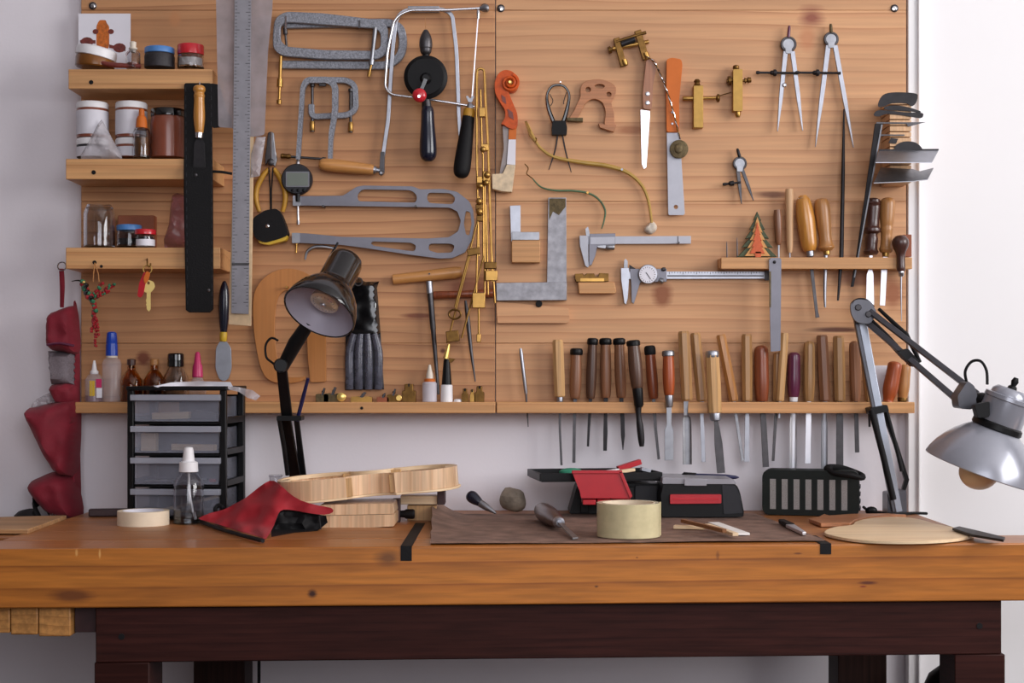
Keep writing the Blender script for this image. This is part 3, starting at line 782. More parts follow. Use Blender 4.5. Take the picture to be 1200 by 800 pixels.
for sx in (0, 1):
    for k in range(26):
        y = 102 + k * 10
        x = (217.4 if sx == 0 else 247.6) + (k / 26) * (2.4 if sx == 0 else .8)
        g.prism(rect(x - .35, y, x + .35, y + 5), sd + (.0141 if y > 196 else .0041), sd + (.0146 if y > 196 else .0046))
P('stitching', g, 'dark_grey_plastic', t, kind='stuff')
t = T('folding_knife', 'knife with a turned orange wooden handle tucked in the black sheath', 'knife')
kd = sd + .0078
P('handle', G().lpx((233.5, 156, kd + .004), (233.5, 100, kd + .004), cr([(0, 4.5), (.1, 5.5), (.35, 6.8), (.7, 6.0), (.78, 6.6), (.84, 5.8), (.9, 7.2), (.97, 6.4), (1, 4)], 4), 18), 'orange_handle', t)
P('ferrule', G().lpx((233, 162, kd + .004), (233.4, 155.6, kd + .004), [(0, 3.8), (.1, 4.6), (1, 5)], 16), 'chrome', t)
P('blade', G().prism([(227.5, 168), (231, 161.8), (236, 161.8), (240, 168), (240.5, 195), (239, 240), (229, 240), (226.5, 195)], kd - .001, kd + .001), 'steel_black', t, .0003)
P('hanging_nail', G().tpx([(234, 96, sd + .006), (234, 101, sd + .012)], .7, 6), 'steel_bright', t)
# ------------------------------------------------------------------ plastic folder, ruler, straightedge
g = G().prism(rnd([(253, -12), (320, -12), (319, 12), (314, 60), (310, 158), (300, 160), (290, 160), (272, 150), (256, 149)], 3), .1235, .125)
S('plastic_sleeve', g, 'bag_grey', 'smoky plastic sleeve hanging behind the top of the steel ruler', 'sleeve')
g = G().puff([(300, 160), (311, 160), (304, 206), (293, 208), (294, 180)], .1245, .006, 5, .004, 3, 6, 2)
S('clear_wrap', g, 'bag_clear', 'strip of clear wrapping dangling beside the steel ruler', 'wrapping')
S('straightedge', G().prism([(275, 150), (297.5, 150), (294.5, 382), (268, 380)], .117, .122), 'pale_ruler', 'pale wooden straightedge with ruled edge behind the steel ruler', 'straightedge', .0006)
t = T('steel_ruler', 'long steel ruler hanging vertically beside the black sheath', 'ruler')
P('blade', G().prism([(275, -14), (294.5, -14), (291.5, 368), (271, 367)], .1295, .131), 'ruler_steel', t, .0003)
g = G()
for k in range(92):
    y = -6 + k * 4.0; xr = 294.3 - 3 * (y + 14) / 382; xl_ = 275.2 - 4 * (y + 14) / 382
    l = 6 if k % 5 == 0 else 3
    g.prism(rect(xr - l, y, xr - .5, y + .55), .131, .1312); g.prism(rect(xl_ + .5, y + .8, xl_ + l, y + 1.35), .131, .1312)
P('graduations', g, 'steel_black', t, kind='stuff')
P('lower_clip', G().prism([(271.6, 308), (292.4, 308), (291.5, 311), (271.5, 311)], .131, .1316), 'steel_dark', t)
P('hanging_peg', G().lpx((285, -8, .001), (285, -8, .136), [(0, 2), (.95, 2), (.96, 3), (1, 2.4)], 12), 'steel_dark', t)
# ------------------------------------------------------------------ pliers and tape measure
t = T('pliers', 'long-nose pliers with yellow grips hanging open end down', 'pliers')
P('jaw', G().prism([(314, 156), (317.3, 154), (317.3, 186), (311, 194), (310.5, 184), (312, 176)], .008, .014), 'steel_dark', t, .0012)
P('jaw', G().prism([(318, 154), (321, 156), (323, 176), (325, 186), (322.5, 196), (318, 190)], .008, .014), 'steel_dull', t, .0012)
P('pivot', G().lpx((317.5, 190, .012), (317.5, 190, .018), [(0, 4.4), (.7, 4.2), (1, 2.6)], 14), 'steel_dark', t)
P('grip', G().tpx([(315, 198, .012), (308, 206, .013), (301, 220, .014), (300, 234, .014), (304, 248, .013)], [2.6, 3.2, 3.2, 3, 2.4], 10, 5), 'yellow_grip', t)
P('grip', G().tpx([(321, 198, .012), (328, 208, .013), (333.5, 222, .014), (334, 236, .014), (331, 248, .013)], [2.6, 3.2, 3.2, 3, 2.4], 10, 5), 'yellow_grip', t)
P('hanging_cord', G().tpx([(315, 196, .016), (316.5, 222, .016), (317, 246, .018)], .8, 6).tpx([(320, 196, .016), (318, 222, .016), (318, 246, .018)], .8, 6), 'black_rubber', t)
t = T('tape_measure', 'black tape measure with a yellow edge hanging below the pliers', 'tape measure')
P('case', G().prism(rnd([(298, 256), (312, 247), (326, 245), (331, 252), (337, 268), (339, 276), (330, 280), (312, 285), (300, 280), (297, 268)], 4), .006, .036), 'black_rubber', t, .004)
P('yellow_foot', G().prism(rnd([(303, 280), (318, 280.5), (332, 276.5), (338.5, 276.5), (336, 282), (316, 287.5), (305, 285.5)], 2), .008, .032), 'yellow_plastic', t, .001)
P('hub', G().lpx((313.5, 265, .034), (313.5, 265, .038), [(0, 2.4), (.6, 2.2), (1, 1)], 12), 'chrome', t)
# ------------------------------------------------------------------ palette knife with black handle
t = T('palette_knife', 'palette knife with a blue-black handle and steel blade, hanging tip down', 'palette knife')
P('handle', G().lpx((262, 390, .014), (263, 329, .014), cr([(0, 3.6), (.15, 5), (.5, 6.6), (.8, 5.6), (.95, 3), (1, 1.2)], 4), 16), 'navy_gloss', t)
P('collar', G().lpx((261.5, 400, .014), (262, 389, .014), [(0, 3.4), (.1, 4.2), (.9, 4.4), (1, 3.8)], 16), 'yellow_plastic', t)
P('blade', G().prism(rnd([(258, 399), (265, 399), (271, 408), (271.5, 432), (268, 444), (262, 447), (257, 444), (252.5, 432), (253, 408)], 3), .0125, .0145), 'steel', t, .0004)
# ------------------------------------------------------------------ bottles on the left foot ledge
L0 = 471.2
t = T('dropper_bottle', 'clear plastic bottle with white dropper tip and bright label', 'bottle')
P('bottle_body', G().stand(110.5, L0, .03, [(0, 9.5), (1, 10.8), (26, 10.8), (31, 8), (34, 4.5)], 20), 'bottle_clear', t)
P('contents', G().stand(110.5, L0, .03, [(1, 9.6), (8, 9.6), (8.2, 4)], 18), 'purple_paint', t)
P('paper_label', G().prism(rect(105, 446, 111, 464), .0475, .0481), 'yellow_plastic', t); P('pink_label', G().prism(rect(112.5, 444, 119, 454), .0475, .0481), 'pink_plastic', t); P('white_label', G().prism(rect(113, 454.5, 119.5, 466), .0476, .0482), 'white_paper', t)
P('tip', G().stand(110.5, L0, .03, [(33, 4.6), (36, 5), (38, 3), (44, 2.2), (49, 1.2)], 14), 'white_plastic', t)
t = T('tall_bottle', 'tall clear plastic bottle with a bright blue cap', 'bottle')
P('bottle_body', G().stand(131, L0, .032, [(0, 10), (1, 11), (46, 11), (50, 9.5), (53, 6)], 20), 'bottle_clear', t)
P('collar', G().stand(131, L0, .032, [(52, 6.5), (56, 6.8), (57, 6)], 18), 'cream_plastic', t)
P('cap', G().stand(131, L0, .032, [(54, 6), (54.5, 7), (67, 6.8), (69, 6.2), (70, 6.6), (81, 5.6), (82.5, 4)], 18), 'blue_plastic', t)
for cx, tag_ in ((154, 'with a dark cork beside the tall blue-capped bottle'), (181, 'with a pale cork behind the paper on the drawers')):
    t = T('varnish_bottle', 'squat amber varnish bottle ' + tag_, 'bottle', 'amber bottles on the left ledge')
    P('bottle_body', G().stand(cx, L0, .03, [(0, 11), (1, 12.5), (26, 12.5), (34, 8), (38, 4.6), (43, 4.6), (43, 3.6), (37, 3.6), (33, 7), (26, 11.3), (2, 11.3), (2, .1)], 22), 'amber_glass', t)
    P('contents', G().stand(cx, L0, .03, [(2.4, 10.6), (20, 10.6), (20.2, 5)], 18), 'amber_varnish', t)
    P('cork', G().stand(cx, L0, .03, [(40, 3.4), (43.5, 3.4), (44, 5), (50, 5.2), (51, 3)], 14), 'rosewood' if cx < 160 else 'tan_handle', t)
t = T('capped_jar', 'round glass jar with a ribbed black cap on the left ledge', 'jar')
P('jar_body', G().stand(206, L0, .03, [(0, 13), (1, 14), (30, 14), (38, 10), (42, 7.5), (42, 6.5), (36, 9), (29, 12.8), (2, 12.8), (2, .1)], 22), 'clear_glass', t)
P('cap', G().stand(206, L0, .03, [(41.5, 8.6), (42, 9.6), (48, 9.6), (48.3, 9.2), (49, 9.2), (49.3, 9.6), (56, 9.4), (57.5, 8)], 22), 'black_gloss', t)
t = T('nail_bottle', 'small bottle with a tapered red cap on the left ledge', 'bottle')
P('bottle_body', G().stand(231.5, L0, .03, [(0, 9), (1, 10), (18, 10), (26, 7), (30, 5)], 18), 'bottle_clear', t)
P('cap', G().stand(231.5, L0, .03, [(29, 5.4), (30, 6.4), (42, 5.8), (46, 4.2), (57, 2.9), (59, 1.6)], 16), 'pink_plastic', t)
# ------------------------------------------------------------------ the red bag hanging at the left
t = T('hanging_bag', 'red fabric organiser bag hanging by a loop at the left wall', 'bag')
hd = .03
P('hook_ring', G().tpx([(72.5 + 5 * math.cos(a), 312 + 5 * math.sin(a), SD - .02) for a in [k * math.pi / 9 for k in range(18)]], .8, 6, closed=True), 'chrome', t)
P('loop', G().tpx([(72, 315, SD - .02), (73, 335, .085), (72.5, 360, .07)], [3, 3, 2.4], 8, 4, flat=.35), 'red_fabric', t)
P('upper_pouch', G().puff(cr([(54, 372), (62, 364), (80, 358), (86, 361), (89, 380), (89, 413), (70, 412), (55, 408), (53, 392)], 4, True), hd, .05, 10, .012, 4, 18, 1), 'red_fabric', t)
P('zip_band', G().tpx([(55, 404, .083), (70, 402, .088), (87, 405, .083)], 1.4, 8, 3), 'purple_paint', t)
P('mesh_window', G().puff([(54, 411), (88, 412), (88, 452), (58, 450)], hd, .032, 6, .006, 5, 14, 4), 'mesh_grey', t)
P('edge_band', G().puff(cr([(84, 362), (89, 362), (92, 420), (92, 520), (93, 600), (84, 606), (82, 540), (85, 470)], 4, True), hd - .006, .022, 5, .003, 4, 18, 5), 'red_fabric', t)
P('middle_pouch', G().puff(cr([(58, 451), (86, 449), (88, 472), (66, 474), (58, 462)], 4, True), hd, .04, 8, .008, 4, 14, 6), 'red_fabric', t)
P('lower_pouch', G().puff(cr([(27, 483), (40, 476), (62, 471), (86, 468), (89, 500), (87, 540), (83, 560), (66, 556), (56, 545), (43, 520)], 3, True), hd - .004, .075, 16, .02, 4.5, 22, 7), 'red_fabric', t)
P('bottom_pouch', G().puff(cr([(30, 569), (42, 560), (62, 553), (80, 558), (88, 575), (92, 605), (78, 609), (58, 604), (44, 592)], 3, True), hd - .004, .07, 14, .018, 4.5, 20, 9), 'red_fabric', t)
P('silver_lining', G().puff([(35, 478), (40, 468), (58, 459), (64, 464), (66, 474), (50, 479), (40, 482)], .02, .03, 6, .012, 3, 6, 11), 'bag_clear', t)
P('buckle', G().prism(rnd([(44, 594), (50, 590), (58, 605), (51, 608)], 1.5), .07, .076).tpx([(60, 606, .08), (63, 600, .083), (66, 606, .08)], .8, 6, 4), 'steel_dull', t)
t = T('black_glove', 'crumpled black cloth under the hanging red bag', 'cloth')
P('body', G().puff(cr([(15, 607), (18, 600), (30, 597), (38, 596), (36, 583), (41, 581), (48, 590), (54, 606), (40, 609), (20, 609)], 3, True), .03, .05, 9, .01, 4, 12, 4), 'black_rubber', t)
# ------------------------------------------------------------------ deep clamps, top of the left board
def clamp(name, label, path, w, r, d0, d1, screws, mat='paint_hammer', bar=None):
    t = T(name, label, 'clamp', 'grey deep-throat clamps')
    P('frame', G().prism(stroke(rnd(path, r, 6, False), w), d0, d1), mat, t, .0016)
    for sc_ in screws:
        (x0, y0), (x1, y1), rr = sc_[:3]
        dm = (d0 + d1) / 2
        P('screw', G().lpx((x0, y0, dm), (x1, y1, dm), [(0, rr), (1, rr)], 10), 'brass_dark' if len(sc_) < 4 else sc_[3], t)
        v = Vector((x1 - x0, y1 - y0)).normalized()
        s = P('tip', G().lpx((x1, y1, dm), (x1 + v.x * 9, y1 + v.y * 9, dm), [(0, rr), (.05, rr * 1.9), (.45, rr * 1.9), (.5, rr * 1.3), (1, rr * 1.6)], 12), 'brass', t)
        P('pad', G().lpx((x0, y0, dm), (x0 - v.x * 3.5, y0 - v.y * 3.5, dm), [(0, rr * 1.5), (.6, rr * 2), (1, rr * 1.6)], 12), 'steel_dark', t)
    return t
# front clamp: long frame, mouth to the left
t = T('deep_clamp', 'long grey deep-throat clamp at the top left, nearer of two', 'clamp', 'grey deep-throat clamps')
P('frame', G().prism(rnd([(320, 40), (322, 22), (334, 14), (380, 16), (446, 24), (455, 32), (455, 62), (444, 70), (380, 70), (330, 66), (320, 58)], 7), .014, .024, [rnd([(329, 31), (336, 26.5), (440, 34), (446, 39), (446, 56), (438, 60), (380, 59), (336, 55), (329, 48)], 4)]), 'paint_hammer', t, .0016)
P('spindle', G().lpx((440, 32, .027), (435, 76, .027), [(0, 2), (.1, 2.6), (.85, 2.2), (.86, 3.4), (1, 3.4)], 12), 'steel_dull', t)
P('spindle_tail', G().lpx((435, 76, .027), (432, 90, .027), [(0, 1.4), (.6, 1.4), (.62, 2.6), (1, 2)], 10), 'brass', t)
P('spindle_screw', G().lpx((329, 66, .019), (327, 122, .019), [(0, 2.0), (.46, 2.0), (.47, 3.4), (.64, 3.4), (.65, 1.6), (.9, 1.6), (.92, 3.2), (1, 2.6)], 12), 'brass', t)
P('clip', G().prism(rect(334, 19, 336, 34), .024, .0255), 'chrome', t)
P('clip', G().prism(rect(420, 24, 422.4, 33), .024, .0255), 'steel_dark', t)
t = clamp('deep_clamp', 'long grey deep-throat clamp at the top left, hidden behind its twin', [(333, 29), (440, 27), (458, 27), (470, 33), (473, 50), (470, 66), (455, 77), (330, 76)], 9.5, 9, .003, .0125, [])
P('spindle', G().lpx((334, 33, .008), (336, 56, .008), [(0, 2.6), (.3, 2.6), (.35, 1.4), (1, 1.4)], 10), 'steel_dark', t)
# small square clamp and inverted U clamp
t = clamp('small_clamp', 'small square grey clamp with two brass tipped screws', [(365, 122), (365, 137), (408, 135), (417, 128), (416, 100), (406, 94), (372, 94)], 7, 7, .004, .012, [])
for (x0, y0, x1, y1) in ((366, 98, 366, 154), (411, 104, 411, 155)):
    s = P('screw', G().lpx((x0, y0, .008), (x1, y1, .008), [(0, 2.8), (.06, 2.8), (.08, 1.7), (.8, 1.7), (.81, 2.8), (1, 2.6)], 12), 'steel_dark', t)
    P('screw_tip', G().lpx((x0, y1 - 12, .008), (x1, y1, .008), [(0, 2.4), (.1, 2.95), (.9, 2.95), (1, 2.2)], 12), 'brass', s)
P('nut', G().prism(rect(374, 95.5, 382, 101), .011, .015), 'steel_dark', t, .0008)
t = T('deep_clamp', 'upside-down U-shaped grey clamp with a long horizontal screw', 'clamp', 'grey deep-throat clamps')
pth = rnd([(349.5, 187), (355, 102), (360, 94), (386, 94), (393, 101), (393, 130), (388, 160), (387, 189)], 9, 6, False)
n = len(pth); P('frame', G().prism(stroke(pth, [5.2 + 2.3 * math.sin(math.pi * i / (n - 1)) for i in range(n)]), .013, .023), 'paint_hammer', t, .0016)
P('screw', G().lpx((333, 183, .018), (382, 186.5, .018), [(0, 1.5), (.9, 1.5), (.91, 2.4), (1, 2.2)], 12), 'steel_dark', t)
P('thumb_knob', G().lpx((329, 182.6, .018), (341, 183.4, .018), [(0, 2.2), (.1, 3.2), (.5, 2.6), (.8, 3.1), (1, 2)], 12), 'brass_dark', t)
# ------------------------------------------------------------------ fret saw A with wooden handle, lower left
t = T('fret_saw', 'deep flat-framed fret saw with a pale wooden handle', 'saw')
pth = rnd([(448, 188), (455, 140), (460, 60), (464, 22), (474, 12), (520, 11), (530, 17), (535, 60), (538, 140), (541, 178)], 10, 5, False)
P('frame', G().prism(stroke(pth, 4.6), .0135, .0185), 'steel', t, .0008)
P('grip_band', G().prism(rect(478, 7.5, 515, 15), .0125, .0200), 'steel_spotted', t, .001)
P('clamp_plate', G().prism(rnd([(446, 178), (451, 178), (450.5, 203), (447, 206), (444.5, 203)], 1.5), .0115, .0205), 'steel_dark', t, .0006)
P('wing_nut', G().lpx((447, 203, .0185), (447, 203, .0265), [(0, 3), (.6, 3), (1, 1.6)], 12), 'steel_dull', t)
P('handle', G().lpx((374, 192, .0225), (438, 199, .0225), cr([(0, 4), (.05, 6.4), (.2, 7.6), (.6, 7.2), (.92, 6.2), (1, 5.2)], 4), 18), 'beech_x', t)
P('ferrule', G().lpx((437, 198.8, .0225), (445, 199.8, .0225), [(0, 5), (.4, 4.4), (.5, 3), (1, 2.4)], 14), 'steel', t)
# coping saw B with black handle
t = T('coping_saw', 'coping saw with a chrome rod frame and black rubber handle', 'saw')
pth = rnd([(566, 9.5), (520, 12), (478, 12), (462, 22), (454, 60), (451, 102), (458, 111), (500, 116), (556, 125)], [0, 8, 12, 12, 8, 8, 8, 8, 0], 6, False)
P('frame', G().tpx([(x, y, .0260) for x, y in pth], 1.7, 10), 'chrome', t)
P('end_knob', G().lpx((562, 10, .0260), (573, 9.5, .0260), [(0, 2.4), (.2, 3), (.4, 4.4), (.8, 4.8), (1, 3)], 14), 'steel_dull', t)
P('blade_clip', G().lpx((560.5, 12, .0270), (560.2, 22, .0270), [(0, 1.6), (.3, 2.2), (1, 1.4)], 10), 'chrome', t)
P('blade', G().prism([(559.6, 21), (560.8, 21), (553.8, 118), (552.3, 118)], .0265, .0275), 'steel_bright', t)
P('wing_nut', G().prism(rnd([(546, 113), (548, 112), (551, 116), (554, 112), (556, 113), (553, 120), (549, 120)], 1), .0250, .0300), 'steel_dull', t, .0005)
P('ferrule', G().lpx((551.3, 121, .0270), (550, 132, .0270), [(0, 2.6), (.2, 3.8), (1, 4)], 14), 'steel', t)
P('collar', G().lpx((550.3, 128, .0295), (548.6, 141, .0322), [(0, 6.4), (.3, 7.6), (.8, 7), (1, 6)], 16), 'yellow_grip', t)
P('handle', G().lpx((549.8, 131, .030), (540, 208, .046), cr([(0, 5), (.06, 7), (.3, 8), (.6, 9.4), (.85, 10), (.96, 8), (1, 4)], 4), 20), 'black_rubber', t)
# ------------------------------------------------------------------ hand drill
t = T('hand_drill', 'hand drill with a black wheel, red crank knob and black handle', 'hand drill')
P('chuck', G().lpx((499, 64, .0400), (499, 35, .0400), cr([(0, 4.6), (.1, 6.4), (.25, 7), (.3, 7.6), (.6, 7.4), (.85, 4.8), (1, 2)], 3), 18), 'steel_dark', t)
P('spindle', G().lpx((499, 128, .0380), (499, 60, .0380), [(0, 5), (.4, 4), (1, 4)], 12), 'steel_black', t)
P('wheel', G().lpx((499, 91, .0420), (499, 91, .0540), [(0, 24), (.15, 25.6), (.5, 25.6), (.7, 24), (.75, 22.5), (1, 21)], 40), 'wheel_black', t)
P('hub', G().lpx((499, 92, .0540), (499, 92, .0610), [(0, 7), (.6, 5.6), (1, 4)], 16), 'black_plastic', t)
P('crank', G().prism(stroke([(499, 92), (496, 100), (491, 112)], 5), .0570, .0620), 'black_gloss', t, .001)
P('crank_knob', G().lpx((492, 113, .0620), (491, 113, .0840), cr([(0, 4), (.15, 6), (.5, 8.4), (.85, 7), (1, 3)], 4), 18), 'red_paint', t)
P('knob_screw', G().lpx((491, 113, .0830), (491, 113, .0852), [(0, 2.2), (1, 1.8)], 10), 'chrome', t)
P('ferrule', G().lpx((500, 117, .0400), (501, 128, .0400), [(0, 4.4), (1, 5.4)], 14), 'steel_dark', t)
P('handle', G().lpx((501, 125, .0400), (502, 189, .0400), cr([(0, 5.6), (.08, 7.4), (.3, 8), (.65, 9.8), (.85, 10), (.95, 8), (1, 4)], 4), 20), 'navy_gloss', t)
P('hanging_string', G().tpx([(498.5, 35, .0400), (498.3, 18, .0260)], .3, 5), 'tan_handle', t)
# ------------------------------------------------------------------ big thickness caliper with digital gauge
t = T('thickness_caliper', 'large grey cast caliper frame with long slotted arms', 'caliper')
outer = cr([(349, 230), (400, 229), (408, 227), (419, 219), (430, 217.5), (484, 218.5), (490, 222), (512, 221.5), (530, 223), (545, 231), (553, 240), (555, 262), (552, 285), (546, 297), (530, 302.5), (515, 303), (480, 298), (430, 291), (400, 287), (349, 285)], 1)
outer = rnd([(348, 230), (402, 229.5), (418, 219), (426, 217.5), (484, 218.5), (492, 222), (520, 221.5), (536, 225), (550, 236), (554.5, 246), (556, 262), (553, 281), (545, 296), (530, 302.5), (515, 303), (480, 298.5), (430, 291), (400, 287), (346, 284.5), (346, 273), (360, 273.5), (400, 277.5), (500, 279.5), (526, 278), (537, 271), (540, 259), (536, 248), (527, 243.5), (500, 243), (400, 241.5), (348, 241)], 2.2, 3)
holes = [rnd([(546, 247), (551, 249), (552.6, 262), (550, 276), (546, 275), (543.6, 262)], 2, 3), rnd([(424, 222), (482, 223), (489, 229), (488, 237.5), (420, 236), (418.5, 229)], 5, 4), rnd([(502, 226), (528, 226.5), (534, 232), (531, 239.5), (503, 238), (500, 232)], 4, 4),
         rnd([(437, 283), (482, 284.5), (488, 288), (486, 294.5), (476, 293.5), (438, 288), (434.5, 285)], 3, 4), rnd([(503, 285.5), (528, 285.5), (533, 288), (530, 296), (512, 296.5), (502, 293)], 3.5, 4)]
P('frame', G().prism(outer, .010, .018, holes), 'paint_caliper', t, .0012)
for (x, y) in ((348, 235.5), (347, 279)): P('end_block', G().prism(rect(x - 4.5, y - 6, x + 4.5, y + 6, 1), .009, .021), 'steel_dull', t, .0008)
P('probe', G().lpx((349, 240, .015), (349.5, 263, .015), [(0, 2), (.1, 1.4), (.8, 1.4), (.82, 2.2), (1, 1.6)], 10), 'steel_bright', t)
P('anvil', G().lpx((347.5, 284, .015), (347, 296, .015), [(0, 1.8), (.5, 1.2), (1, 1.4)], 10), 'brass', t)
P('wall_peg', G().lpx((380.5, 243, .002), (380.5, 243, .03), [(0, 1.3), (1, 1.3)], 8), 'steel_dark', t)
P('wall_peg', G().lpx((488, 243, .002), (488, 243, .03), [(0, 1.3), (1, 1.3)], 8), 'steel_dark', t)
t = T('digital_gauge', 'round black digital gauge with a small grey screen', 'gauge')
P('case', G().lpx((349, 211, .006), (349, 211, .026), [(0, 17), (.1, 18), (.8, 18), (1, 16.6)], 36), 'dark_grey_plastic', t)
P('screen_frame', G().prism(rect(335, 201, 362.5, 219, 1.2), .0255, .0268), 'grey_plastic', t)
P('screen', G().prism(rect(336.4, 202.4, 361, 217.6, .8), .0265, .0273), 'screen_lcd', t)
for x in (343, 349.5, 356): P('button', G().lpx((x, 223, .0255), (x, 223, .0278), [(0, 2), (.7, 1.9), (1, 1.2)], 12), 'black_plastic', t)
P('stem', G().lpx((349, 194, .014), (349.5, 184, .014), [(0, 3), (.5, 2.4), (.6, 1.6), (1, 1.6)], 12), 'steel_bright', t)
P('lower_stem', G().lpx((349, 227, .0235), (349, 236, .0235), [(0, 3), (1, 2.6)], 12), 'black_plastic', t)
# small hook below the caliper
t = T('wire_hook', 'curved steel hook just left of the black lamp head', 'hook')
P('hook', G().tpx([(357.5, 304, .01), (360, 295, .01), (368, 289.5, .011), (380, 289, .011), (392, 291, .01)], [1.2, 1.8, 2, 2, 1.6], 8, 5), 'steel_dull', t)
# ------------------------------------------------------------------ brown C-shaped template
t = T('body_template', 'large brown wooden template shaped like a rounded C', 'template')
out = cr([(322, 318), (340, 315), (358, 318), (372, 330), (380, 350), (382, 380), (381, 420), (382, 450), (362, 448), (361, 420), (358, 385), (350, 372), (332, 369), (322, 372), (322, 420), (326, 438), (318, 446), (308, 438), (300, 410), (297, 370), (300, 340), (309, 325)], 3, True)
out = cr([(316, 321), (333, 315), (352, 317), (366, 326), (366, 345), (344, 340), (331, 342), (324, 356), (322, 390), (326, 425), (334, 440), (350, 442), (358, 441), (352, 447), (330, 449), (314, 444), (305, 428), (298, 390), (297, 350), (304, 332)], 4, True)
P('body', G().prism(out, .003, .009), 'template_wood', t, .0006)
P('second_leg', G().prism(rnd([(359, 372), (382, 380), (382.5, 447), (364, 448), (361, 420)], 2), .003, .009), 'template_wood', t, .0006)
P('hanging_peg', G().lpx((338, 337, .002), (338.5, 337.5, .026), [(0, 1.4), (1, 1.4)], 8), 'brass', t)
# ------------------------------------------------------------------ black tool roll
t = T('tool_pouch', 'black tool roll with a clear plastic front behind the lamp', 'pouch')
P('flap', G().puff([(408, 331), (414, 329), (420, 326), (428, 330), (444, 329.5), (441.5, 337), (443, 352), (446, 394), (405, 394), (406, 352), (405, 345)], .006, .010, 6, .002, 4, 16, 2), 'black_gloss', t)
P('back_sheet', G().puff([(405, 392), (446, 392), (450, 456), (404, 457)], .004, .005, 5, .001, 5, 20, 3), 'dark_grey_plastic', t)
for k, (x0, x1) in enumerate(((404.3, 414.8), (415.2, 425.8), (426.2, 437.3), (437.7, 449.3))):
    xm = (x0 + x1) / 2; P('clear_pocket', G().tpx([(xm * .7 + 427 * .3, 391, .012), (xm, 412, .0125), (xm, 440, .0125), (xm, 456, .011)], [4.0, 5.1, 5.2, 4.8], 12, 4, flat=.75), 'pocket_film', t)
P('hanging_eye', G().tpx([(420 + 4.6 * math.cos(k * math.pi / 7), 330 + 4.6 * math.sin(k * math.pi / 7), .019) for k in range(14)], .8, 6, closed=True), 'steel_dark', t)
# ------------------------------------------------------------------ wooden handles, rods and stylus near the pantograph
t = T('mallet_stick', 'plain pale wooden stick hanging level beside the black tool roll', 'stick')
P('stick', G().lpx((460, 327.5, .012), (541, 318.5, .012), [(0, 4.2), (.01, 6), (.3, 6.2), (.9, 7.2), (1, 6)], 14), 'beech_x', t)
P('nail', G().lpx((503.5, 321, .014), (503.5, 321, .025), [(0, 1), (1, 1)], 8), 'steel_dark', t)
S('dark_stick', G().lpx((508, 346, .01), (578, 343, .01), [(0, 4.4), (.02, 5), (.5, 4), (1, 5.2)], 12), 'reddish_handle', 'short reddish wooden stick lying behind the brass rods', 'stick')
t = T('steel_rod', 'slim steel tube hanging upright left of the brass rods', 'rod')
P('tube', G().lpx((503, 330, .014), (514, 462, .03), [(0, 3.6), (.42, 3.4), (.43, 3), (1, 1.6)], 14), 'steel_dark', t)
P('cap', G().lpx((502.7, 329, .014), (503.8, 344, .0155), [(0, 2.8), (.06, 4), (.9, 4), (1, 3.7)], 14), 'steel', t)
S('scriber', G().tpx([(545.5, 352, .012), (548, 372, .012), (552, 410, .014), (557, 447, .016)], [1.4, 2.6, 2, .7], 10, 3), 'steel_dark', 'dark pointed steel scriber hanging behind the brass rods', 'scriber')
# brass pantograph of rods and blocks
t = T('brass_jig', 'tall folding brass jig of thin rods and clamping blocks', 'jig')
bd = .046
P('main_loop', G().tpx([(559, 200, bd), (558.5, 120, bd), (559, 86, bd), (561.5, 81, bd), (565, 81, bd), (567.5, 86, bd), (569, 120, bd), (572, 175, bd), (577, 330, bd)], 1.5, 8, 4), 'brass', t)
for (p, q) in (((559, 200), (561, 300)), ((563, 105), (565, 180)), ((566, 180), (566.5, 300)), ((561, 230), (558, 350)), ((562, 250), (533, 360)), ((567, 300), (541, 396)), ((553, 290), (524, 402)), ((568, 215), (568, 345)), ((574, 260), (580, 355)), ((569.5, 240), (572, 345)), ((561, 360), (561, 395))):
    P('rod', G().lpx((p[0], p[1], bd), (q[0], q[1], bd), [(0, 1.2), (1, 1.2)], 8), 'brass', t)
for (x, y, w, h, a) in ((565, 132, 7, 11, 0), (568, 173, 9, 8, 0), (562, 211, 7, 8, 0), (570, 207, 8, 12, 0), (561.5, 243, 8, 7, 0), (562, 256, 7, 7, 0), (555, 295, 15, 8, -.2), (575, 311, 14, 8, 0), (576, 323, 14, 12, 0), (561, 352, 15, 18, 0), (530.5, 394, 15, 13, -.12), (561, 396, 5, 10, 0)):
    R = [(x + (sx * math.cos(a) - sy * math.sin(a)), y + (sx * math.sin(a) + sy * math.cos(a))) for sx, sy in ((-w / 2, -h / 2), (w / 2, -h / 2), (w / 2, h / 2), (-w / 2, h / 2))]
    P('block', G().prism(R, bd - .007, bd + .007), 'brass_dark' if (x + y) % 2 < 1 else 'brass', t, .0012)
for (x, y, r) in ((561.5, 236, 4), (562, 248, 4.4), (571, 205, 4), (563, 218, 3.4), (566, 175, 3.6), (570, 214, 3.6)):
    P('knob', G().bpx(x, y, bd + .009, r, 12), 'brass', t)
P('pivot_ring', G().tpx([(533 + 7 * math.cos(k * math.pi / 8), 368 + 5.5 * math.sin(k * math.pi / 8), bd + .006) for k in range(16)], 1.3, 7, closed=True), 'brass_dark', t)
P('nib', G().lpx((526, 403, bd), (522.5, 420, bd), [(0, 1.4), (.3, 2.2), (.7, 3), (1, 3.4)], 12), 'brass_bright', t)
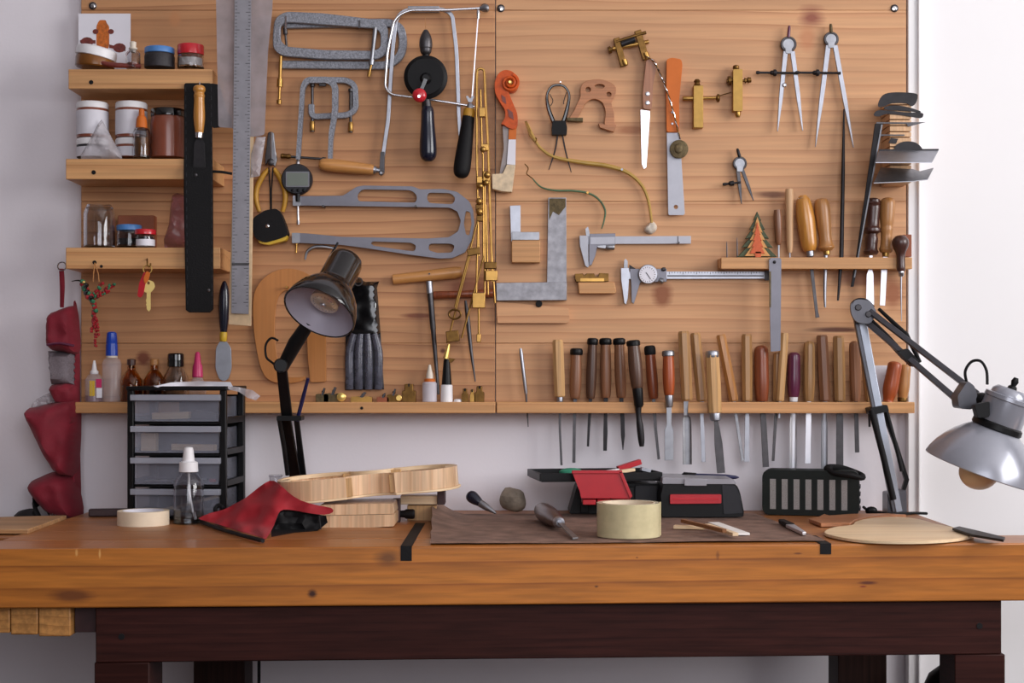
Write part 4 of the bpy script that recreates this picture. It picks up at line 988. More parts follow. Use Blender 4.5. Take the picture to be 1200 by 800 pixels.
# ------------------------------------------------------------------ small things on the left ledge
t = T('glue_bottle', 'small white glue bottle with a conical tip and amber collar', 'bottle')
P('bottle_body', G().stand(503.5, L0, .03, [(0, 7.6), (1, 8.6), (22, 8.6), (24, 7)], 20), 'bottle_plastic', t)
P('collar', G().stand(503.5, L0, .03, [(23.5, 5), (24, 6.4), (27, 6.4), (28, 4)], 16), 'orange_paint', t)
P('tip', G().stand(503.5, L0, .03, [(27, 4.4), (33, 4), (38, 2.6), (44, 1.4)], 16), 'cream_plastic', t)
t = T('black_capped_bottle', 'small white bottle with a tall tapered black cap', 'bottle')
P('bottle_body', G().stand(523.5, L0, .03, [(0, 6.6), (.6, 7.2), (20, 6.8), (21, 5)], 18), 'white_plastic', t)
P('cap', G().stand(523.5, L0, .03, [(20.5, 5.4), (21, 6), (34, 5), (48, 3.8), (51, 3)], 18), 'black_plastic', t)
P('brush_flag', G().prism([(519, 418), (534, 420.5), (529, 425), (523, 424)], .026, .034), 'brass_dark', t, .0005)
def weight(label, cx, w, h, mat, style, d=.03):
    t = T('brass_plane' if style == 'plane' else 'brass_piece', label, 'plane' if style == 'plane' else 'brass piece', 'little brass pieces on the left ledge')
    y = L0
    if style == 'plane':
        P('body', G().prism(rnd([(cx - w / 2, y), (cx - w / 2, y - h * .55), (cx - w * .2, y - h * .6), (cx, y - h * .45), (cx + w * .3, y - h * .6), (cx + w / 2, y - h * .5), (cx + w / 2, y)], 1.2), d - .009, d + .009), mat, t, .001)
        P('iron', G().prism([(cx - w * .1, y - h * .5), (cx + w * .1, y - h), (cx + w * .22, y - h * .95), (cx + w * .05, y - h * .45)], d - .005, d + .005), 'steel_dark', t)
        P('wedge', G().bpx(cx + w * .05, y - h * .72, d, 2, 8), 'brass_dark', t)
    else:
        P('body', G().prism([(cx - w / 2, y), (cx - w / 2, y - h * .62), (cx - w * .32, y - h * .66), (cx - w * .32, y - h), (cx + w * .32, y - h), (cx + w * .32, y - h * .66), (cx + w / 2, y - h * .62), (cx + w / 2, y)], d - .009, d + .009), mat, t, .0012)
        P('top_slot', G().prism(rect(cx - 1, y - h - .2, cx + 1, y - h + 3), d - .0095, d + .0095), 'black_rubber', t)
weight('dark little plane at the left end of the brass pieces, behind the lamp', 378, 15, 17, 'bronze_tarnish', 'plane')
weight('tarnished brass finger plane between lamp arm and tool roll', 390, 20, 18, 'bronze_tarnish', 'plane')
S('brass_ring', G().lpx((401, 465, .026), (401, 465, .044), [(0, 4.5), (.05, 5.2), (.95, 5.2), (1, 4.5)], 18), 'brass_bright', 'shiny brass cylinder below the left edge of the tool roll', 'brass piece', group='little brass pieces on the left ledge')
weight('flat pale brass plane right under the black tool roll', 424, 25, 12, 'brass', 'plane')
weight('small reddish finger plane to the right of the tool roll', 449, 14, 11, 'brown_card', 'plane')
weight('tiny brass plane with a raised iron near the square brass block', 461, 14, 16, 'brass_dark', 'plane')
S('brass_ring', G().lpx((468, 466, .028), (468, 466, .046), [(0, 3), (.05, 3.6), (.95, 3.6), (1, 3)], 18), 'brass_bright', 'small bright brass ring against the square brass block', 'brass piece', group='little brass pieces on the left ledge')
weight('dark square-shouldered brass block standing left of the glue bottle', 479.5, 16, 21.5, 'brass_dark', 'block', .036)
S('bottle_stopper', G().stand(537, L0, .03, [(0, 5.4), (1.5, 5.6), (3.4, 4.6), (4, 2)], 16), 'white_plastic', 'little white stopper lying beside the black-capped bottle', 'cap')
weight('short dark brass block, leftmost of three beside the board joint', 545, 8, 16, 'brass_dark', 'block')
weight('bright narrow brass block between two dark ones by the board joint', 553.5, 6, 15, 'brass', 'block')
weight('tall dark brass block nearest to the board joint', 562, 11, 19, 'brass_dark', 'block', .034)
# ------------------------------------------------------------------ right board: scroll, clip, bridge
t = T('violin_scroll', 'orange varnished instrument scroll with a white neck strip', 'scroll')
body = cr([(591, 83.5), (600, 85), (606, 92), (607, 102), (602, 108), (596, 107.5), (598, 114), (602, 124), (606, 134), (606.5, 146), (603, 152), (596, 151), (590, 147), (587.5, 146), (591.5, 139), (591.5, 130), (586, 121), (580.5, 110), (580, 97), (584, 88)], 4, True)
P('pegbox', G().prism(body, .004, .028), 'scroll_varnish', t, .003)
sp = []
for k in range(40):
    a = k / 39 * math.pi * 4.2; r = 10.2 * (1 - k / 46); sp.append((597.5 + r * math.cos(a - 1.2), 97 + r * math.sin(a - 1.2), .027 + .009 * k / 39))
P('volute', G().tpx(sp, [2.2 - k / 39 * .8 for k in range(40)], 8), 'scroll_varnish', t)
P('volute_eye', G().lpx((597.5, 97, .03), (597.5, 97, .04), [(0, 2.8), (.7, 2.6), (1, 1.4)], 12), 'brass_bright', t)
for (x, y, w, h) in ((590.5, 116.5, 3, 5.5), (598.5, 134, 3.6, 6.5)):
    P('peg_hole', G().prism([(x - w, y - h), (x + w * .6, y - h * .4), (x + w, y + h), (x - w * .6, y + h * .4)], .0275, .029), 'scroll_dark', t)
P('heel_strip', G().prism([(596.5, 150), (605.5, 148), (604.5, 164), (596, 164)], .006, .024), 'orange_paint', t)
P('white_strip', G().prism([(596, 164.2), (604.5, 164.2), (604, 194), (594, 193)], .006, .024), 'white_paper', t)
P('neck_side', G().prism([(589, 148), (596, 150), (595.5, 164), (593.5, 193), (588, 205), (585.5, 204), (590.5, 175)], .005, .022), 'scroll_side', t)
P('neck_block', G().prism([(576.5, 204.5), (589, 204), (594, 193.5), (604, 194.3), (600, 225.5), (588, 225), (577, 222)], .005, .026), 'bone_block', t, .001)
t = T('spring_clip', 'black wire spring clip hanging between scroll and bridge', 'clip')
P('loop', G().tpx([(650, 146, .012), (643, 128, .012), (641, 112, .012), (646, 102, .012), (654, 99.5, .012), (662, 102, .012), (667, 112, .012), (664, 130, .012), (659, 146, .012)], [2.6, 2.4, 1.6, 1.5, 1.5, 1.5, 1.6, 2.4, 2.6], 8, 5), 'black_gloss', t)
P('inner_spring', G().tpx([(644, 110, .012), (648, 118, .012), (645, 124, .012)], .5, 6, 3).tpx([(664, 108, .012), (660.5, 119, .012), (661, 122, .012)], .5, 6, 3), 'steel_black', t, kind='stuff')
P('collar', G().prism(rnd([(647.5, 142), (662.5, 142), (664.5, 150), (664, 158.5), (647, 158.5), (646.5, 150)], 1.5), .004, .02), 'wheel_black', t, .0012)
P('prong', G().tpx([(653.5, 158, .012), (650, 178, .012), (643, 199, .012)], [1.0, .9, .5], 6, 4), 'steel_black', t)
P('prong', G().tpx([(659, 158, .012), (663, 178, .012), (669.5, 202, .012)], [1.0, .9, .5], 6, 4), 'steel_black', t)
P('hanging_nail', G().lpx((656.5, 98, .002), (656.5, 98, .02), [(0, .9), (1, .9)], 8), 'steel_bright', t)
t = T('cello_bridge', 'pale brown carved instrument bridge hung beside the clip', 'bridge')
br = [(680, 104), (684, 97), (692, 94), (702, 93), (712, 95.5), (720, 100), (722, 106), (720, 114), (716.5, 121), (719.5, 132), (720, 143), (722.5, 148), (718, 150), (711, 147.5), (708, 144), (709.5, 132), (706, 121), (698, 116.5), (690, 118), (684.5, 124), (680, 133), (677, 139), (680, 142), (671, 141.5), (666.5, 139.5), (672, 131), (677, 120), (680, 113)]
P('body', G().prism(cr(br, 2, True), .004, .012, [circ(689, 105.5, 3.2, 12), circ(702.5, 101.5, 6, 14, 2.6), circ(713.2, 111, 3.0, 12)]), 'bridge_wood', t, .0008)
P('foot', G().prism([(664, 138.5), (683, 138.5), (683, 143), (665, 142)], .003, .016), 'bronze_tarnish', t, .0006)
P('foot', G().prism([(701, 145), (722, 148), (721, 151), (719, 155), (703, 150)], .003, .014), 'bridge_wood', t, .0006)
# brass bending jig
t = T('brass_bender', 'tarnished brass screw jig hung near the top of the right board', 'jig')
def bar(a, b, w, d0=.008, d1=.018): return G().prism(stroke([a, b], w), d0, d1)
P('cheek', bar((747, 36), (757, 70), 8), 'brass_dark', t, .001)
P('cheek', bar((722, 45), (731, 78), 7.5), 'brass_dark', t, .001)
P('crossbar', G().lpx((718, 57, .013), (760, 49, .013), [(0, 2.6), (1, 2.6)], 10), 'brass', t)
P('crossbar', G().lpx((722, 49, .016), (757, 38, .016), [(0, 2), (1, 2)], 10), 'brass_dark', t)
P('threaded_core', G().lpx((728, 52, .02), (744, 46, .02), [(0, 3.4), (1, 3.4)], 12), 'steel_black', t)
P('thumb_screw', G().lpx((719, 57, .013), (713, 59, .013), [(0, 2), (.4, 2), (.5, 4.4), (1, 4)], 12), 'brass_dark', t)
P('end_nut', G().lpx((733, 77, .014), (731, 70, .014), [(0, 3), (.2, 3.8), (1, 3.8)], 12), 'brass', t)
P('end_nut', G().lpx((759, 70, .014), (756, 62, .014), [(0, 3), (.2, 3.8), (1, 3.8)], 12), 'brass', t)
# kitchen-type knife
t = T('bench_knife', 'short bright knife with a riveted brown wooden handle', 'knife')
P('handle', G().prism(rnd([(757, 71), (763, 68.5), (769.5, 72), (768, 85), (765, 100), (763.5, 129), (753.5, 128), (753, 110), (755, 90)], 3), .006, .016), 'kitchen_handle', t, .0025)
for y in (110, 120.5): P('rivet', G().lpx((758.8, y, .0155), (758.8, y, .0175), [(0, 2.6), (.7, 2.5), (1, 1.6)], 12), 'steel_bright', t)
P('blade', G().prism([(750.5, 128.5), (761.5, 130), (761.5, 138), (757.5, 196), (754.5, 198), (752, 192)], .0105, .0118), 'steel_bright', t, .0002)
t = T('palette_knife', 'wide flat spatula with an orange wooden handle and pale blade', 'spatula')
P('handle', G().prism(rnd([(781, 70), (787, 68), (798, 70), (799.5, 76), (795.5, 120), (796, 155), (781, 155), (780.5, 110)], 2.5), .006, .016), 'orange_paint', t, .0025)
for y in (131.5, 145): P('rivet', G().lpx((787.8, y, .0155), (787.8, y, .017), [(0, 1.6), (.7, 1.5), (1, 1)], 10), 'steel_bright', t)
P('blade', G().prism([(781.3, 155.5), (796.5, 155.5), (802.5, 250), (801, 252), (784, 252), (783, 250)], .0105, .012, [circ(792, 242.5, 2.5, 14)]), 'satin_white_metal', t, .0003)
t = T('medal_chain', 'thin twisted chain with a round bronze medal over the spatula', 'chain')
ch = cr([(757, 66, .02), (765, 71, .02), (772, 83, .02), (782, 108, .021), (790, 135, .021), (797, 163, .0185)], 14)
for mt, off in (('chrome', 0), ('brass_dark', math.pi)):
    P('strand', G().tube([W(*p) + Vector((math.cos(i * .9 + off), math.sin(i * .9 + off), 0)) * U * .7 for i, p in enumerate(ch)], .6 * U, 5), mt, t)
P('medal', G().lpx((795.5, 175, .0135), (795.5, 175, .019), [(0, 10), (.15, 10.8), (.85, 10.8), (1, 9.4)], 28), 'bronze_tarnish', t)
P('relief', G().bpx(795, 174, .019, (5, 1.2, 6), 10), 'bronze_tarnish', t)
# brass clamping posts
t = T('brass_clamp', 'square brass post with a horizontal screw, left of the pair', 'clamp', 'brass posts on the right board')
P('post', G().prism(rect(812, 101, 823.5, 150.5), .004, .022), 'brass_block', t, .001)
P('top_knob', G().lpx((817, 101.5, .013), (816.8, 93, .013), [(0, 2), (.2, 4), (.5, 3), (.75, 4), (1, 2.4)], 14), 'brass_dark', t)
P('bar', G().lpx((800, 115.5, .014), (842, 114.5, .014), [(0, 2.4), (.02, 2.8), (.3, 2.8), (.31, 1.9), (1, 1.9)], 10), 'brass', t)
P('thumb_screw', G().lpx((839, 115, .014), (843.5, 115, .014), [(0, 2.4), (.3, 4.8), (.8, 4.8), (1, 3)], 14), 'brass_dark', t)
t = T('brass_clamp', 'rounded brass post with thumb screws, right of the pair', 'clamp', 'brass posts on the right board')
P('post', G().prism(rect(858.5, 82, 869.5, 131, 1.5), .004, .022), 'brass_block', t, .002)
P('top_knob', G().lpx((862.5, 82, .013), (862.5, 76.5, .013), [(0, 2.4), (.3, 3.8), (.8, 3.8), (1, 2.4)], 14), 'brass_dark', t)
P('bottom_knob', G().lpx((864.5, 130.5, .013), (864.8, 137.5, .013), [(0, 3), (.6, 3.4), (1, 2)], 14), 'brass', t)
P('thumb_screw', G().lpx((859, 94, .014), (851.5, 95, .014), [(0, 2), (.3, 2), (.35, 5.4), (.75, 5.4), (.8, 2), (1, 2)], 14), 'brass_dark', t)
P('wing_screw', G().lpx((869, 95, .014), (880, 93.5, .014), [(0, 1.6), (.3, 1.6), (.35, 3.6), (.6, 2), (.65, 3.6), (1, 3)], 14), 'brass_dark', t)
P('pin', G().lpx((842, 112.5, .01), (857, 108, .01), [(0, .6), (1, .6)], 6), 'brass_dark', t)
# ------------------------------------------------------------------ dividers
def divider(label, cx, cy, r, legs, top, knob, mat='steel', d=.01, group='spring dividers on the right board'):
    t = T('divider', label, 'dividers', group)
    P('spring_ring', G().tpx([(cx + r * math.sin(a), cy - r * math.cos(a), d) for a in [k * math.pi / 11 for k in range(22)]], r * .2, 8, closed=True), 'steel_dark', t)
    P('ring_disc', G().lpx((cx, cy, d - .003), (cx, cy, d + .001), [(0, r * .9), (1, r * .85)], 20), 'steel_dull', t)
    for (x0, y0, x1, y1, w) in legs:
        P('leg', G().prism([(x0 - w / 2, y0), (x0 + w / 2, y0), (x0 + (x1 - x0) * .55 + w * .45, y0 + (y1 - y0) * .55), (x1 + .4, y1), (x1 - .4, y1), (x0 + (x1 - x0) * .55 - w * .45, y0 + (y1 - y0) * .55)], d - .001, d + .004), mat, t, .0006)
    P('stem', G().lpx((cx, cy - r, d + .002), (top[0], top[1], d + .002), [(0, 1.6), (.15, 2), (.8, 1.8), (1, 1.2)], 10), knob, t)
    P('fulcrum', G().prism(rnd([(cx - 4, cy + r * .5), (cx + 4, cy + r * .5), (cx + 3, cy + r * 1.35), (cx - 3, cy + r * 1.35)], 1), d + .002, d + .006), 'steel_dull', t, .0006)
    return t
t1 = divider('left pair of steel spring dividers with a dark red stem', 924, 52, 8, [(920.5, 60, 911, 154, 5.5), (928.5, 60, 940.5, 153, 5.5)], (925, 30), 'purple_paint')
t2 = divider('right and longest pair of steel dividers with a greenish stem', 974, 46, 7.5, [(970.5, 53, 955.5, 172, 5.8), (978.5, 53, 1000, 173, 5.8)], (973.5, 28), 'bronze_tarnish')
for tt, x0, x1, kx in ((t1, 886, 934, 907), (t2, 932, 985, 957)):
    P('adjusting_rod', G().lpx((x0, 85, .017), (x1, 85.6, .017), [(0, 1.6), (.05, 2.2), (.1, 1.4), (.98, 1.4), (1, 2)], 10), 'steel_black', tt)
    P('adjusting_nut', G().lpx((kx - 5, 85.2, .017), (kx + 4, 85.3, .017), [(0, 1.4), (.2, 2.6), (.45, 2.8), (.5, 4), (.8, 4), (1, 1.6)], 14), 'steel_black', tt)
P('hinge_screw', G().lpx((919, 100, .013), (919, 100, .018), [(0, 2.6), (.6, 2.6), (1, 1.2)], 12), 'steel_bright', t1)
t3 = divider('small dark spring dividers below the left pair of dividers', 867, 191.5, 7, [(864.5, 198, 869, 239, 4.2), (869.5, 198, 883, 235, 4.2)], (864, 174), 'steel_black', 'steel_dark')
P('adjusting_rod', G().lpx((847, 216, .016), (868, 213.5, .016), [(0, 1.4), (.1, 2), (.3, 1.2), (.4, 3), (.6, 3), (.65, 1.2), (1, 1.2)], 10), 'steel_black', t3)
# ------------------------------------------------------------------ purfling strips
t = T('bent_strip', 'long yellow bent wooden strip curling to a white blob', 'strip')
P('strip', G().tube([W(*p) for p in cr([(618, 145, .008), (626, 162, .010), (634, 174, .011), (650, 184, .011), (680, 190, .010), (710, 194, .010), (735, 202, .010), (752, 217, .010), (760, 236, .010), (764, 262, .010)], 6)], [r * U for r in [q[0] for q in cr([(1.4,), (1.6,), (1.6,), (1.9,), (2.4,), (2.5,), (2.2,), (1.9,), (1.7,), (1.4,)], 6)]], 8), 'purfling_yellow', t)
P('flat_end', G().prism(stroke([(616, 142), (622, 158), (627, 166)], [2.5, 4.2, 2.5]), .006, .0115), 'brass_dark', t, .0004)
P('binding', G().tpx([(625, 161, .008), (629, 163, .012), (627, 168, .013)], .9, 6, 3), 'brass_dark', t)
P('white_blob', G().puff(cr([(755, 268), (759, 263), (765, 259), (770, 264), (769, 270), (763, 274), (757, 272)], 3, True), .004, .012, 4, .003, 2, 5, 1), 'cream_plastic', t)
P('holding_pin', G().lpx((728, 200, .002), (728, 200, .022), [(0, .8), (.9, .8), (1, 1.4)], 8), 'steel_dull', t)
t = T('bent_strip', 'short green bent strip hanging below the long yellow one', 'strip')
P('strip', G().tpx([(624, 209, .008), (634, 219, .01), (650, 223, .01), (672, 223.5, .01), (690, 226.5, .01), (702, 234, .01), (709, 246, .01), (708, 258, .01), (705, 268, .01)], [.7, 1, 1.2, 1.3, 1.3, 1.2, 1.2, 1, .7], 8, 6), 'purfling_green', t)
P('wire_end', G().tpx([(615, 192, .008), (619, 197, .01), (617, 203, .012), (620, 206, .01), (624, 209, .008)], .6, 6, 4), 'brass_dark', t)
P('holding_pin', G().lpx((688, 227, .002), (688, 227, .022), [(0, .8), (.9, .8), (1, 1.4)], 8), 'brass', t)
# ------------------------------------------------------------------ squares and their rests
t = T('small_square', 'small steel square resting on a pine block', 'square')
P('blade', G().prism([(597.5, 241), (610, 240.5), (610, 283), (599, 283)], .008, .012), 'steel', t, .0004)
P('stock', G().prism(rect(600, 272, 632, 281.5), .004, .018), 'steel_dull', t, .0006)
S('pine_rest', G().prism(rect(599.5, 282, 633, 308), .0005, .024), 'pine_ledge', 'square pine block screwed under the small steel square', 'block', .0015)
t = T('large_square', 'big worn steel engineer square with a thick base', 'square')
P('blade', G().prism([(642.5, 231.5), (663.5, 231.5), (664, 331), (641, 331)], .004, .0085), 'steel_spotted', t, .0004)
P('stock', G().prism([(581.5, 331.5), (664, 330.5), (664, 351.8), (582, 352.5)], .003, .02), 'steel_spotted', t, .0008)
P('stain', G().prism([(643.5, 232.5), (662.8, 232.5), (662.8, 242), (655, 252), (648, 248), (643.5, 258)], .0085, .0088), 'bronze_tarnish', t)
t = T('pine_rest', 'long pine rest with a peg hole below the big square', 'block')
P('block', G().prism(rnd([(581.5, 353.5), (666.5, 361), (667.5, 376), (664, 378.5), (583, 378.5)], 1.5), .0005, .012), 'pine_board', t, .0012)
P('hanging_peg', G().lpx((631.5, 356, .011), (631.5, 356, .016), [(0, 4), (.8, 4), (1, 3.4)], 16), 'black_rubber', t)
# ------------------------------------------------------------------ vernier caliper
t = T('vernier_caliper', 'plain steel vernier caliper lying level on the right board', 'caliper')
P('beam', G().prism([(679, 277), (809.5, 276.5), (809.5, 285.5), (679, 286)], .006, .010), 'satin_white_metal', t, .0004)
P('fixed_jaw', G().prism([(679, 276), (688, 276), (689.5, 286), (689.5, 306), (691, 311), (688.5, 313.5), (685.5, 311), (679.5, 288)], .005, .0115), 'satin_white_metal', t, .0005)
P('upper_jaw', G().prism([(687, 277), (686, 268), (689, 265.5), (690.8, 272), (691, 277)], .006, .010), 'steel_dull', t)
P('slider', G().prism([(691, 274), (721, 273.5), (721, 287), (700, 288), (697.5, 300), (693, 311), (690.2, 311), (690.2, 287)], .0045, .013), 'paint_caliper', t, .0006)
P('slider_face', G().prism([(692, 278), (720.5, 277.5), (720.5, 285.6), (692, 286)], .013, .0135), 'satin_white_metal', t)
P('thumb_wheel', G().lpx((710, 289.5, .009), (720, 289.5, .009), [(0, 3), (.1, 3.6), (.9, 3.6), (1, 3)], 14), 'steel_dull', t)
P('lock_slide', G().prism([(698, 287), (713, 287), (709, 291), (701, 290)], .006, .0125), 'steel_dull', t)
P('end_pin', G().lpx((794.5, 285, .005), (794.5, 285, .02), [(0, 1.2), (1, 1.2)], 8), 'steel_dark', t)
P('end_line', G().prism(rect(793.8, 276.6, 795, 285.4), .0101, .0104), 'steel_dark', t)
# brass bridge plane on a pine block
t = T('brass_rasp', 'small notched brass block lying on a pine rest', 'brass block')
P('body', G().prism([(673.5, 321), (683, 320.5), (684, 323), (687, 320.5), (696, 320.5), (697.5, 324.5), (700.5, 324.5), (702, 320), (713, 320.5), (713, 330), (675, 330.5), (673.5, 327)], .003, .02), 'brass_dark', t, .0008)
P('inset', G().prism(rect(680, 326, 708, 329.5), .02, .0206), 'brass', t)
S('pine_rest', G().prism([(677, 331), (719.5, 330.8), (722, 342), (720, 344), (678, 344)], .0005, .022), 'pine_ledge', 'low pine rest under the notched brass block', 'block', .0015)
# ------------------------------------------------------------------ dial caliper
t = T('dial_caliper', 'dial caliper with a round white face lying level below the vernier', 'caliper')
P('beam', G().prism([(727.5, 318), (896, 318), (896, 326.5), (727.5, 327)], .006, .010), 'steel', t, .0004)
g = G()
for k in range(34): g.prism(rect(784 + k * 3.2, 318.4, 784.7 + k * 3.2, 318.4 + (3 if k % 5 == 0 else 1.8)), .0101, .0104)
P('graduations', g, 'steel_dark', t, kind='stuff')
P('beam_groove', G().prism(rect(782, 322.3, 895, 324), .0101, .0103), 'steel_dark', t)
P('end_stop', G().prism(rect(896, 317, 905, 328.5, 1), .005, .012), 'steel_dark', t, .0006)
P('fixed_jaw', G().prism([(727.5, 314), (737, 314), (737, 327), (735.5, 350), (733.5, 357), (731.5, 355), (727.8, 328)], .005, .0115), 'steel', t, .0005)
P('upper_jaw', G().prism([(731, 315), (731.5, 305), (733, 303), (735.5, 306), (735.5, 315)], .006, .010), 'steel_dull', t)
P('slider', G().prism([(738, 315), (781, 315), (781, 330), (750, 331), (744.5, 350), (742.5, 356), (740, 354), (739.5, 331)], .0045, .012), 'paint_caliper', t, .0006)
P('upper_slider_jaw', G().prism([(737.5, 315.5), (737.5, 310), (742, 313), (746, 315.5)], .006, .010), 'steel_black', t)
P('dial_case', G().lpx((759, 321.5, .011), (759, 321.5, .021), [(0, 10.5), (.15, 11.4), (.85, 11.4), (1, 10.6)], 32), 'steel', t)
P('dial_face', G().lpx((759, 321.5, .0205), (759, 321.5, .0217), [(0, 10), (1, 9.9)], 32), 'white_paper', t)
g = G()
for k in range(20):
    a = k * math.pi / 10; g.prism(stroke([(759 + 7.6 * math.cos(a), 321.5 + 7.6 * math.sin(a)), (759 + 9.3 * math.cos(a), 321.5 + 9.3 * math.sin(a))], .5), .0217, .0219)
P('dial_marks', g, 'steel_black', t, kind='stuff')
P('needle', G().prism(stroke([(757, 319), (762.5, 327)], .8), .0219, .0223), 'steel_black', t)
P('thumb_roller', G().lpx((772, 328, .012), (778, 330, .012), [(0, 2.4), (.2, 3.2), (.8, 3.2), (1, 2)], 12), 'steel_dull', t)
P('lock_screw', G().lpx((775, 316, .012), (780, 315, .012), [(0, 1.6), (.4, 2.6), (1, 2)], 10), 'steel_dark', t)
# ------------------------------------------------------------------ right rack things
TZ = 301.5
t = T('painted_tree', 'small flat wooden fir tree painted green, tan and orange', 'ornament')
def tree(cx, top, bot, w, n):
    L = [(cx, top)]; h = bot - top
    for k in range(n):
        y = top + h * (k + 1) / n; ww = w * (k + 1) / n
        L += [(cx + ww, y), (cx + ww * .62, y - h * .02)]
    L[-1] = (cx + w * .3, bot)
    return L + [(2 * cx - x, y) for x, y in reversed(L[1:])]
P('green_layer', G().prism(tree(887, 248, 301, 23, 5), .018, .028), 'tree_green', t, .0005)
P('tan_layer', G().prism(tree(887.5, 254, 300, 15, 5), .028, .031), 'tree_tan', t, .0004)
P('orange_layer', G().prism(tree(887.5, 260, 297, 9, 5), .031, .0335), 'tree_orange', t, .0004)
P('trunk', G().prism(rect(885, 295, 891.5, 301.4), .0275, .0335), 'tree_orange', t)
for i, (x, y0) in enumerate(((852, 283), (864, 278.5))):
    S('steel_needle', G().lpx((x, 312, .025), (x - .3, y0, .025), [(0, .8), (.8, .7), (1, .35)], 8), 'steel_dark', ('leftmost thin steel needle standing in the short ledge', 'thin steel needle close to the left of the painted tree')[i], 'needle', group='steel needles in the short ledge')
def tool(name, label, cat, top, bot, prof, hmat, blade, n=16, d=.03, group=None, ferr=None, cap=None, bmat='steel', bshape='flat', ph=.5, hsharp=38):
    """top, bot: handle ends in pixels; prof: [(t from bottom, radius px)]; blade: [(x,y,width)...] from the handle down"""
    t = T(name, label, cat, group)
    P('handle', G().lpx((bot[0], bot[1], d), (top[0], top[1], d), prof, n, ph), hmat, t, 0.0, hsharp)
    ax = Vector((top[0] - bot[0], top[1] - bot[1])); L = ax.length; ax.normalize()
    if cap:
        cm, ch_, cr_ = cap
        P('cap', G().lpx((top[0] - ax.x * ch_ * .6, top[1] - ax.y * ch_ * .6, d), (top[0] + ax.x * ch_ * .4, top[1] + ax.y * ch_ * .4, d), [(0, cr_ * .9), (.12, cr_), (.7, cr_), (.92, cr_ * .85), (1, cr_ * .5)], 18), cm, t)
    if ferr:
        fm, fh, fr = ferr
        P('ferrule', G().lpx((bot[0] - ax.x * fh, bot[1] - ax.y * fh, d), (bot[0] + ax.x * 1.2, bot[1] + ax.y * 1.2, d), [(0, fr * .7), (.12, fr * .9), (.9, fr), (1, fr * .95)], 16), fm, t)
    if blade:
        if bshape == 'round':
            pts = [(x, y, d) for x, y, w in blade]; g = G().tpx(pts, [w / 2 for _, _, w in blade], 10, 3)
        elif bshape == 'gouge':
            g = G(); pl = cr(blade, 4); V = []; m = len(pl); k = 7
            for i, (x, y, w) in enumerate(pl):
                for j in range(k):
                    a = math.pi * (j / (k - 1)); V.append(W(x - w / 2 * math.cos(a), y, d - .002 + .0035 * (1 - math.sin(a) * (i / m))))
                for j in range(k):
                    a = math.pi * (j / (k - 1)); V.append(W(x + w / 2 * math.cos(a), y, d - .0045 + .0035 * (1 - math.sin(a) * (i / m))))
            Fc = []
            kk = 2 * k
            for i in range(m - 1):
                for j in range(kk): Fc.append((i * kk + j, i * kk + (j + 1) % kk, (i + 1) * kk + (j + 1) % kk, (i + 1) * kk + j))
            Fc += [tuple(range(kk)), tuple(range((m - 1) * kk, m * kk))]
            g.add(V, Fc)
        else:
            ctr = [(x, y) for x, y, w in blade]; g = G().prism(stroke(ctr, [w for _, _, w in blade]), d - .0012, d + .0018)
        P('blade', g, bmat, t, .0004 if bshape == 'flat' else 0)
    return t
def rnd_prof(r, waist=.85, end=.55): return cr([(0, r * .75), (.06, r * waist), (.3, r), (.65, r * .98), (.9, r * .95), (.97, r * .75), (1, r * .35)], 4)
tool('awl', 'short dark brown stick awl right of the painted tree', 'awl', (911, 246), (912.5, 287), [(0, 2.4), (.1, 4), (.8, 5), (1, 4.2)], 'brown_handle', [(912.5, 287, 2), (912.5, 318, 1.6)], 12, .024, bmat='steel_dull')
tool('dowel_tool', 'tall pale dowel standing in the short ledge', 'dowel', (925, 221.5), (925.5, 296), [(0, 2.6), (.1, 3.8), (.9, 5), (1, 4.4)], 'beech', [(925.5, 296, 1.6), (925.7, 316, 1.4)], 14, .024, bmat='steel_dull')
tool('screwdriver', 'orange wooden handled screwdriver with a steel band at its top', 'screwdriver', (940.5, 229), (949, 294), cr([(0, 6.5), (.08, 8.8), (.3, 10), (.6, 10.8), (.85, 9), (.93, 7.5), (1, 4)], 4), 'orange_handle', [(949.5, 296, 4.6), (951, 314, 4), (957, 366, 3.6), (958, 372, 4.8)], 20, .026, cap=None, ferr=('steel', 7, 4.6), bmat='steel_dark')
P('band', G().lpx((940.9, 236.5, .026), (940.4, 231.5, .026), [(0, 6.2), (.2, 7.2), (.9, 6.4), (1, 5)], 18), 'chrome', TOP[-1])
tool('rasp', 'light brown turned handle tool beside the orange screwdriver', 'file', (962, 232.5), (968.5, 294), cr([(0, 6), (.06, 10), (.12, 8.6), (.25, 7.4), (.55, 8.6), (.85, 9.2), (.97, 7), (1, 3)], 4), 'tan_handle', [(967.8, 296, 5), (966.5, 340, 4), (967, 360, 2.6)], 20, .026, ferr=('brass', 5, 4.2), bmat='steel', bshape='round')
S('thin_file', G().tube([W(*p) for p in ((989, 128, .012), (988, 200, .018), (986, 300, .026), (982, 352, .03))], [.9 * U, 2.2 * U, 2.6 * U, 1.2 * U], 8), 'steel_black', 'very long thin black needle file passing through the short ledge', 'file')
t = T('long_file', 'long flat black file leaning diagonally through the short ledge', 'file')
P('blade', G().ext([W(1025, 145, .075), W(1034, 145, .075), W(1000, 336, .022), W(996.5, 336, .022), W(1003, 300, .03)], (0, -.004, 0)), 'steel_black', t, .0006)
P('edge', G().ext([W(1032.6, 146, .0795), W(1034.3, 146, .0795), W(1002, 325, .0285), W(1000.6, 325, .0285)], (0, -.0008, 0)), 'steel_dull', t)
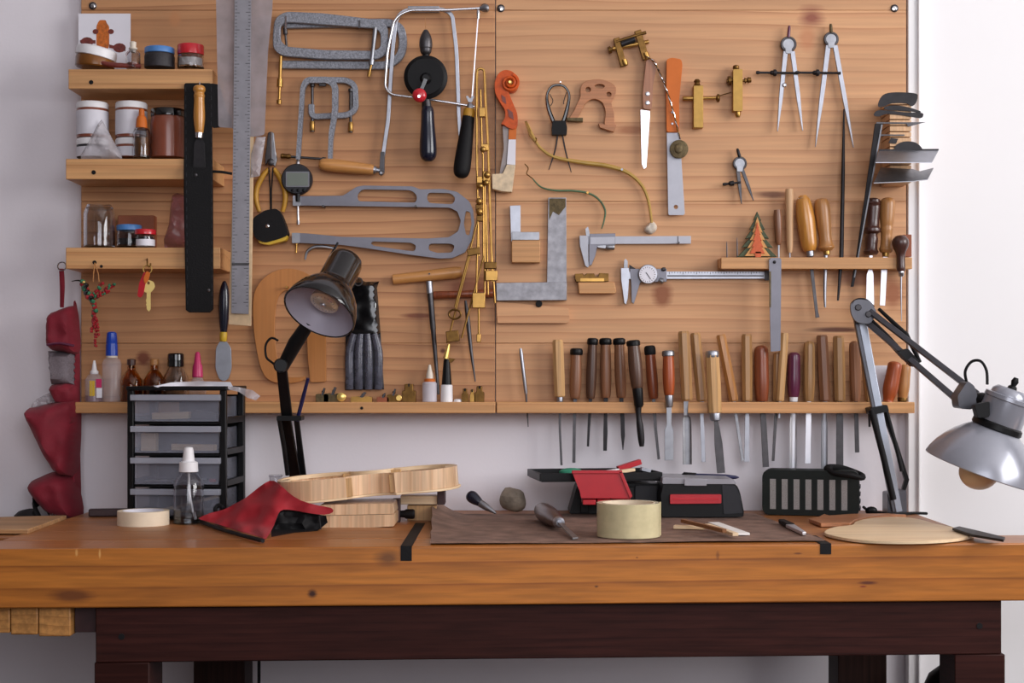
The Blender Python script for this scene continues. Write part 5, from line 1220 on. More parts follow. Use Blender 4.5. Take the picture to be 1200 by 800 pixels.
tool('turned_chisel', 'chisel with an almost black turned handle at the short ledge', 'chisel', (1023.5, 232), (1020.5, 298), cr([(0, 7), (.05, 9), (.1, 7), (.28, 7.6), (.36, 6.2), (.4, 10.4), (.46, 10.4), (.5, 7.8), (.75, 8.6), (.86, 9), (.87, 8.2), (.9, 9), (.92, 8.2), (.97, 8), (1, 4)], 2), 'rosewood', [(1020.5, 299, 4), (1020, 314, 3.4), (1019.5, 322, 8), (1019.5, 357, 9.6)], 20, .026, bmat='steel_bright')
tool('turned_chisel', 'chisel with a smooth light brown handle beside the dark one', 'chisel', (1040.5, 231.5), (1038, 296), cr([(0, 6), (.06, 8), (.12, 6.8), (.3, 6.4), (.42, 7.4), (.48, 7), (.6, 8.2), (.88, 9), (.97, 7), (1, 3)], 4), 'tan_handle', [(1037.5, 298, 5), (1036, 315, 6.8), (1034, 358, 6.2)], 20, .026, ferr=('brass', 5, 4.4), bmat='steel_bright')
t = tool('bradawl', 'small bradawl with a dark bulb handle at the right end of the short ledge', 'awl', (1055, 275.5), (1056, 318), cr([(0, 4), (.1, 5), (.3, 4.8), (.5, 5.6), (.68, 9), (.85, 9.6), (.97, 6), (1, 2)], 4), 'rosewood', [(1056, 320, 2.2), (1056, 350, 1.6), (1056.5, 376, .8)], 18, .052, ferr=('chrome', 6, 3.6), bmat='steel', bshape='round')
S('brown_wedge', G().prism(rect(1058, 275, 1067.5, 301), .004, .016), 'brown_card', 'flat reddish-brown wooden chip behind the bulb-handled bradawl', 'wood chip', .0008)
t = T('sliding_bevel', 'narrow grey steel bar hanging from the front of the short ledge', 'steel bar')
P('bar', G().prism(rnd([(901, 304), (903, 302), (914, 302), (915.5, 304), (914.5, 411), (903, 412)], 1.5), RD + .0015, RD + .0045), 'paint_caliper', t, .0006)
P('screw', G().lpx((907.5, 307, RD + .004), (907.5, 307, RD + .007), [(0, 2), (.7, 1.9), (1, 1)], 12), 'steel_black', t)
P('inner_bar', G().prism([(901.5, 318), (903.5, 318), (903.5, 360), (901.5, 360)], RD + .0046, RD + .0056), 'bronze_tarnish', t)
# ------------------------------------------------------------------ scraper rack at the right edge
t = T('scraper_rack', 'pale wooden block with saw slots at the right edge of the board', 'rack')
yy = [118, 126.5, 136, 143.5, 150.5, 157.5, 164, 175, 186, 196, 206, 217]
for a, b in zip(yy, yy[1:]):
    P('slat', G().prism([(1037.5, a + .6), (1062.5, a + .6), (1062.5, b - .6), (1037.5, b - .6)], .001, .07), 'beech', t, .0006)
P('spine', G().prism(rect(1039, 118.5, 1061, 216.5), .0008, .05), 'beech', t)
def scraper(label, pts, d0, y_t, mat):
    """thin steel plate lying level in a slot: pts = [(x px, d metres)] seen from above"""
    V = [W(x, y_t, d) for x, d in pts]; z = V[0].z
    V = [Vector((v.x, v.y, z)) for v in V]
    return S('card_scraper', G().ext(V, (0, 0, .0012)), mat, label, 'scraper', .0002, group='card scrapers in the rack')
def plate(label, pts, d, mat, th=.0012, tilt=None):
    g = G().prism(pts, d, d + th)
    return S('card_scraper', g, mat, label, 'scraper', .0002, group='card scrapers in the rack')
plate('dark rounded scraper, topmost in the scraper rack', cr([(1029, 124.5), (1031, 116), (1037, 110), (1050, 108), (1070, 109), (1075.5, 112), (1073, 121), (1068, 124.5), (1062, 121), (1045, 121), (1036, 125)], 3, True), .0712, 'steel_black')
plate('narrow dark scraper, second from the top of the rack', cr([(1036, 126), (1044, 123.5), (1060, 124.5), (1078, 130), (1077, 132), (1062, 130), (1040, 129)], 3, True), .0726, 'steel_black')
plate('long dark oval scraper, third from the top of the rack', cr([(1024, 135), (1027, 130), (1036, 129), (1060, 131.5), (1079, 132), (1082, 135), (1078, 138.5), (1060, 135.5), (1040, 133.5), (1030, 136.5)], 3, True), .0712, 'steel_black')
plate('pointed thin steel scraper sticking out to the right', [(1027, 143), (1063, 143.2), (1085, 143), (1064, 148.6), (1062, 145), (1027, 145)], .0712, 'steel_dark')
plate('small square black scraper in the middle of the rack', [(1044, 161.5), (1052.5, 162.5), (1050, 168.5), (1041, 167.5)], .0712, 'steel_black')
plate('black half-moon scraper above the big shiny plates', cr([(1048, 174), (1053, 168), (1062, 165.5), (1073, 167), (1080, 173), (1079, 176.5), (1060, 175.5)], 3, True), .0712, 'steel_black')
plate('short dark scraper poking out left of the rack', [(1027, 157), (1037, 157.5), (1060, 157.5), (1060, 159), (1037, 159), (1027, 160)], .0712, 'steel_dark')
t = T('card_scraper', 'large shiny rectangular scraper with a dark edge, low in the rack', 'scraper', 'card scrapers in the rack')
P('plate', G().ext([W(1030, 176, .074), W(1100, 175.5, .074), W(1092, 190, .13), W(1026, 190, .13)], (0, 0, -.0014)), 'steel', t)
P('dark_edge', G().ext([W(1030, 175, .0735), W(1100, 174.5, .0735), W(1099.4, 176.4, .0735), W(1030, 177, .0735)], (0, -.002, 0)), 'steel_black', t)
t = T('card_scraper', 'lowest wide scraper with a notched pale plate', 'scraper', 'card scrapers in the rack')
P('plate', G().ext([W(1032, 196, .074), W(1070, 198, .074), W(1078, 200.5, .074), W(1094, 196.5, .074), W(1087, 210, .12), W(1070, 212, .12), W(1024, 214, .125)], (0, 0, -.0014)), 'steel_dull', t)
# ------------------------------------------------------------------ row of chisels at the foot of the right board
GR = 'chisels and gouges in the long ledge'
octp = lambda r: [(0, r * .8), (.02, r * .95), (.5, r), (.97, r * .95), (1, r * .8)]
capp = lambda r: cr([(0, r * .7), (.05, r * .85), (.3, r), (.6, r), (.9, r * .9), (1, r * .9)], 3)
CH = .027; FR = LD + .007
t = T('scribing_pen', 'thin silver pen-like scriber at the left end of the chisel row', 'scriber')
P('barrel', G().lpx((616.5, 462, CH), (610, 408, CH), [(0, 1.4), (.04, 2.1), (.9, 2.3), (1, 1.4)], 12), 'steel', t)
P('point', G().lpx((619, 500, CH), (616.4, 461, CH), [(0, .5), (.5, 1.2), (1, 1.3)], 8), 'steel_dark', t)
C = lambda *a, **k: tool('chisel', a[0], 'chisel', *a[1:], group=GR, **k)
C('pale octagonal handle chisel, first of the row from the left', (653.5, 398), (656, 465), octp(7), 'pale_handle', [(656, 468, 3), (656, 500, 2.6), (658, 545, 2.6)], 8, CH, ferr=('steel', 6, 4), bmat='steel_dark', hsharp=20)
C('grey-brown chisel with a flat black cap, second of the row', (675.5, 411), (674, 467), capp(6.8), 'brown_handle', [(674, 467, 4), (673, 500, 3.6), (672.5, 542, 3.6)], 16, CH, cap=('black_plastic', 8, 7.6), bmat='steel_dark')
C('slim dark brown capped gouge, third of the row', (694.5, 399), (692, 467), capp(6), 'dark_handle', [(692, 467, 4), (690, 500, 3), (689, 523, 2.6)], 16, CH, cap=('black_plastic', 8, 6.6), bmat='steel_black')
C('reddish brown capped gouge, fourth of the row', (709.5, 399), (710, 466), capp(6.6), 'brown_handle', [(710, 466, 5), (709.5, 490, 4), (709.5, 505, 5), (709, 528, 4.2)], 16, CH, cap=('black_plastic', 8, 7.4), bmat='steel_black')
C('brown capped knife chisel with a pointed blade, fifth of the row', (725.5, 399), (728, 466), capp(6.6), 'brown_handle', [(728, 466, 5), (729.5, 490, 4.6), (730, 510, 4.6), (730, 527, .8)], 16, CH, cap=('black_plastic', 8, 7.4), bmat='steel_black')
C('thick dark brown spoon gouge with a black socket in front of the ledge', (742, 401), (747, 455), capp(8), 'dark_handle', [(748, 475, 8), (748.5, 488, 6), (750, 500, 8), (751.5, 515, 7.6), (752, 523, 5)], 16, FR, cap=('black_plastic', 7, 8.2), ferr=('black_plastic', 22, 6.2), bmat='steel_black', bshape='round')
C('amber-brown chisel with a round black knob and a thin blade', (761.5, 409), (766, 467), capp(6.6), 'reddish_handle', [(766, 467, 4), (768, 500, 3.4), (772, 538, 3)], 16, CH, cap=('black_rubber', 11, 6.8), bmat='steel_dark')
C('glossy red-brown chisel with a steel cap and wide steel blade', (783, 413), (784, 463), capp(7), 'red_handle', [(784, 476, 6), (784, 498, 5.4), (784, 504, 10.4), (784, 539, 10.4)], 16, FR, cap=('steel_dull', 7, 7.4), ferr=('steel', 14, 5), bmat='steel_dull')
C('tall olive octagonal gouge left of a similar slanted one', (801, 388), (805, 469), octp(7.4), 'olive_handle', [(804, 470, 5.4), (804, 486, 5), (805, 494, 10), (805.5, 544, 10.6)], 8, FR, bmat='steel_dull', hsharp=20, bshape='gouge')
C('olive octagonal chisel leaning right with a slim blade', (814.5, 390), (822.5, 470), octp(6.6), 'olive_handle', [(822.5, 470, 5), (822.5, 485, 4.2), (823, 500, 4.6), (824.5, 541, 4.6)], 8, CH, bmat='steel', hsharp=20)
C('pale chisel with steel hoop on top and handle passing below the ledge', (834.5, 414), (838, 484), octp(8.6), 'pale_handle', [(838.5, 490, 4), (840, 500, 6), (842, 520, 9.4), (845, 554, 9.4)], 8, FR, cap=('steel', 9, 8), ferr=('steel', 9, 6.8), bmat='steel_dark', hsharp=20)
C('thin yellowish octagonal gouge leaning strongly to the right', (844.5, 392), (860, 470), octp(6), 'tan_handle', [(860, 470, 4), (863, 490, 3.6), (870.5, 540, 3.6)], 8, CH, bmat='steel_dull', hsharp=20)
C('upright pale-brown octagonal chisel with a bright narrow blade', (875, 391.5), (875.5, 470), octp(6.6), 'olive_handle', [(875.5, 470, 4), (875.5, 490, 5), (875, 541, 6.2)], 8, CH, bmat='steel', hsharp=20)
C('rounded dark red-brown chisel with a dark flat blade', (892, 404.5), (893, 470), rnd_prof(8.6), 'reddish_handle', [(893, 470, 6), (894.5, 490, 6.6), (897.5, 547, 7.4)], 18, CH, bmat='steel_dark')
C('short olive handle gouge half hidden behind the grey steel bar', (911, 413), (910.5, 470), octp(5.4), 'olive_handle', [(910.5, 470, 3.4), (909, 490, 3.4), (906, 540, 3)], 8, CH - .008, bmat='steel_dark', hsharp=20)
C('slim pale handle leaning left beside the purple chisel', (919.5, 390), (914, 470), octp(5), 'pale_handle', [(914, 470, 3), (913, 490, 2.4)], 8, CH + .006, bmat='steel', hsharp=20)
C('dark purple handled gouge with a white collar', (930.5, 412.5), (930, 465), rnd_prof(7.6), 'purple_paint', [(930, 469, 5), (929.8, 486, 7), (929.5, 500, 8.6), (929, 548, 9)], 18, CH, ferr=('white_plastic', 6, 5.2), bmat='steel_bright', bshape='gouge')
C('light brown round-topped chisel right of the purple one', (948.5, 399.5), (948, 470), rnd_prof(7.2), 'olive_handle', [(948, 470, 5), (947.5, 490, 6.4), (946.5, 543, 6.6)], 10, CH, bmat='steel_bright', hsharp=20)
C('tall octagonal gouge second to the right of the purple chisel', (963, 392.5), (967, 470), octp(7), 'brown_handle', [(967, 470, 5), (966, 488, 5), (966, 500, 7), (966, 549, 7.4)], 8, CH, bmat='steel', hsharp=20, bshape='gouge')
C('tall octagonal chisel with a wide grey blade behind the speaker', (982.5, 393.5), (984, 470), octp(7), 'olive_handle', [(984, 470, 5), (984, 490, 8), (984, 550, 8.4)], 8, CH, bmat='steel_dark', hsharp=20)
C('reddish round-topped chisel left of the grey lamp arm', (1001, 399.5), (1003, 470), rnd_prof(6.6), 'brown_handle', [(1003, 470, 4), (1003.5, 490, 4.8), (1004.5, 530, 5)], 10, CH, bmat='steel_dark', hsharp=20)
C('slender brown handle hidden just behind the grey lamp arm', (1011.5, 404), (1018, 470), octp(4.4), 'olive_handle', [(1018, 470, 3), (1019, 500, 2.4)], 8, CH, bmat='steel_dark', hsharp=20)
tool('file_handle', 'bright orange-red wooden handle leaning at the right end of the ledge', 'handle', (1049.5, 423.5), (1040.5, 470.8), rnd_prof(8.8, .7), 'red_handle', None, 18, .036)
tool('file_handle', 'brown wooden handle with a brass foot at the far right end of the ledge', 'handle', (1061, 427), (1057.5, 467), rnd_prof(7, .8), 'tan_handle', None, 18, .024, ferr=('brass_dark', 4, 6))
S('white_card', G().prism(rect(1020, 428, 1046, 471), .0006, .002), 'white_paper', 'white card propped behind the orange-red handle', 'card')
# ------------------------------------------------------------------ things on the bench
def RZ(a): return Matrix.Rotation(math.radians(a), 3, 'Z')
def place(loc, rz=0, ry=0, rx=0):
    return Matrix.Translation(Vector(loc)) @ Matrix.Rotation(math.radians(rz), 4, 'Z') @ Matrix.Rotation(math.radians(ry), 4, 'Y') @ Matrix.Rotation(math.radians(rx), 4, 'X')
def relief(outline, ctrl, back, step=4, amp=0.0, freq=20, seed=0):
    """soft shape: pixel outline, depth interpolated from control points (x,y,d); back = thickness away from the room"""
    g = G(); Pn = [Vector(p[:2]) for p in outline]; dense = []
    for i, p in enumerate(Pn):
        q = Pn[(i + 1) % len(Pn)]; k = max(1, int((q - p).length / step)); dense += [p.lerp(q, j / k) for j in range(k)]
    n = len(dense)
    def inside(p):
        c = False
        for i in range(n):
            a = dense[i]; b = dense[i - 1]
            if (a.y > p.y) != (b.y > p.y) and p.x < (b.x - a.x) * (p.y - a.y) / (b.y - a.y) + a.x: c = not c
        return c
    def edge(p): return min((p - a).length for a in dense)
    xs = [p.x for p in dense]; ys = [p.y for p in dense]; inner = []; y = min(ys); row = 0
    while y < max(ys):
        x = min(xs) + (step / 2 if row % 2 else 0)
        while x < max(xs):
            p = Vector((x, y))
            if inside(p) and edge(p) > step * .5: inner.append(p)
            x += step
        y += step * .87; row += 1
    V2, _, Fc, *_r = delaunay_2d_cdt(dense + inner, [(i, (i + 1) % n) for i in range(n)], [], 1, 1e-5)
    fr = []; re = []
    for p in V2:
        sw = 0; sd = 0
        for (cx, cy, cd) in ctrl:
            w = 1 / (((p.x - cx) ** 2 + (p.y - cy) ** 2) + 30) ** 1.5; sw += w; sd += w * cd
        e = min(1, edge(p) / 10); d = sd / sw + amp * noise.noise(Vector((p.x / freq, p.y / freq, seed)))
        if p.y > 470: d = max(d, dB(p.y) + .0015)
        v = W(p.x, p.y, d); fr.append(v); re.append(v + Vector((0, back * (.1 + .9 * e), 0)))
    m = len(V2); Fx = [tuple(f) for f in Fc] + [tuple(i + m for i in reversed(f)) for f in Fc]; cnt = {}
    for f in Fc:
        for i in range(len(f)):
            a, b = f[i], f[(i + 1) % len(f)]; k = (min(a, b), max(a, b)); cnt[k] = cnt.get(k, 0) + 1
    for (a, b), c in cnt.items():
        if c == 1: Fx.append((a, b, b + m, a + m))
    return g.add(fr + re, Fx)

# ------------------------------------------------------------------ drawer unit
t = T('drawer_unit', 'black plastic unit of four clear drawers on the left of the bench', 'drawer unit')
dw, dd, dh = .187, .148, .2425
DM = place((-.624, -.200, ZB + .001), -4)
def dbox(name, c, s, mat, par, bevel=.001, **k): return P(name, G().box(c, s).xf(DM), mat, par, bevel, **k)
for sx in (-1, 1):
    for yy_ in (.006, dd - .008): dbox('post', (sx * (dw / 2 - .006), yy_, dh / 2), (.012, .012 if yy_ < .1 else .016, dh), 'black_plastic', t, .0015)
dbox('top_panel', (0, dd / 2, dh + .003), (dw + .004, dd + .004, .008), 'black_plastic', t, .002)
zs = [.008, .066, .1245, .183, .2405]
for i, z in enumerate(zs[:-1]):
    dbox('runner', (0, dd / 2 + .002, z - .003), (dw - .0245, dd - .006, .004), 'black_plastic', t)
    for sx in (-1, 1): dbox('side_rail', (sx * (dw / 2 - .004), dd / 2, z + .003), (.008, dd - .026, .012), 'black_plastic', t)
    h = .0495
    dr = dbox('drawer', (0, .003, z + h / 2 + .001), (dw - .028, .003, h), 'drawer_clear', t)
    for sx in (-1, 1): P('drawer_side', G().box((sx * (dw / 2 - .0155), dd / 2, z + h / 2), (.002, dd - .016, h - .006)).xf(DM), 'drawer_clear', dr)
    P('drawer_floor', G().box((0, dd / 2, z + .0015), (dw - .034, dd - .016, .002)).xf(DM), 'drawer_clear', dr)
    P('drawer_lip', G().box((0, -.004, z + h - .004), (dw - .018, .014, .011)).xf(DM), 'drawer_lip', dr, .001)
P('rear_panel', G().box((0, dd - .003, dh / 2), (dw - .025, .004, dh - .02)).xf(DM), 'black_plastic', t)
def inside(name, label, cat, i, x, w, h, d, mat, y=.03, ang=0):
    o = G().box((0, 0, 0), (w, d, h), Matrix.Rotation(math.radians(ang), 3, 'Y')); o.xf(Matrix.Translation((x, y, zs[i] + .0035 + h / 2 + abs(math.sin(math.radians(ang))) * w / 2)))
    return S(name, o.xf(DM), mat, label, cat, .001)
inside('wood_block', 'flat wooden offcut inside the topmost clear drawer', 'wood offcut', 3, -.018, .07, .013, .02, 'spruce', ang=-2)
inside('metal_part', 'dark metal part inside the topmost clear drawer', 'metal part', 3, .05, .04, .012, .02, 'steel_dark', ang=8)
inside('wood_block', 'square wooden block at the left inside the second drawer', 'wood offcut', 2, -.06, .028, .033, .02, 'spruce')
inside('wood_block', 'long wooden offcut at the right inside the second drawer', 'wood offcut', 2, .025, .082, .012, .02, 'spruce', ang=1)
inside('steel_bar', 'slim steel bar inside the third drawer', 'steel bar', 1, -.01, .12, .003, .006, 'steel_bright', ang=-2)
inside('red_clip', 'little red clip inside the third drawer', 'clip', 1, .06, .012, .006, .006, 'red_plastic')
inside('wood_block', 'slanting wooden strip inside the lowest drawer', 'wood offcut', 0, .02, .13, .006, .012, 'spruce', ang=-14)
g = relief([(180, 452.5), (200, 448), (232, 446.5), (270, 447.5), (273, 453), (268, 455.2), (230, 453.6), (190, 455.4)], [(180, 452, .2), (270, 452, .18), (230, 446, .12), (230, 455, .22)], .004, 4)
t = S('paper_sheet', g, 'white_paper', 'folded white paper lying on top of the drawer unit', 'paper')
t = S('plastic_sheet', relief([(266, 452), (280, 453.5), (296, 457), (305, 464), (300, 469), (290, 466), (281, 459.5), (268, 456)], [(266, 453, .2), (300, 466, .13), (282, 456, .17)], .004, 3, .006, 8), 'bag_clear', 'wrinkled clear plastic sheet spilling over the right of the drawer unit', 'plastic sheet')
# ------------------------------------------------------------------ tape rolls and spray bottle
def roll(name, label, cx, yb, r_px, h_px, mat, core, inner=.82, h0=0.0):
    d = dB(yb, h0); s = (D - d) / F; r = r_px * s; c = BP(cx, yb, h0) + Vector((0, r * .5, 0)); h = h_px * s
    t = T(name, label, 'tape roll')
    P('tape', G().lathe(c, c + Vector((0, 0, h)), [(0, r * inner), (.0, r * .99), (.02, r), (.98, r), (1, r * .99), (1, r * inner)], 48), mat, t)
    ri = r * inner - .0002
    V = []; n = 48
    P('core', G().lathe(c, c + Vector((0, 0, h)), [(.0, ri - .002), (.0, ri), (1, ri), (1, ri - .002), (0, ri - .002)][:4] , 48), core, t)
    return t
def ring(c, r0, r1, h, n=48):
    g = G(); V = []
    for k in range(n):
        a = 2 * math.pi * k / n; u = Vector((math.cos(a), math.sin(a), 0))
        V += [c + u * r0, c + u * r1, c + u * r1 + Vector((0, 0, h)), c + u * r0 + Vector((0, 0, h))]
    Fc = []
    for k in range(n):
        a = 4 * k; b = 4 * ((k + 1) % n)
        for j in range(4): Fc.append((a + j, a + (j + 1) % 4, b + (j + 1) % 4, b + j))
    return g.add(V, Fc)
c = BP(168, 614.6); t = T('masking_tape', 'roll of cream masking tape lying beside the spray bottle', 'tape roll')
P('tape', ring(c, .037, .0462, .026), 'tape_cream', t, .0004); P('core', ring(c, .0355, .0369, .026), 'white_paper', t)
c = BP(736.5, 627.5, .0047); t = T('packing_tape', 'wide roll of clear yellowish packing tape on the leather mat', 'tape roll')
P('tape', ring(c, .044, .0528, .0555), 'tape_amber', t, .0004); P('core', ring(c, .0418, .0438, .0555), 'tape_cream', t)
P('tape_end', G().box(c + Vector((.0525, -.004, .029)), (.002, .006, .055)), 'tape_amber', t)
sc_ = BP(221, 613.2); t = T('spray_bottle', 'clear round spray bottle with a white pump top', 'bottle')
def up(prof, c, n=28): return G().lathe(c, c + Vector((0, 0, 1)), [(h * .001, r * .001) for h, r in prof], n)
P('bottle_body', up([(0, 24), (1.5, 27.5), (68, 27.5), (80, 25), (90, 17), (96, 13), (96, 12), (89, 15.5), (79, 23.6), (68, 26.2), (3, 26.2), (2, .1)], sc_), 'clear_glass', t)
P('contents', up([(2.2, 25.6), (22, 25.8), (22.2, 10)], sc_), 'clear_water', t)
P('collar', up([(94, 15), (95, 17.5), (112, 16.5), (114, 13)], sc_), 'white_plastic', t)
P('nozzle', up([(113, 11), (120, 10.5), (134, 9), (139, 7.5), (140, 4)], sc_), 'white_plastic', t)
P('dip_tube', G().tube([sc_ + Vector((0, 0, .11)), sc_ + Vector((.001, 0, .06)), sc_ + Vector((.010, 0, .008))], .0022, 8), 'white_plastic', t)
# ------------------------------------------------------------------ red pouch
t = T('red_pouch', 'crumpled red zip pouch with black lining lying by the violin body', 'pouch')
fdv = dB(630)
ctrl = [(233, 607, .28), (262, 616, dB(618)), (285, 624, dB(624)), (310, 631, dB(631)), (316, 564, .26), (300, 574, .255), (270, 592, .26), (300, 600, .33), (312, 610, .37), (330, 575, .335), (350, 586, .352), (388, 597, .36), (360, 599, .362), (326, 600, .368), (340, 590, .350), (255, 603, .275), (285, 605, .32)]
P('shell', relief(cr([(233, 607), (246, 601), (262, 597), (275, 590), (288, 583), (303, 571), (316, 563), (326, 566), (338, 577), (352, 586), (372, 592), (388, 595), (390, 600), (380, 603), (362, 601), (346, 598), (332, 597), (326, 602), (321, 615), (312, 631), (305, 629), (280, 622), (255, 614), (240, 610)], 2, True), ctrl, .02, 4, .006, 22, 3), 'red_pouch_fabric', t)
P('lining', relief([(322, 603), (333, 599), (350, 600), (382, 604), (384, 612), (372, 622), (345, 624), (318, 629), (318, 615)], [(322, 615, .36), (340, 605, .35), (380, 610, .345), (350, 622, .352), (320, 628, .362)], .012, 4, .01, 8, 5), 'black_rubber', t)
P('zip_edge', G().tube([BP(236, 611, .005), BP(252, 618, .0045), BP(280, 626, .0045), BP(308, 633.5, .0045)], .0035, 8), 'black_rubber', t)
P('zip_pull', G().tube([W(374, 604, .36), W(375, 612, .361), W(376, 620, .361)], .0012, 6), 'steel_black', t)
P('strap_loop', G().tube([W(*p) for p in cr([(262, 596, .26), (256, 592, .255), (252, 598, .26), (258, 603, .27)], 4)], .004, 8), 'black_rubber', t)
# ------------------------------------------------------------------ violin body on its mould
half = [(0, .5), (3, 40), (12, 68), (30, 88), (60, 101), (80, 103), (105, 98), (125, 90), (136, 88), (139, 80), (150, 66), (170, 57), (190, 55), (210, 59), (224, 70), (230, 80), (242, 77), (262, 81), (288, 83), (315, 76), (338, 58), (350, 34), (355, .5)]
half = [(a * .93 / 1000 - .165, b * .93 / 1000) for a, b in half]
def vio(off=0.0):
    up_ = [(x * (1 + off / .165), y + off) for x, y in half]
    return up_ + [(x, -y) for x, y in reversed(up_)]
VM = place((-.262, -.232, ZB + .0525), 4, -4.6)
t = T('unfinished_violin', 'unfinished violin body of pale maple ribs on a back plate', 'violin body')
P('back_plate', G().ext([(x, y, 0) for x, y in vio(.0035)], (0, 0, .004)).xf(VM), 'spruce', t, .0012)
P('ribs', G().ext([(x, y, .0042) for x, y in vio(0)], (0, 0, .036), [[(x * .985, y - (.0025 if y > 0 else -.0025) if abs(y) > .003 else y * .2, .0042) for x, y in vio(0)]]).xf(VM), 'maple_rib', t, .0004, sharp=50)
P('lining', G().ext([(x * .984, y - (.0027 if y > 0 else -.0027) if abs(y) > .004 else y * .2, .033) for x, y in vio(0)], (0, 0, .0071), [[(x * .96, y - (.0075 if y > 0 else -.0075) if abs(y) > .01 else y * .2, .033) for x, y in vio(0)]]).xf(VM), 'spruce', t)
for (bx, bw, bd_) in ((-.152, .018, .05), (.152, .02, .055)): P('end_block', G().box((bx, 0, .022), (bw, bd_, .034)).xf(VM), 'spruce', t, .001)
for (bx, by) in ((-.038, .074), (-.038, -.074), (.05, .064), (.05, -.064)): P('corner_block', G().box((bx, by, .021), (.022, .013, .033)).xf(VM), 'pale_handle', t, .001)
t = T('mould_block', 'round-edged pale wooden block under the violin body', 'block')
P('lower_layer', G().prism(rnd([(376, 618), (376, 603.5), (463, 601.5), (463, 615.5), (420, 618)], 2), .20, dB(618), dr=dB(617)), 'maple_rib', t, .0015)
P('upper_layer', G().prism(rnd([(376, 603), (376, 590.5), (461, 589), (463, 601)], 2), .20, dB(618), dr=dB(617)), 'maple_rib', t, .0015)
t = T('wooden_clamp', 'small wooden cam clamp with a dark post beside the leather mat', 'clamp')
cd_ = dB(612)
P('post', G().prism(rect(460.5, 584, 469, 613), cd_ - .03, cd_), 'vise_purple', t, .001)
P('jaw', G().prism(rect(470, 580, 513, 590), cd_ - .07, cd_ - .035), 'spruce', t, .001)
P('lower_jaw', G().prism(rect(478, 591, 512, 612), cd_ - .075, cd_ - .04), 'pale_handle', t, .001)
P('knob', G().lpx((469, 602, cd_ - .012), (486, 602, cd_ - .012), [(0, 4), (.3, 4.4), (.4, 5.6), (.9, 5.8), (1, 4.4)], 16), 'black_rubber', t)
P('end_stop', G().prism(rect(513, 574, 522, 590), cd_ - .075, cd_ - .03), 'vise_purple', t, .001)
# small glass jar behind
t = T('small_jar', 'little clear glass jar standing behind the black lamp foot', 'jar')
jc = BP(323, 603)
P('jar_body', up([(0, 14), (1, 16), (52, 16), (60, 12), (76, 12), (76, 10.8), (59, 10.8), (51, 14.6), (3, 14.6), (2, .1)], jc), 'clear_glass', t)
P('contents', up([(2.2, 14), (38, 14.2), (38.2, 5)], jc), 'steel_black', t)
P('rim', up([(74, 11), (74, 13.4), (78, 13.4), (78, 11)], jc), 'clear_glass', t)
# ------------------------------------------------------------------ leather mat
a, b_, c_, d_ = BP(504, 638.2), BP(966, 634.5), BP(884, 603), BP(507, 604)
V = []; nu, nv = 60, 16
def mp_(u, v, top):
    p = (a.lerp(b_, u)).lerp(d_.lerp(c_, u), v)
    lift = .034 * max(0, 1 - u / .1) ** 1.6 * max(0, (v - .25) / .75) ** 1.3
    wav = .0015 * max(0, 1 - v / .15) * (.5 + .5 * math.sin(u * 9 + 1)) + .0012 * (.5 + .5 * noise.noise(Vector((u * 12, v * 4, 1))))
    rag = .004 * noise.noise(Vector((u * 20, v * 20, 5)))
    return Vector((p.x + (rag if u in (0, 1) else 0), p.y + (rag if v in (0, 1) else 0), ZB + .0004 + lift + wav + (.0022 if top else 0)))
for top in (1, 0):
    for j in range(nv + 1):
        for i in range(nu + 1): V.append(mp_(i / nu, j / nv, top))
Fc = []; m = (nu + 1) * (nv + 1)
for j in range(nv):
    for i in range(nu):
        q = j * (nu + 1) + i; f = (q, q + 1, q + nu + 2, q + nu + 1); Fc += [f, tuple(k + m for k in reversed(f))]
for i in range(nu): Fc += [(i, i + 1, i + 1 + m, i + m), (nv * (nu + 1) + i, nv * (nu + 1) + i + 1, nv * (nu + 1) + i + 1 + m, nv * (nu + 1) + i + m)]
for j in range(nv):
    q = j * (nu + 1); r_ = q + nu; Fc += [(q, q + nu + 1, q + nu + 1 + m, q + m), (r_, r_ + nu + 1, r_ + nu + 1 + m, r_ + m)]
S('leather_mat', G().add(V, Fc), 'leather_mat', 'brown leather sheet spread over the middle of the bench', 'mat')
MH = .0046
# ------------------------------------------------------------------ things on the mat
t = T('putty_knife', 'small knife with a black grip and grey blade behind the mat', 'knife')
A_, B_, C_ = BP(548, 583, .028), BP(562, 592, .018), BP(580, 599, .006)
A_ = W(549, 579, .10); B_ = W(563, 588, .115); C_ = W(581, 599, .13)
A_, B_, C_ = [Vector((p.x, p.y, z)) for p, z in ((A_, ZB + .042), (B_, ZB + .026), (C_, ZB + .008))]
P('grip', G().lathe(B_, A_, cr([(0, .007), (.3, .010), (.7, .012), (.95, .009), (1, .004)], 4), 16), 'navy_gloss', t)
P('blade', G().lathe(C_, B_, [(0, .002), (.6, .007), (1, .0075)], 10), 'steel_dull', t)
g = G().ball(BP(602, 600, MH) + Vector((0, 0, .027)), (.025, .022, .024), 18)
g.v = [p + (p - (BP(602, 600, MH) + Vector((0, 0, .026)))) * .28 * noise.noise(p * 45) for p in g.v]
zmin = min(p.z for p in g.v); g.v = [p + Vector((0, 0, ZB + MH - zmin)) for p in g.v]
S('rough_stone', g, 'stone_grey', 'rough brownish grey stone near the wall', 'stone', sharp=25)
t = T('stub_chisel', 'stubby chisel with a dark round wooden handle lying on the mat', 'chisel')
A_ = BP(633, 608, MH) + Vector((0, 0, .0178)); B_ = BP(655, 621, MH) + Vector((0, 0, .0135)); C_ = BP(672, 631, MH + .001)
P('handle', G().lathe(B_, A_, cr([(0, .009), (.12, .012), (.4, .0165), (.75, .017), (.95, .013), (1, .006)], 4), 20), 'rosewood', t)
P('ferrule', G().lathe(B_ - (A_ - B_).normalized() * .01, B_ + (A_ - B_).normalized() * .004, [(0, .006), (.2, .009), (1, .0105)], 16), 'steel', t)
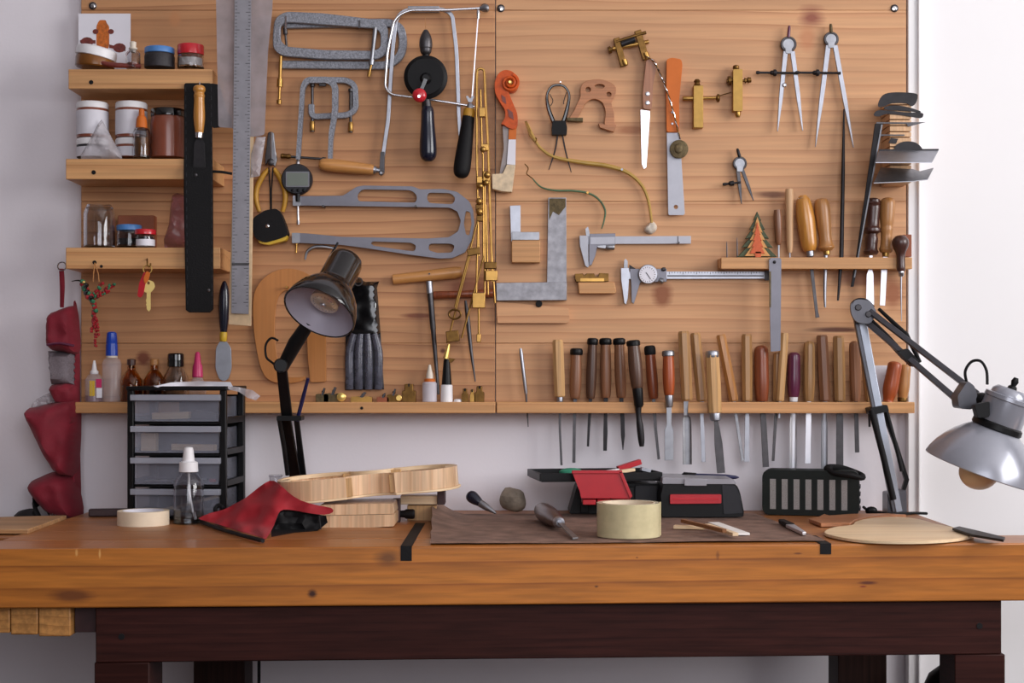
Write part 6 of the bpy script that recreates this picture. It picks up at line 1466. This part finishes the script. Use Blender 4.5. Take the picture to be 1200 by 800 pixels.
v = (C_ - B_).normalized(); sd_ = Vector((-v.y, v.x, 0)).normalized() * .008; s0 = B_ + v * .008
P('blade', G().ext([s0 + sd_ * .5, C_ + sd_, C_ - sd_ * .3 + v * .008, s0 - sd_ * .5], (0, 0, .0028)), 'steel_dull', t, .0004)
# open toolbox
t = T('open_toolbox', 'open black toolbox with a red latch and a full tray', 'toolbox')
P('body', G().prism(rnd([(667, 601), (675, 572), (678, 566), (772, 566), (772, 601)], 1.5), .0, .10, dr=.09), 'black_plastic', t, .002)
P('side_recess', G().prism(rect(744, 568, 770, 599), .1, .104), 'dark_grey_plastic', t, .001)
P('corner_rib', G().prism([(737, 570), (743, 570), (743, 600), (737, 600)], .1, .112), 'black_plastic', t, .001)
P('corner_rib', G().prism([(682, 568), (690, 568), (690, 600), (680, 600)], .1, .108), 'black_plastic', t, .001)
TM = place(((697 - 600) * 2.88 / F, -.085, EZ - (563 - HY) * 2.87 / F), 9)
P('tray_floor', G().box((0, 0, .002), (.230, .14, .004)).xf(TM), 'black_plastic', t, .001)
for (cx_, cy_, sx_, sy_) in ((0, -.0685, .237, .004), (0, .0685, .237, .004), (-.1165, 0, .004, .134), (.1165, 0, .004, .134)):
    P('tray_wall', G().box((cx_, cy_, .0095), (sx_, sy_, .014)).xf(TM), 'black_plastic', t, .001)
P('tray_divider', G().box((-.03, 0, .008), (.003, .13, .01)).xf(TM), 'black_plastic', t)
P('latch', G().prism(rnd([(670.5, 553), (725, 553), (738, 579), (738, 583.5), (681, 583.5), (679.5, 576)], 1.2), .182, .187), 'red_plastic', t, .001)
P('latch_edge', G().prism([(725, 552.5), (729, 552.5), (741, 581), (738, 584)], .181, .19), 'red_plastic', t, .0006)
P('latch_top', G().prism(rect(670, 551, 729, 554.5), .178, .19), 'red_plastic', t, .0008)
for (x0, x1) in ((682, 697), (699, 715), (717, 738)): P('hinge', G().prism(rect(x0, 583.8, x1, 589.5), .12, .186), 'red_plastic', t, .001)
def traything(nm, lab, cat, x, y, z, s, mat, rz=0, ry=0, ball=False):
    g = (G().ball((0, 0, 0), s, 12) if ball else G().box((0, 0, 0), s)).xf(TM @ place((x, y, z), rz, ry)); S(nm, g, mat, lab, cat, 0 if ball else .0008)
traything('green_roll', 'crumpled green cloth in the toolbox tray', 'cloth', -.045, .0, .014, (.024, .02, .008), 'green_cloth', ball=True)
traything('white_tag', 'white plastic piece in the toolbox tray', 'plastic piece', .03, -.02, .016, (.03, .014, .006), 'white_plastic', 10, -8)
traything('wood_peg', 'small wooden wedge in the toolbox tray', 'wedge', .055, -.03, .017, (.04, .012, .006), 'spruce', 20, -6)
traything('red_marker', 'red plastic tool sticking out of the toolbox tray', 'marker', .07, .0, .026, (.048, .014, .01), 'red_plastic', 5, -16)
traything('grey_clip', 'grey metal clip at the right of the toolbox tray', 'clip', .098, -.02, .018, (.02, .012, .007), 'steel', 0, 14)
# small toolbox
t = T('small_toolbox', 'small black toolbox with a clear lid and red latch', 'toolbox')
sd2 = dB(606, MH)
P('body', G().prism(rnd([(776, 605.5), (774.5, 580), (778, 566), (862, 566), (867, 575), (872, 600), (871, 605.5)], [2, 3, 2, 6, 5, 4, 3]), .05, sd2, dr=sd2), 'black_plastic', t, .005)
P('side_panel', G().prism(rnd([(846, 568), (861, 568.5), (867, 580), (870, 601), (848, 602)], 2), sd2, sd2 + .002), 'dark_grey_plastic', t, .001)
P('lid', G().prism(rnd([(776, 566.5), (776.5, 559.5), (860, 561.5), (863, 567)], 1.5), .05, sd2 + .002, dr=sd2), 'lid_clear', t, .002)
P('latch_tab', G().prism(rect(802, 561, 828, 569), sd2 + .003, sd2 + .006), 'lid_clear', t, .0008)
P('latch', G().prism(rnd([(785, 579), (845, 579), (845, 589.5), (785, 590)], 1.5), sd2 + .001, sd2 + .010), 'red_plastic', t, .0015)
P('latch_groove', G().prism(rect(788, 583.5, 842, 585.5), sd2 + .0102, sd2 + .0108), 'red_paint', t)
t = T('blue_pen', 'dark blue pen lying on the small toolbox lid', 'pen')
P('barrel', G().lpx((814, 557.3, .07), (866, 559.2, .07), [(0, 2.8), (.7, 3), (.93, 2), (1, .6)], 12), 'navy_plastic', t)
P('cap', G().lpx((799, 556.5, .07), (815, 557.3, .07), [(0, 1.6), (.1, 2.8), (.95, 3.2), (1, 2.9)], 12), 'black_plastic', t)
P('clip', G().lpx((801, 553.6, .072), (816, 554.6, .072), [(0, .8), (1, .7)], 8), 'steel_black', t)
# wood scraps
def scrap(label, x0, y0, x1, y1, w, h, mat, z=0):
    A = BP(x0, y0, MH + z); B = BP(x1, y1, MH + z); v = (B - A); L = v.length; v.normalize(); n_ = Vector((-v.y, v.x, 0))
    S('wood_scrap', G().ext([A + n_ * w / 2, B + n_ * w / 2, B - n_ * w / 2, A - n_ * w / 2], (0, 0, h)), mat, label, 'wood scrap', .0006, group='wood scraps on the mat')
scrap('short pale wood scrap at the left of the little heap', 790, 619, 826, 620, .016, .006, 'spruce')
scrap('thin pale wood shim at the right of the little heap', 836, 614, 872, 627, .02, .004, 'white_powder')
scrap('pale square-edged stick beneath the brown one', 829, 617, 862, 628, .010, .0055, 'spruce', .0041)
scrap('brown wooden stick lying across the pale scraps', 800, 612, 849, 624, .008, .006, 'scrap_dark', .0097)
t = T('pocket_knife', 'small folding knife with a pale blade on the mat', 'knife')
A = BP(916, 613, MH); B = BP(926, 618, MH); C_ = BP(942, 627, MH)
v = (C_ - A).normalized(); n_ = Vector((-v.y, v.x, 0))
P('grip', G().ext([A + n_ * .006, B + n_ * .008, B - n_ * .008, A - n_ * .006], (0, 0, .008)), 'black_rubber', t, .002)
P('blade', G().ext([B + n_ * .008 + v * .0004, C_ + n_ * .004, C_ + v * .003 - n_ * .003, B - n_ * .008 + v * .0004], (0, 0, .006)), 'steel_bright', t, .001)
# violin top plate and spruce offcut
def flat(pts, h0, th):
    return G().ext([BP(x, y, h0) for x, y in pts], (0, 0, th))
t = T('spruce_plate', 'rounded spruce violin plate lying at the front right of the bench', 'wood plate')
pl = cr([(966, 627), (976, 621), (998, 618), (1003, 614), (1020, 610), (1050, 608.5), (1076, 611), (1098, 617), (1122, 622), (1139, 627), (1140, 630.5), (1122, 634.5), (1090, 637), (1050, 637.5), (1010, 636), (982, 632)], 4, True)
P('plate', flat(pl, .001, .005), 'spruce', t, .0012)
S('spruce_offcut', flat([(948, 612), (960, 609), (966, 606), (972, 608), (1000, 606), (1040, 605.5), (1062, 607), (1020, 609), (1002, 613), (996, 617.5), (985, 617), (962, 617.5)], .001, .007), 'bridge_wood', 'notched spruce offcut behind the rounded plate', 'wood offcut', .001)
S('flat_file', flat([(1116, 621), (1124, 619), (1150, 625), (1178, 632), (1176, 635), (1140, 629)], .0075, .004), 'steel_black', 'short dark flat file at the right front of the bench', 'file', .0008)
# ------------------------------------------------------------------ speaker
t = T('speaker', 'dark green portable speaker with seven grey slots', 'speaker')
SM = place(((953.5 - 600) * 2.9 / F, -.075, ZB + .0445), -14)
sw, sdp, sh_ = .183, .062, .087
pr = rnd([(-sw / 2, -sh_ / 2), (sw / 2, -sh_ / 2), (sw / 2, sh_ / 2), (-sw / 2, sh_ / 2)], .016, 6)
P('body', G().ext([(x, -sdp / 2, z) for x, z in pr], (0, sdp, 0)).xf(SM), 'speaker_green', t, .006)
for k in range(7):
    x = -.071 + k * .0225
    P('grille_slot', G().ext([(px, -sdp / 2 - .0006, pz) for px, pz in rnd([(x - .0056, -.032), (x + .0056, -.032), (x + .0056, .026), (x - .0056, .026)], .005, 5)], (0, .002, 0)).xf(SM), 'speaker_mesh', t)
for k in range(4):
    P('end_rib', G().box((sw / 2 + .0008, 0, -.03 + k * .014), (.003, sdp - .014, .006)).xf(SM), 'dark_grey_plastic', t, .0008)
P('carry_strap', G().tube([SM @ Vector(p) for p in cr([(.03, -.02, .047), (.045, -.034, .04), (.075, -.036, .036), (.096, -.02, .03), (.094, .012, .034), (.06, .02, .046), (.035, .0, .049), (.03, -.02, .047)], 5)], .0055, 8), 'black_rubber', t)
P('strap_knob', G().ball(SM @ Vector((.034, -.016, .047)), .008, 10), 'black_rubber', t)
# ------------------------------------------------------------------ black desk lamp
t = T('desk_lamp', 'black jointed desk lamp with a bell shade turned down left', 'lamp')
n_ = Vector((-.32, -.56, -.765)).normalized(); oc = W(374, 366, .30); ln_ = .142
cap_ = oc - n_ * ln_
P('shade', G().lathe(oc, cap_, [(0, .0650), (0.0, .0672), (.02, .0680), (.12, .0650), (.25, .058), (.36, .048), (.43, .040), (.46, .035), (.5, .033), (.86, .032), (.93, .029), (.98, .020), (1, .006)], 48), 'black_gloss', t)
g = G(); prof = [(-.004, .0645), (.12, .062), (.25, .055), (.34, .046), (.40, .036), (.42, .02)]
# open liner: hide its caps inside by building the surface without them
a_ = oc; ax = (cap_ - oc); tt_ = ax.normalized(); u_ = Vector((0, 1, 0)); u_ = (u_ - tt_ * u_.dot(tt_)).normalized(); w_ = tt_.cross(u_)
M2 = 40; V = []; Fc = []
shade = t.children[0]
me = shade.data; bm = bmesh.new(); bm.from_mesh(me)
dead = [f for f in bm.faces if len(f.verts) > 8 and (f.calc_center_median() - oc).length < .01]
bmesh.ops.delete(bm, geom=dead, context='FACES'); bm.to_mesh(me); bm.free()
prof = [(0.0, .0650), (.12, .062), (.25, .055), (.34, .046), (.40, .036), (.42, .004)]
for (q, r) in prof:
    for k in range(M2):
        an = 2 * math.pi * k / M2; V.append(a_ + ax * q + (u_ * math.cos(an) + w_ * math.sin(an)) * r)
for i in range(len(prof) - 1):
    for k in range(M2): Fc.append((i * M2 + k, i * M2 + (k + 1) % M2, (i + 1) * M2 + (k + 1) % M2, (i + 1) * M2 + k))
P('shade_lining', G().add(V, Fc), 'lamp_lining', t)
bc = oc + ax * .27
P('bulb', G().lathe(oc + ax * .42, oc + ax * .13, [(0, .012), (.3, .02), (.7, .0265), (.9, .027), (.94, .024), (.97, .012), (1, .004)], 28), 'bulb_glass', t)
for k in range(18):
    an = 2 * math.pi * k / 18; P('bulb_facet', G().ball(oc + ax * .155 + (u_ * math.cos(an) + w_ * math.sin(an)) * .0195, .0022, 6), 'chrome', t)
P('bulb_centre', G().ball(oc + ax * .135, .006, 10), 'steel_bright', t)
P('rim', G().tube([oc + (u_ * math.cos(2 * math.pi * k / 40) + w_ * math.sin(2 * math.pi * k / 40)) * .0672 for k in range(40)], .0013, 6, closed=True), 'black_gloss', t)
P('switch_lever', G().tube([W(374, 334, .235), W(385, 305, .205), W(396, 284, .20)], [.0045, .0035, .002], 8, flat=.5), 'black_plastic', t)
P('neck', G().tube([W(362, 378, .235), W(346, 402, .225), W(331, 430, .21)], [.012, .014, .0115], 14), 'black_plastic', t)
P('elbow', G().lathe(W(329, 428, .235), W(329, 428, .185), [(0, .011), (.1, .0135), (.9, .0135), (1, .011)], 18), 'black_plastic', t)
P('cable', G().tube([W(*p) for p in cr([(326, 399, .215), (318, 396, .22), (311.5, 404, .22), (312, 418, .22), (318, 424, .215), (326, 430, .21)], 5)], .0022, 8), 'black_rubber', t)
def seg(nm, p0, p1, w0, w1, th, mat):
    (x0, y0, e0), (x1, y1, e1) = p0, p1; A = W(*p0); B = W(*p1); s_ = (D - e0) / F; h0 = Vector((w0 * s_ / 2, 0, 0)); h1 = Vector((w1 * s_ / 2, 0, 0)); q = Vector((0, th, 0))
    V = [A - h0, A + h0, B + h1, B - h1, A - h0 + q, A + h0 + q, B + h1 + q, B - h1 + q]
    P(nm, G().add(V, [(0, 1, 2, 3), (4, 5, 6, 7), (0, 1, 5, 4), (1, 2, 6, 5), (2, 3, 7, 6), (3, 0, 4, 7)]), mat, t, .0015)
seg('lower_arm', (329, 426, .222), (336, 490, .165), 12, 13, .012, 'black_plastic')
seg('lower_arm', (334, 488, .170), (346, 560, .105), 12, 13, .012, 'black_gloss')
seg('lower_arm', (347, 490, .150), (355, 560, .09), 6, 8, .010, 'black_plastic')
P('spring_cover', G().tube([W(327, 490, .172), W(333, 525, .14), (W(337, 556, .115))], .0045, 8), 'steel_black', t)
P('spring_rod', G().tube([W(361, 443, .19), W(354, 470, .175), W(348, 493, .16)], [.003, .004, .0036], 8), 'navy_plastic', t)
P('bracket', G().ext([W(x, y, .178) for x, y in rect(324, 487, 353, 493, 2)], (0, .044, 0)), 'black_plastic', t, .001)
fb = W(347, 560, .09)
P('socket', G().lathe((fb.x, -.09, ZB + .018), (fb.x, -.09, fb.z + .008), [(0, .018), (.8, .016), (1, .012)], 18), 'black_plastic', t)
P('base', G().lathe((fb.x, -.09, ZB + .0003), (fb.x, -.09, ZB + .022), [(0, .043), (.05, .045), (.5, .043), (.8, .034), (1, .018)], 36), 'black_plastic', t)
# ------------------------------------------------------------------ grey desk lamp at the right
t = T('desk_lamp', 'grey spring-arm desk lamp with a dome shade at the right end of the bench', 'lamp')
P('clamp_foot', G().prism(rnd([(1040, 601.5), (1040, 577), (1062, 574), (1063, 601.5)], 2), .035, .075, dr=.075), 'lamp_arm_grey', t, .002)
P('lower_arm', G().ext([W(x, y, .085) for x, y in stroke([(1008, 362), (1030, 478), (1054, 600)], [10, 9, 8])], (0, .010, 0)), 'lamp_arm_light', t, .0015)
P('lower_arm_edge', G().ext([W(x, y, .084) for x, y in stroke([(1001, 362), (1024, 478), (1048, 600)], [4.5, 4, 4])], (0, .012, 0)), 'lamp_arm_grey', t, .001)
P('rear_arm', G().ext([W(x, y, .055) for x, y in stroke([(1034, 478), (1050, 520), (1063, 562), (1054, 592)], [4, 4.6, 5, 3.4])], (0, .010, 0)), 'black_plastic', t, .001)
P('spring', G().tube([W(1021, 480, .095), W(1034, 530, .095), W(1047, 585, .09)], .0062, 10), 'black_rubber', t)
P('spring', G().tube([W(1039, 482, .062), W(1050, 522, .064), W(1057, 552, .066)], .004, 10), 'black_rubber', t)
P('arm_bracket', G().ext([W(x, y, .1) for x, y in rnd([(1020, 478), (1040, 474), (1042, 482), (1022, 486)], 2)], (0, .05, 0)), 'black_plastic', t, .001)
P('elbow_plate', G().ext([W(x, y, .11) for x, y in rnd([(996, 356), (1004, 350), (1020, 352), (1028, 366), (1020, 380), (1004, 378), (998, 370)], 5)], (0, .006, 0)), 'lamp_arm_grey', t, .0012)
P('elbow_plate', G().ext([W(x, y, .075) for x, y in rnd([(996, 356), (1004, 350), (1020, 352), (1028, 366), (1020, 380), (1004, 378), (998, 370)], 5)], (0, .006, 0)), 'lamp_arm_grey', t, .0012)
for (x, y) in ((1006, 360), (1018, 368)): P('pivot', G().lathe(W(x, y, .116), W(x, y, .068), [(0, .005), (.05, .0062), (.95, .0062), (1, .005)], 12), 'steel_dark', t)
P('cable_loop', G().tube([W(*p) for p in cr([(998, 366, .1), (998, 356, .1), (1006, 350.5, .1), (1016, 352, .1), (1024, 360, .1)], 4)], .0025, 8), 'black_rubber', t)
def arm(p0, p1, d0, d1, w, mat, nm='upper_arm'):
    A = W(p0[0], p0[1], d0); B = W(p1[0], p1[1], d1)
    P(nm, G().tube([A, A.lerp(B, .5), B], w, 4), mat, t, .001, 30)
arm((1016, 362), (1146, 462), .1, .30, .0072, 'lamp_arm_grey')
arm((1012, 374), (1130, 476), .09, .29, .0072, 'lamp_arm_grey')
P('spring', G().tube([W(1022, 376, .1), W(1038, 394, .12), W(1060, 418, .15), W(1071, 428, .165)], [.004, .007, .007, .004], 10), 'black_rubber', t)
P('spring', G().tube([W(1030, 362, .085), W(1062, 392, .13), W(1078, 424, .16)], [.0035, .005, .0035], 10), 'black_rubber', t)
P('spring_block', G().ext([W(x, y, .19) for x, y in rnd([(1052, 412), (1064, 408), (1078, 424), (1070, 430)], 2)], (0, .02, 0)), 'black_plastic', t, .001)
P('head_bracket', G().ext([W(x, y, .335) for x, y in rnd([(1122, 464), (1134, 446), (1142, 452), (1148, 472), (1138, 480), (1124, 478)], 3)], (0, .04, 0)), 'lamp_arm_grey', t, .002)
axd = Vector((.33, -.13, .94)).normalized(); rc = W(1148, 551, .34); s34 = 2.66 / F
LA = lambda px: rc + axd * px * s34
P('knuckle', G().tube([W(1142, 466, .315), W(1150, 468, .33), W(1160, 470, .34)], [.009, .013, .013], 12), 'black_plastic', t)
dome = [(0, 64.5), (0, 65), (1, 65.6), (8, 63.6), (18, 59), (28, 52.5), (38, 44), (46, 35), (51, 28.5), (53, 26)]
P('shade', G().lathe(rc, rc + axd, [(p * s34, r * s34) for p, r in dome + [(53, 24), (50, 26), (44, 33), (36, 41.5), (26, 50), (16, 56.5), (7, 61.5), (1, 63.5)]], 56), 'lamp_grey', t)
sh2 = [o for o in t.children if o.name.startswith('shade')][-1]
bm = bmesh.new(); bm.from_mesh(sh2.data); dead = [f for f in bm.faces if len(f.verts) > 8]; bmesh.ops.delete(bm, geom=dead, context='FACES'); bm.to_mesh(sh2.data); bm.free()
P('collar', G().lathe(LA(51), LA(60), [(0, 28 * s34), (.2, 29.5 * s34), (.8, 29 * s34), (1, 27 * s34)], 36), 'black_plastic', t)
P('housing', G().lathe(LA(58), LA(102), [(0, 26 * s34), (.1, 27 * s34), (.66, 26 * s34), (.68, 27.5 * s34), (.78, 27 * s34), (.80, 22 * s34), (.9, 21 * s34), (1, 16 * s34)], 36), 'lamp_grey', t)
P('switch', G().lathe(LA(100), LA(116), [(0, 6 * s34), (.3, 5 * s34), (.4, 3 * s34), (.7, 4.4 * s34), (1, 2.5 * s34)], 14), 'black_plastic', t)
P('side_plate', G().ext([W(x, y, .385) for x, y in rnd([(1142, 474), (1160, 470), (1160, 488), (1146, 490)], 3)], (0, .02, 0)), 'black_plastic', t, .0015)
P('cable', G().tube([W(*p) for p in cr([(1134, 452, .30), (1131, 436, .31), (1138, 424, .31), (1149, 423, .32), (1156, 434, .33), (1157, 450, .34)], 5)], .0026, 8), 'black_rubber', t)
bq = LA(-2); P('bulb', G().ball(bq, (23 * s34, 23 * s34, 21 * s34), 24), 'bulb_cream', t)
P('bulb_stem', G().lathe(LA(10), LA(52), [(0, 14 * s34), (.4, 11 * s34), (1, 11 * s34)], 18), 'white_plastic', t)
t = T('black_cable', 'black power cord with an inline switch trailing behind the grey lamp', 'cord')
P('cord', G().tube([W(*p) for p in cr([(1012, 594, .06), (1018, 598, .085), (1030, 600.2, .095), (1048, 602, .106), (1070, 601, .07), (1086, 601.5, .05)], 5)], .0028, 8), 'black_rubber', t)
P('inline_switch', G().ball(BP(1021, 603.4) + Vector((0, 0, .0085)), (.012, .008, .0085), 12), 'black_plastic', t)
# dark bar on the bench behind the tape roll
S('dark_bar', G().box(BP(128, 605) + Vector((0, 0, .008)), (.075, .02, .014), RZ(8)), 'vise_purple', 'dark wooden bar lying behind the left of the drawer unit', 'bar', .002)
finalize()
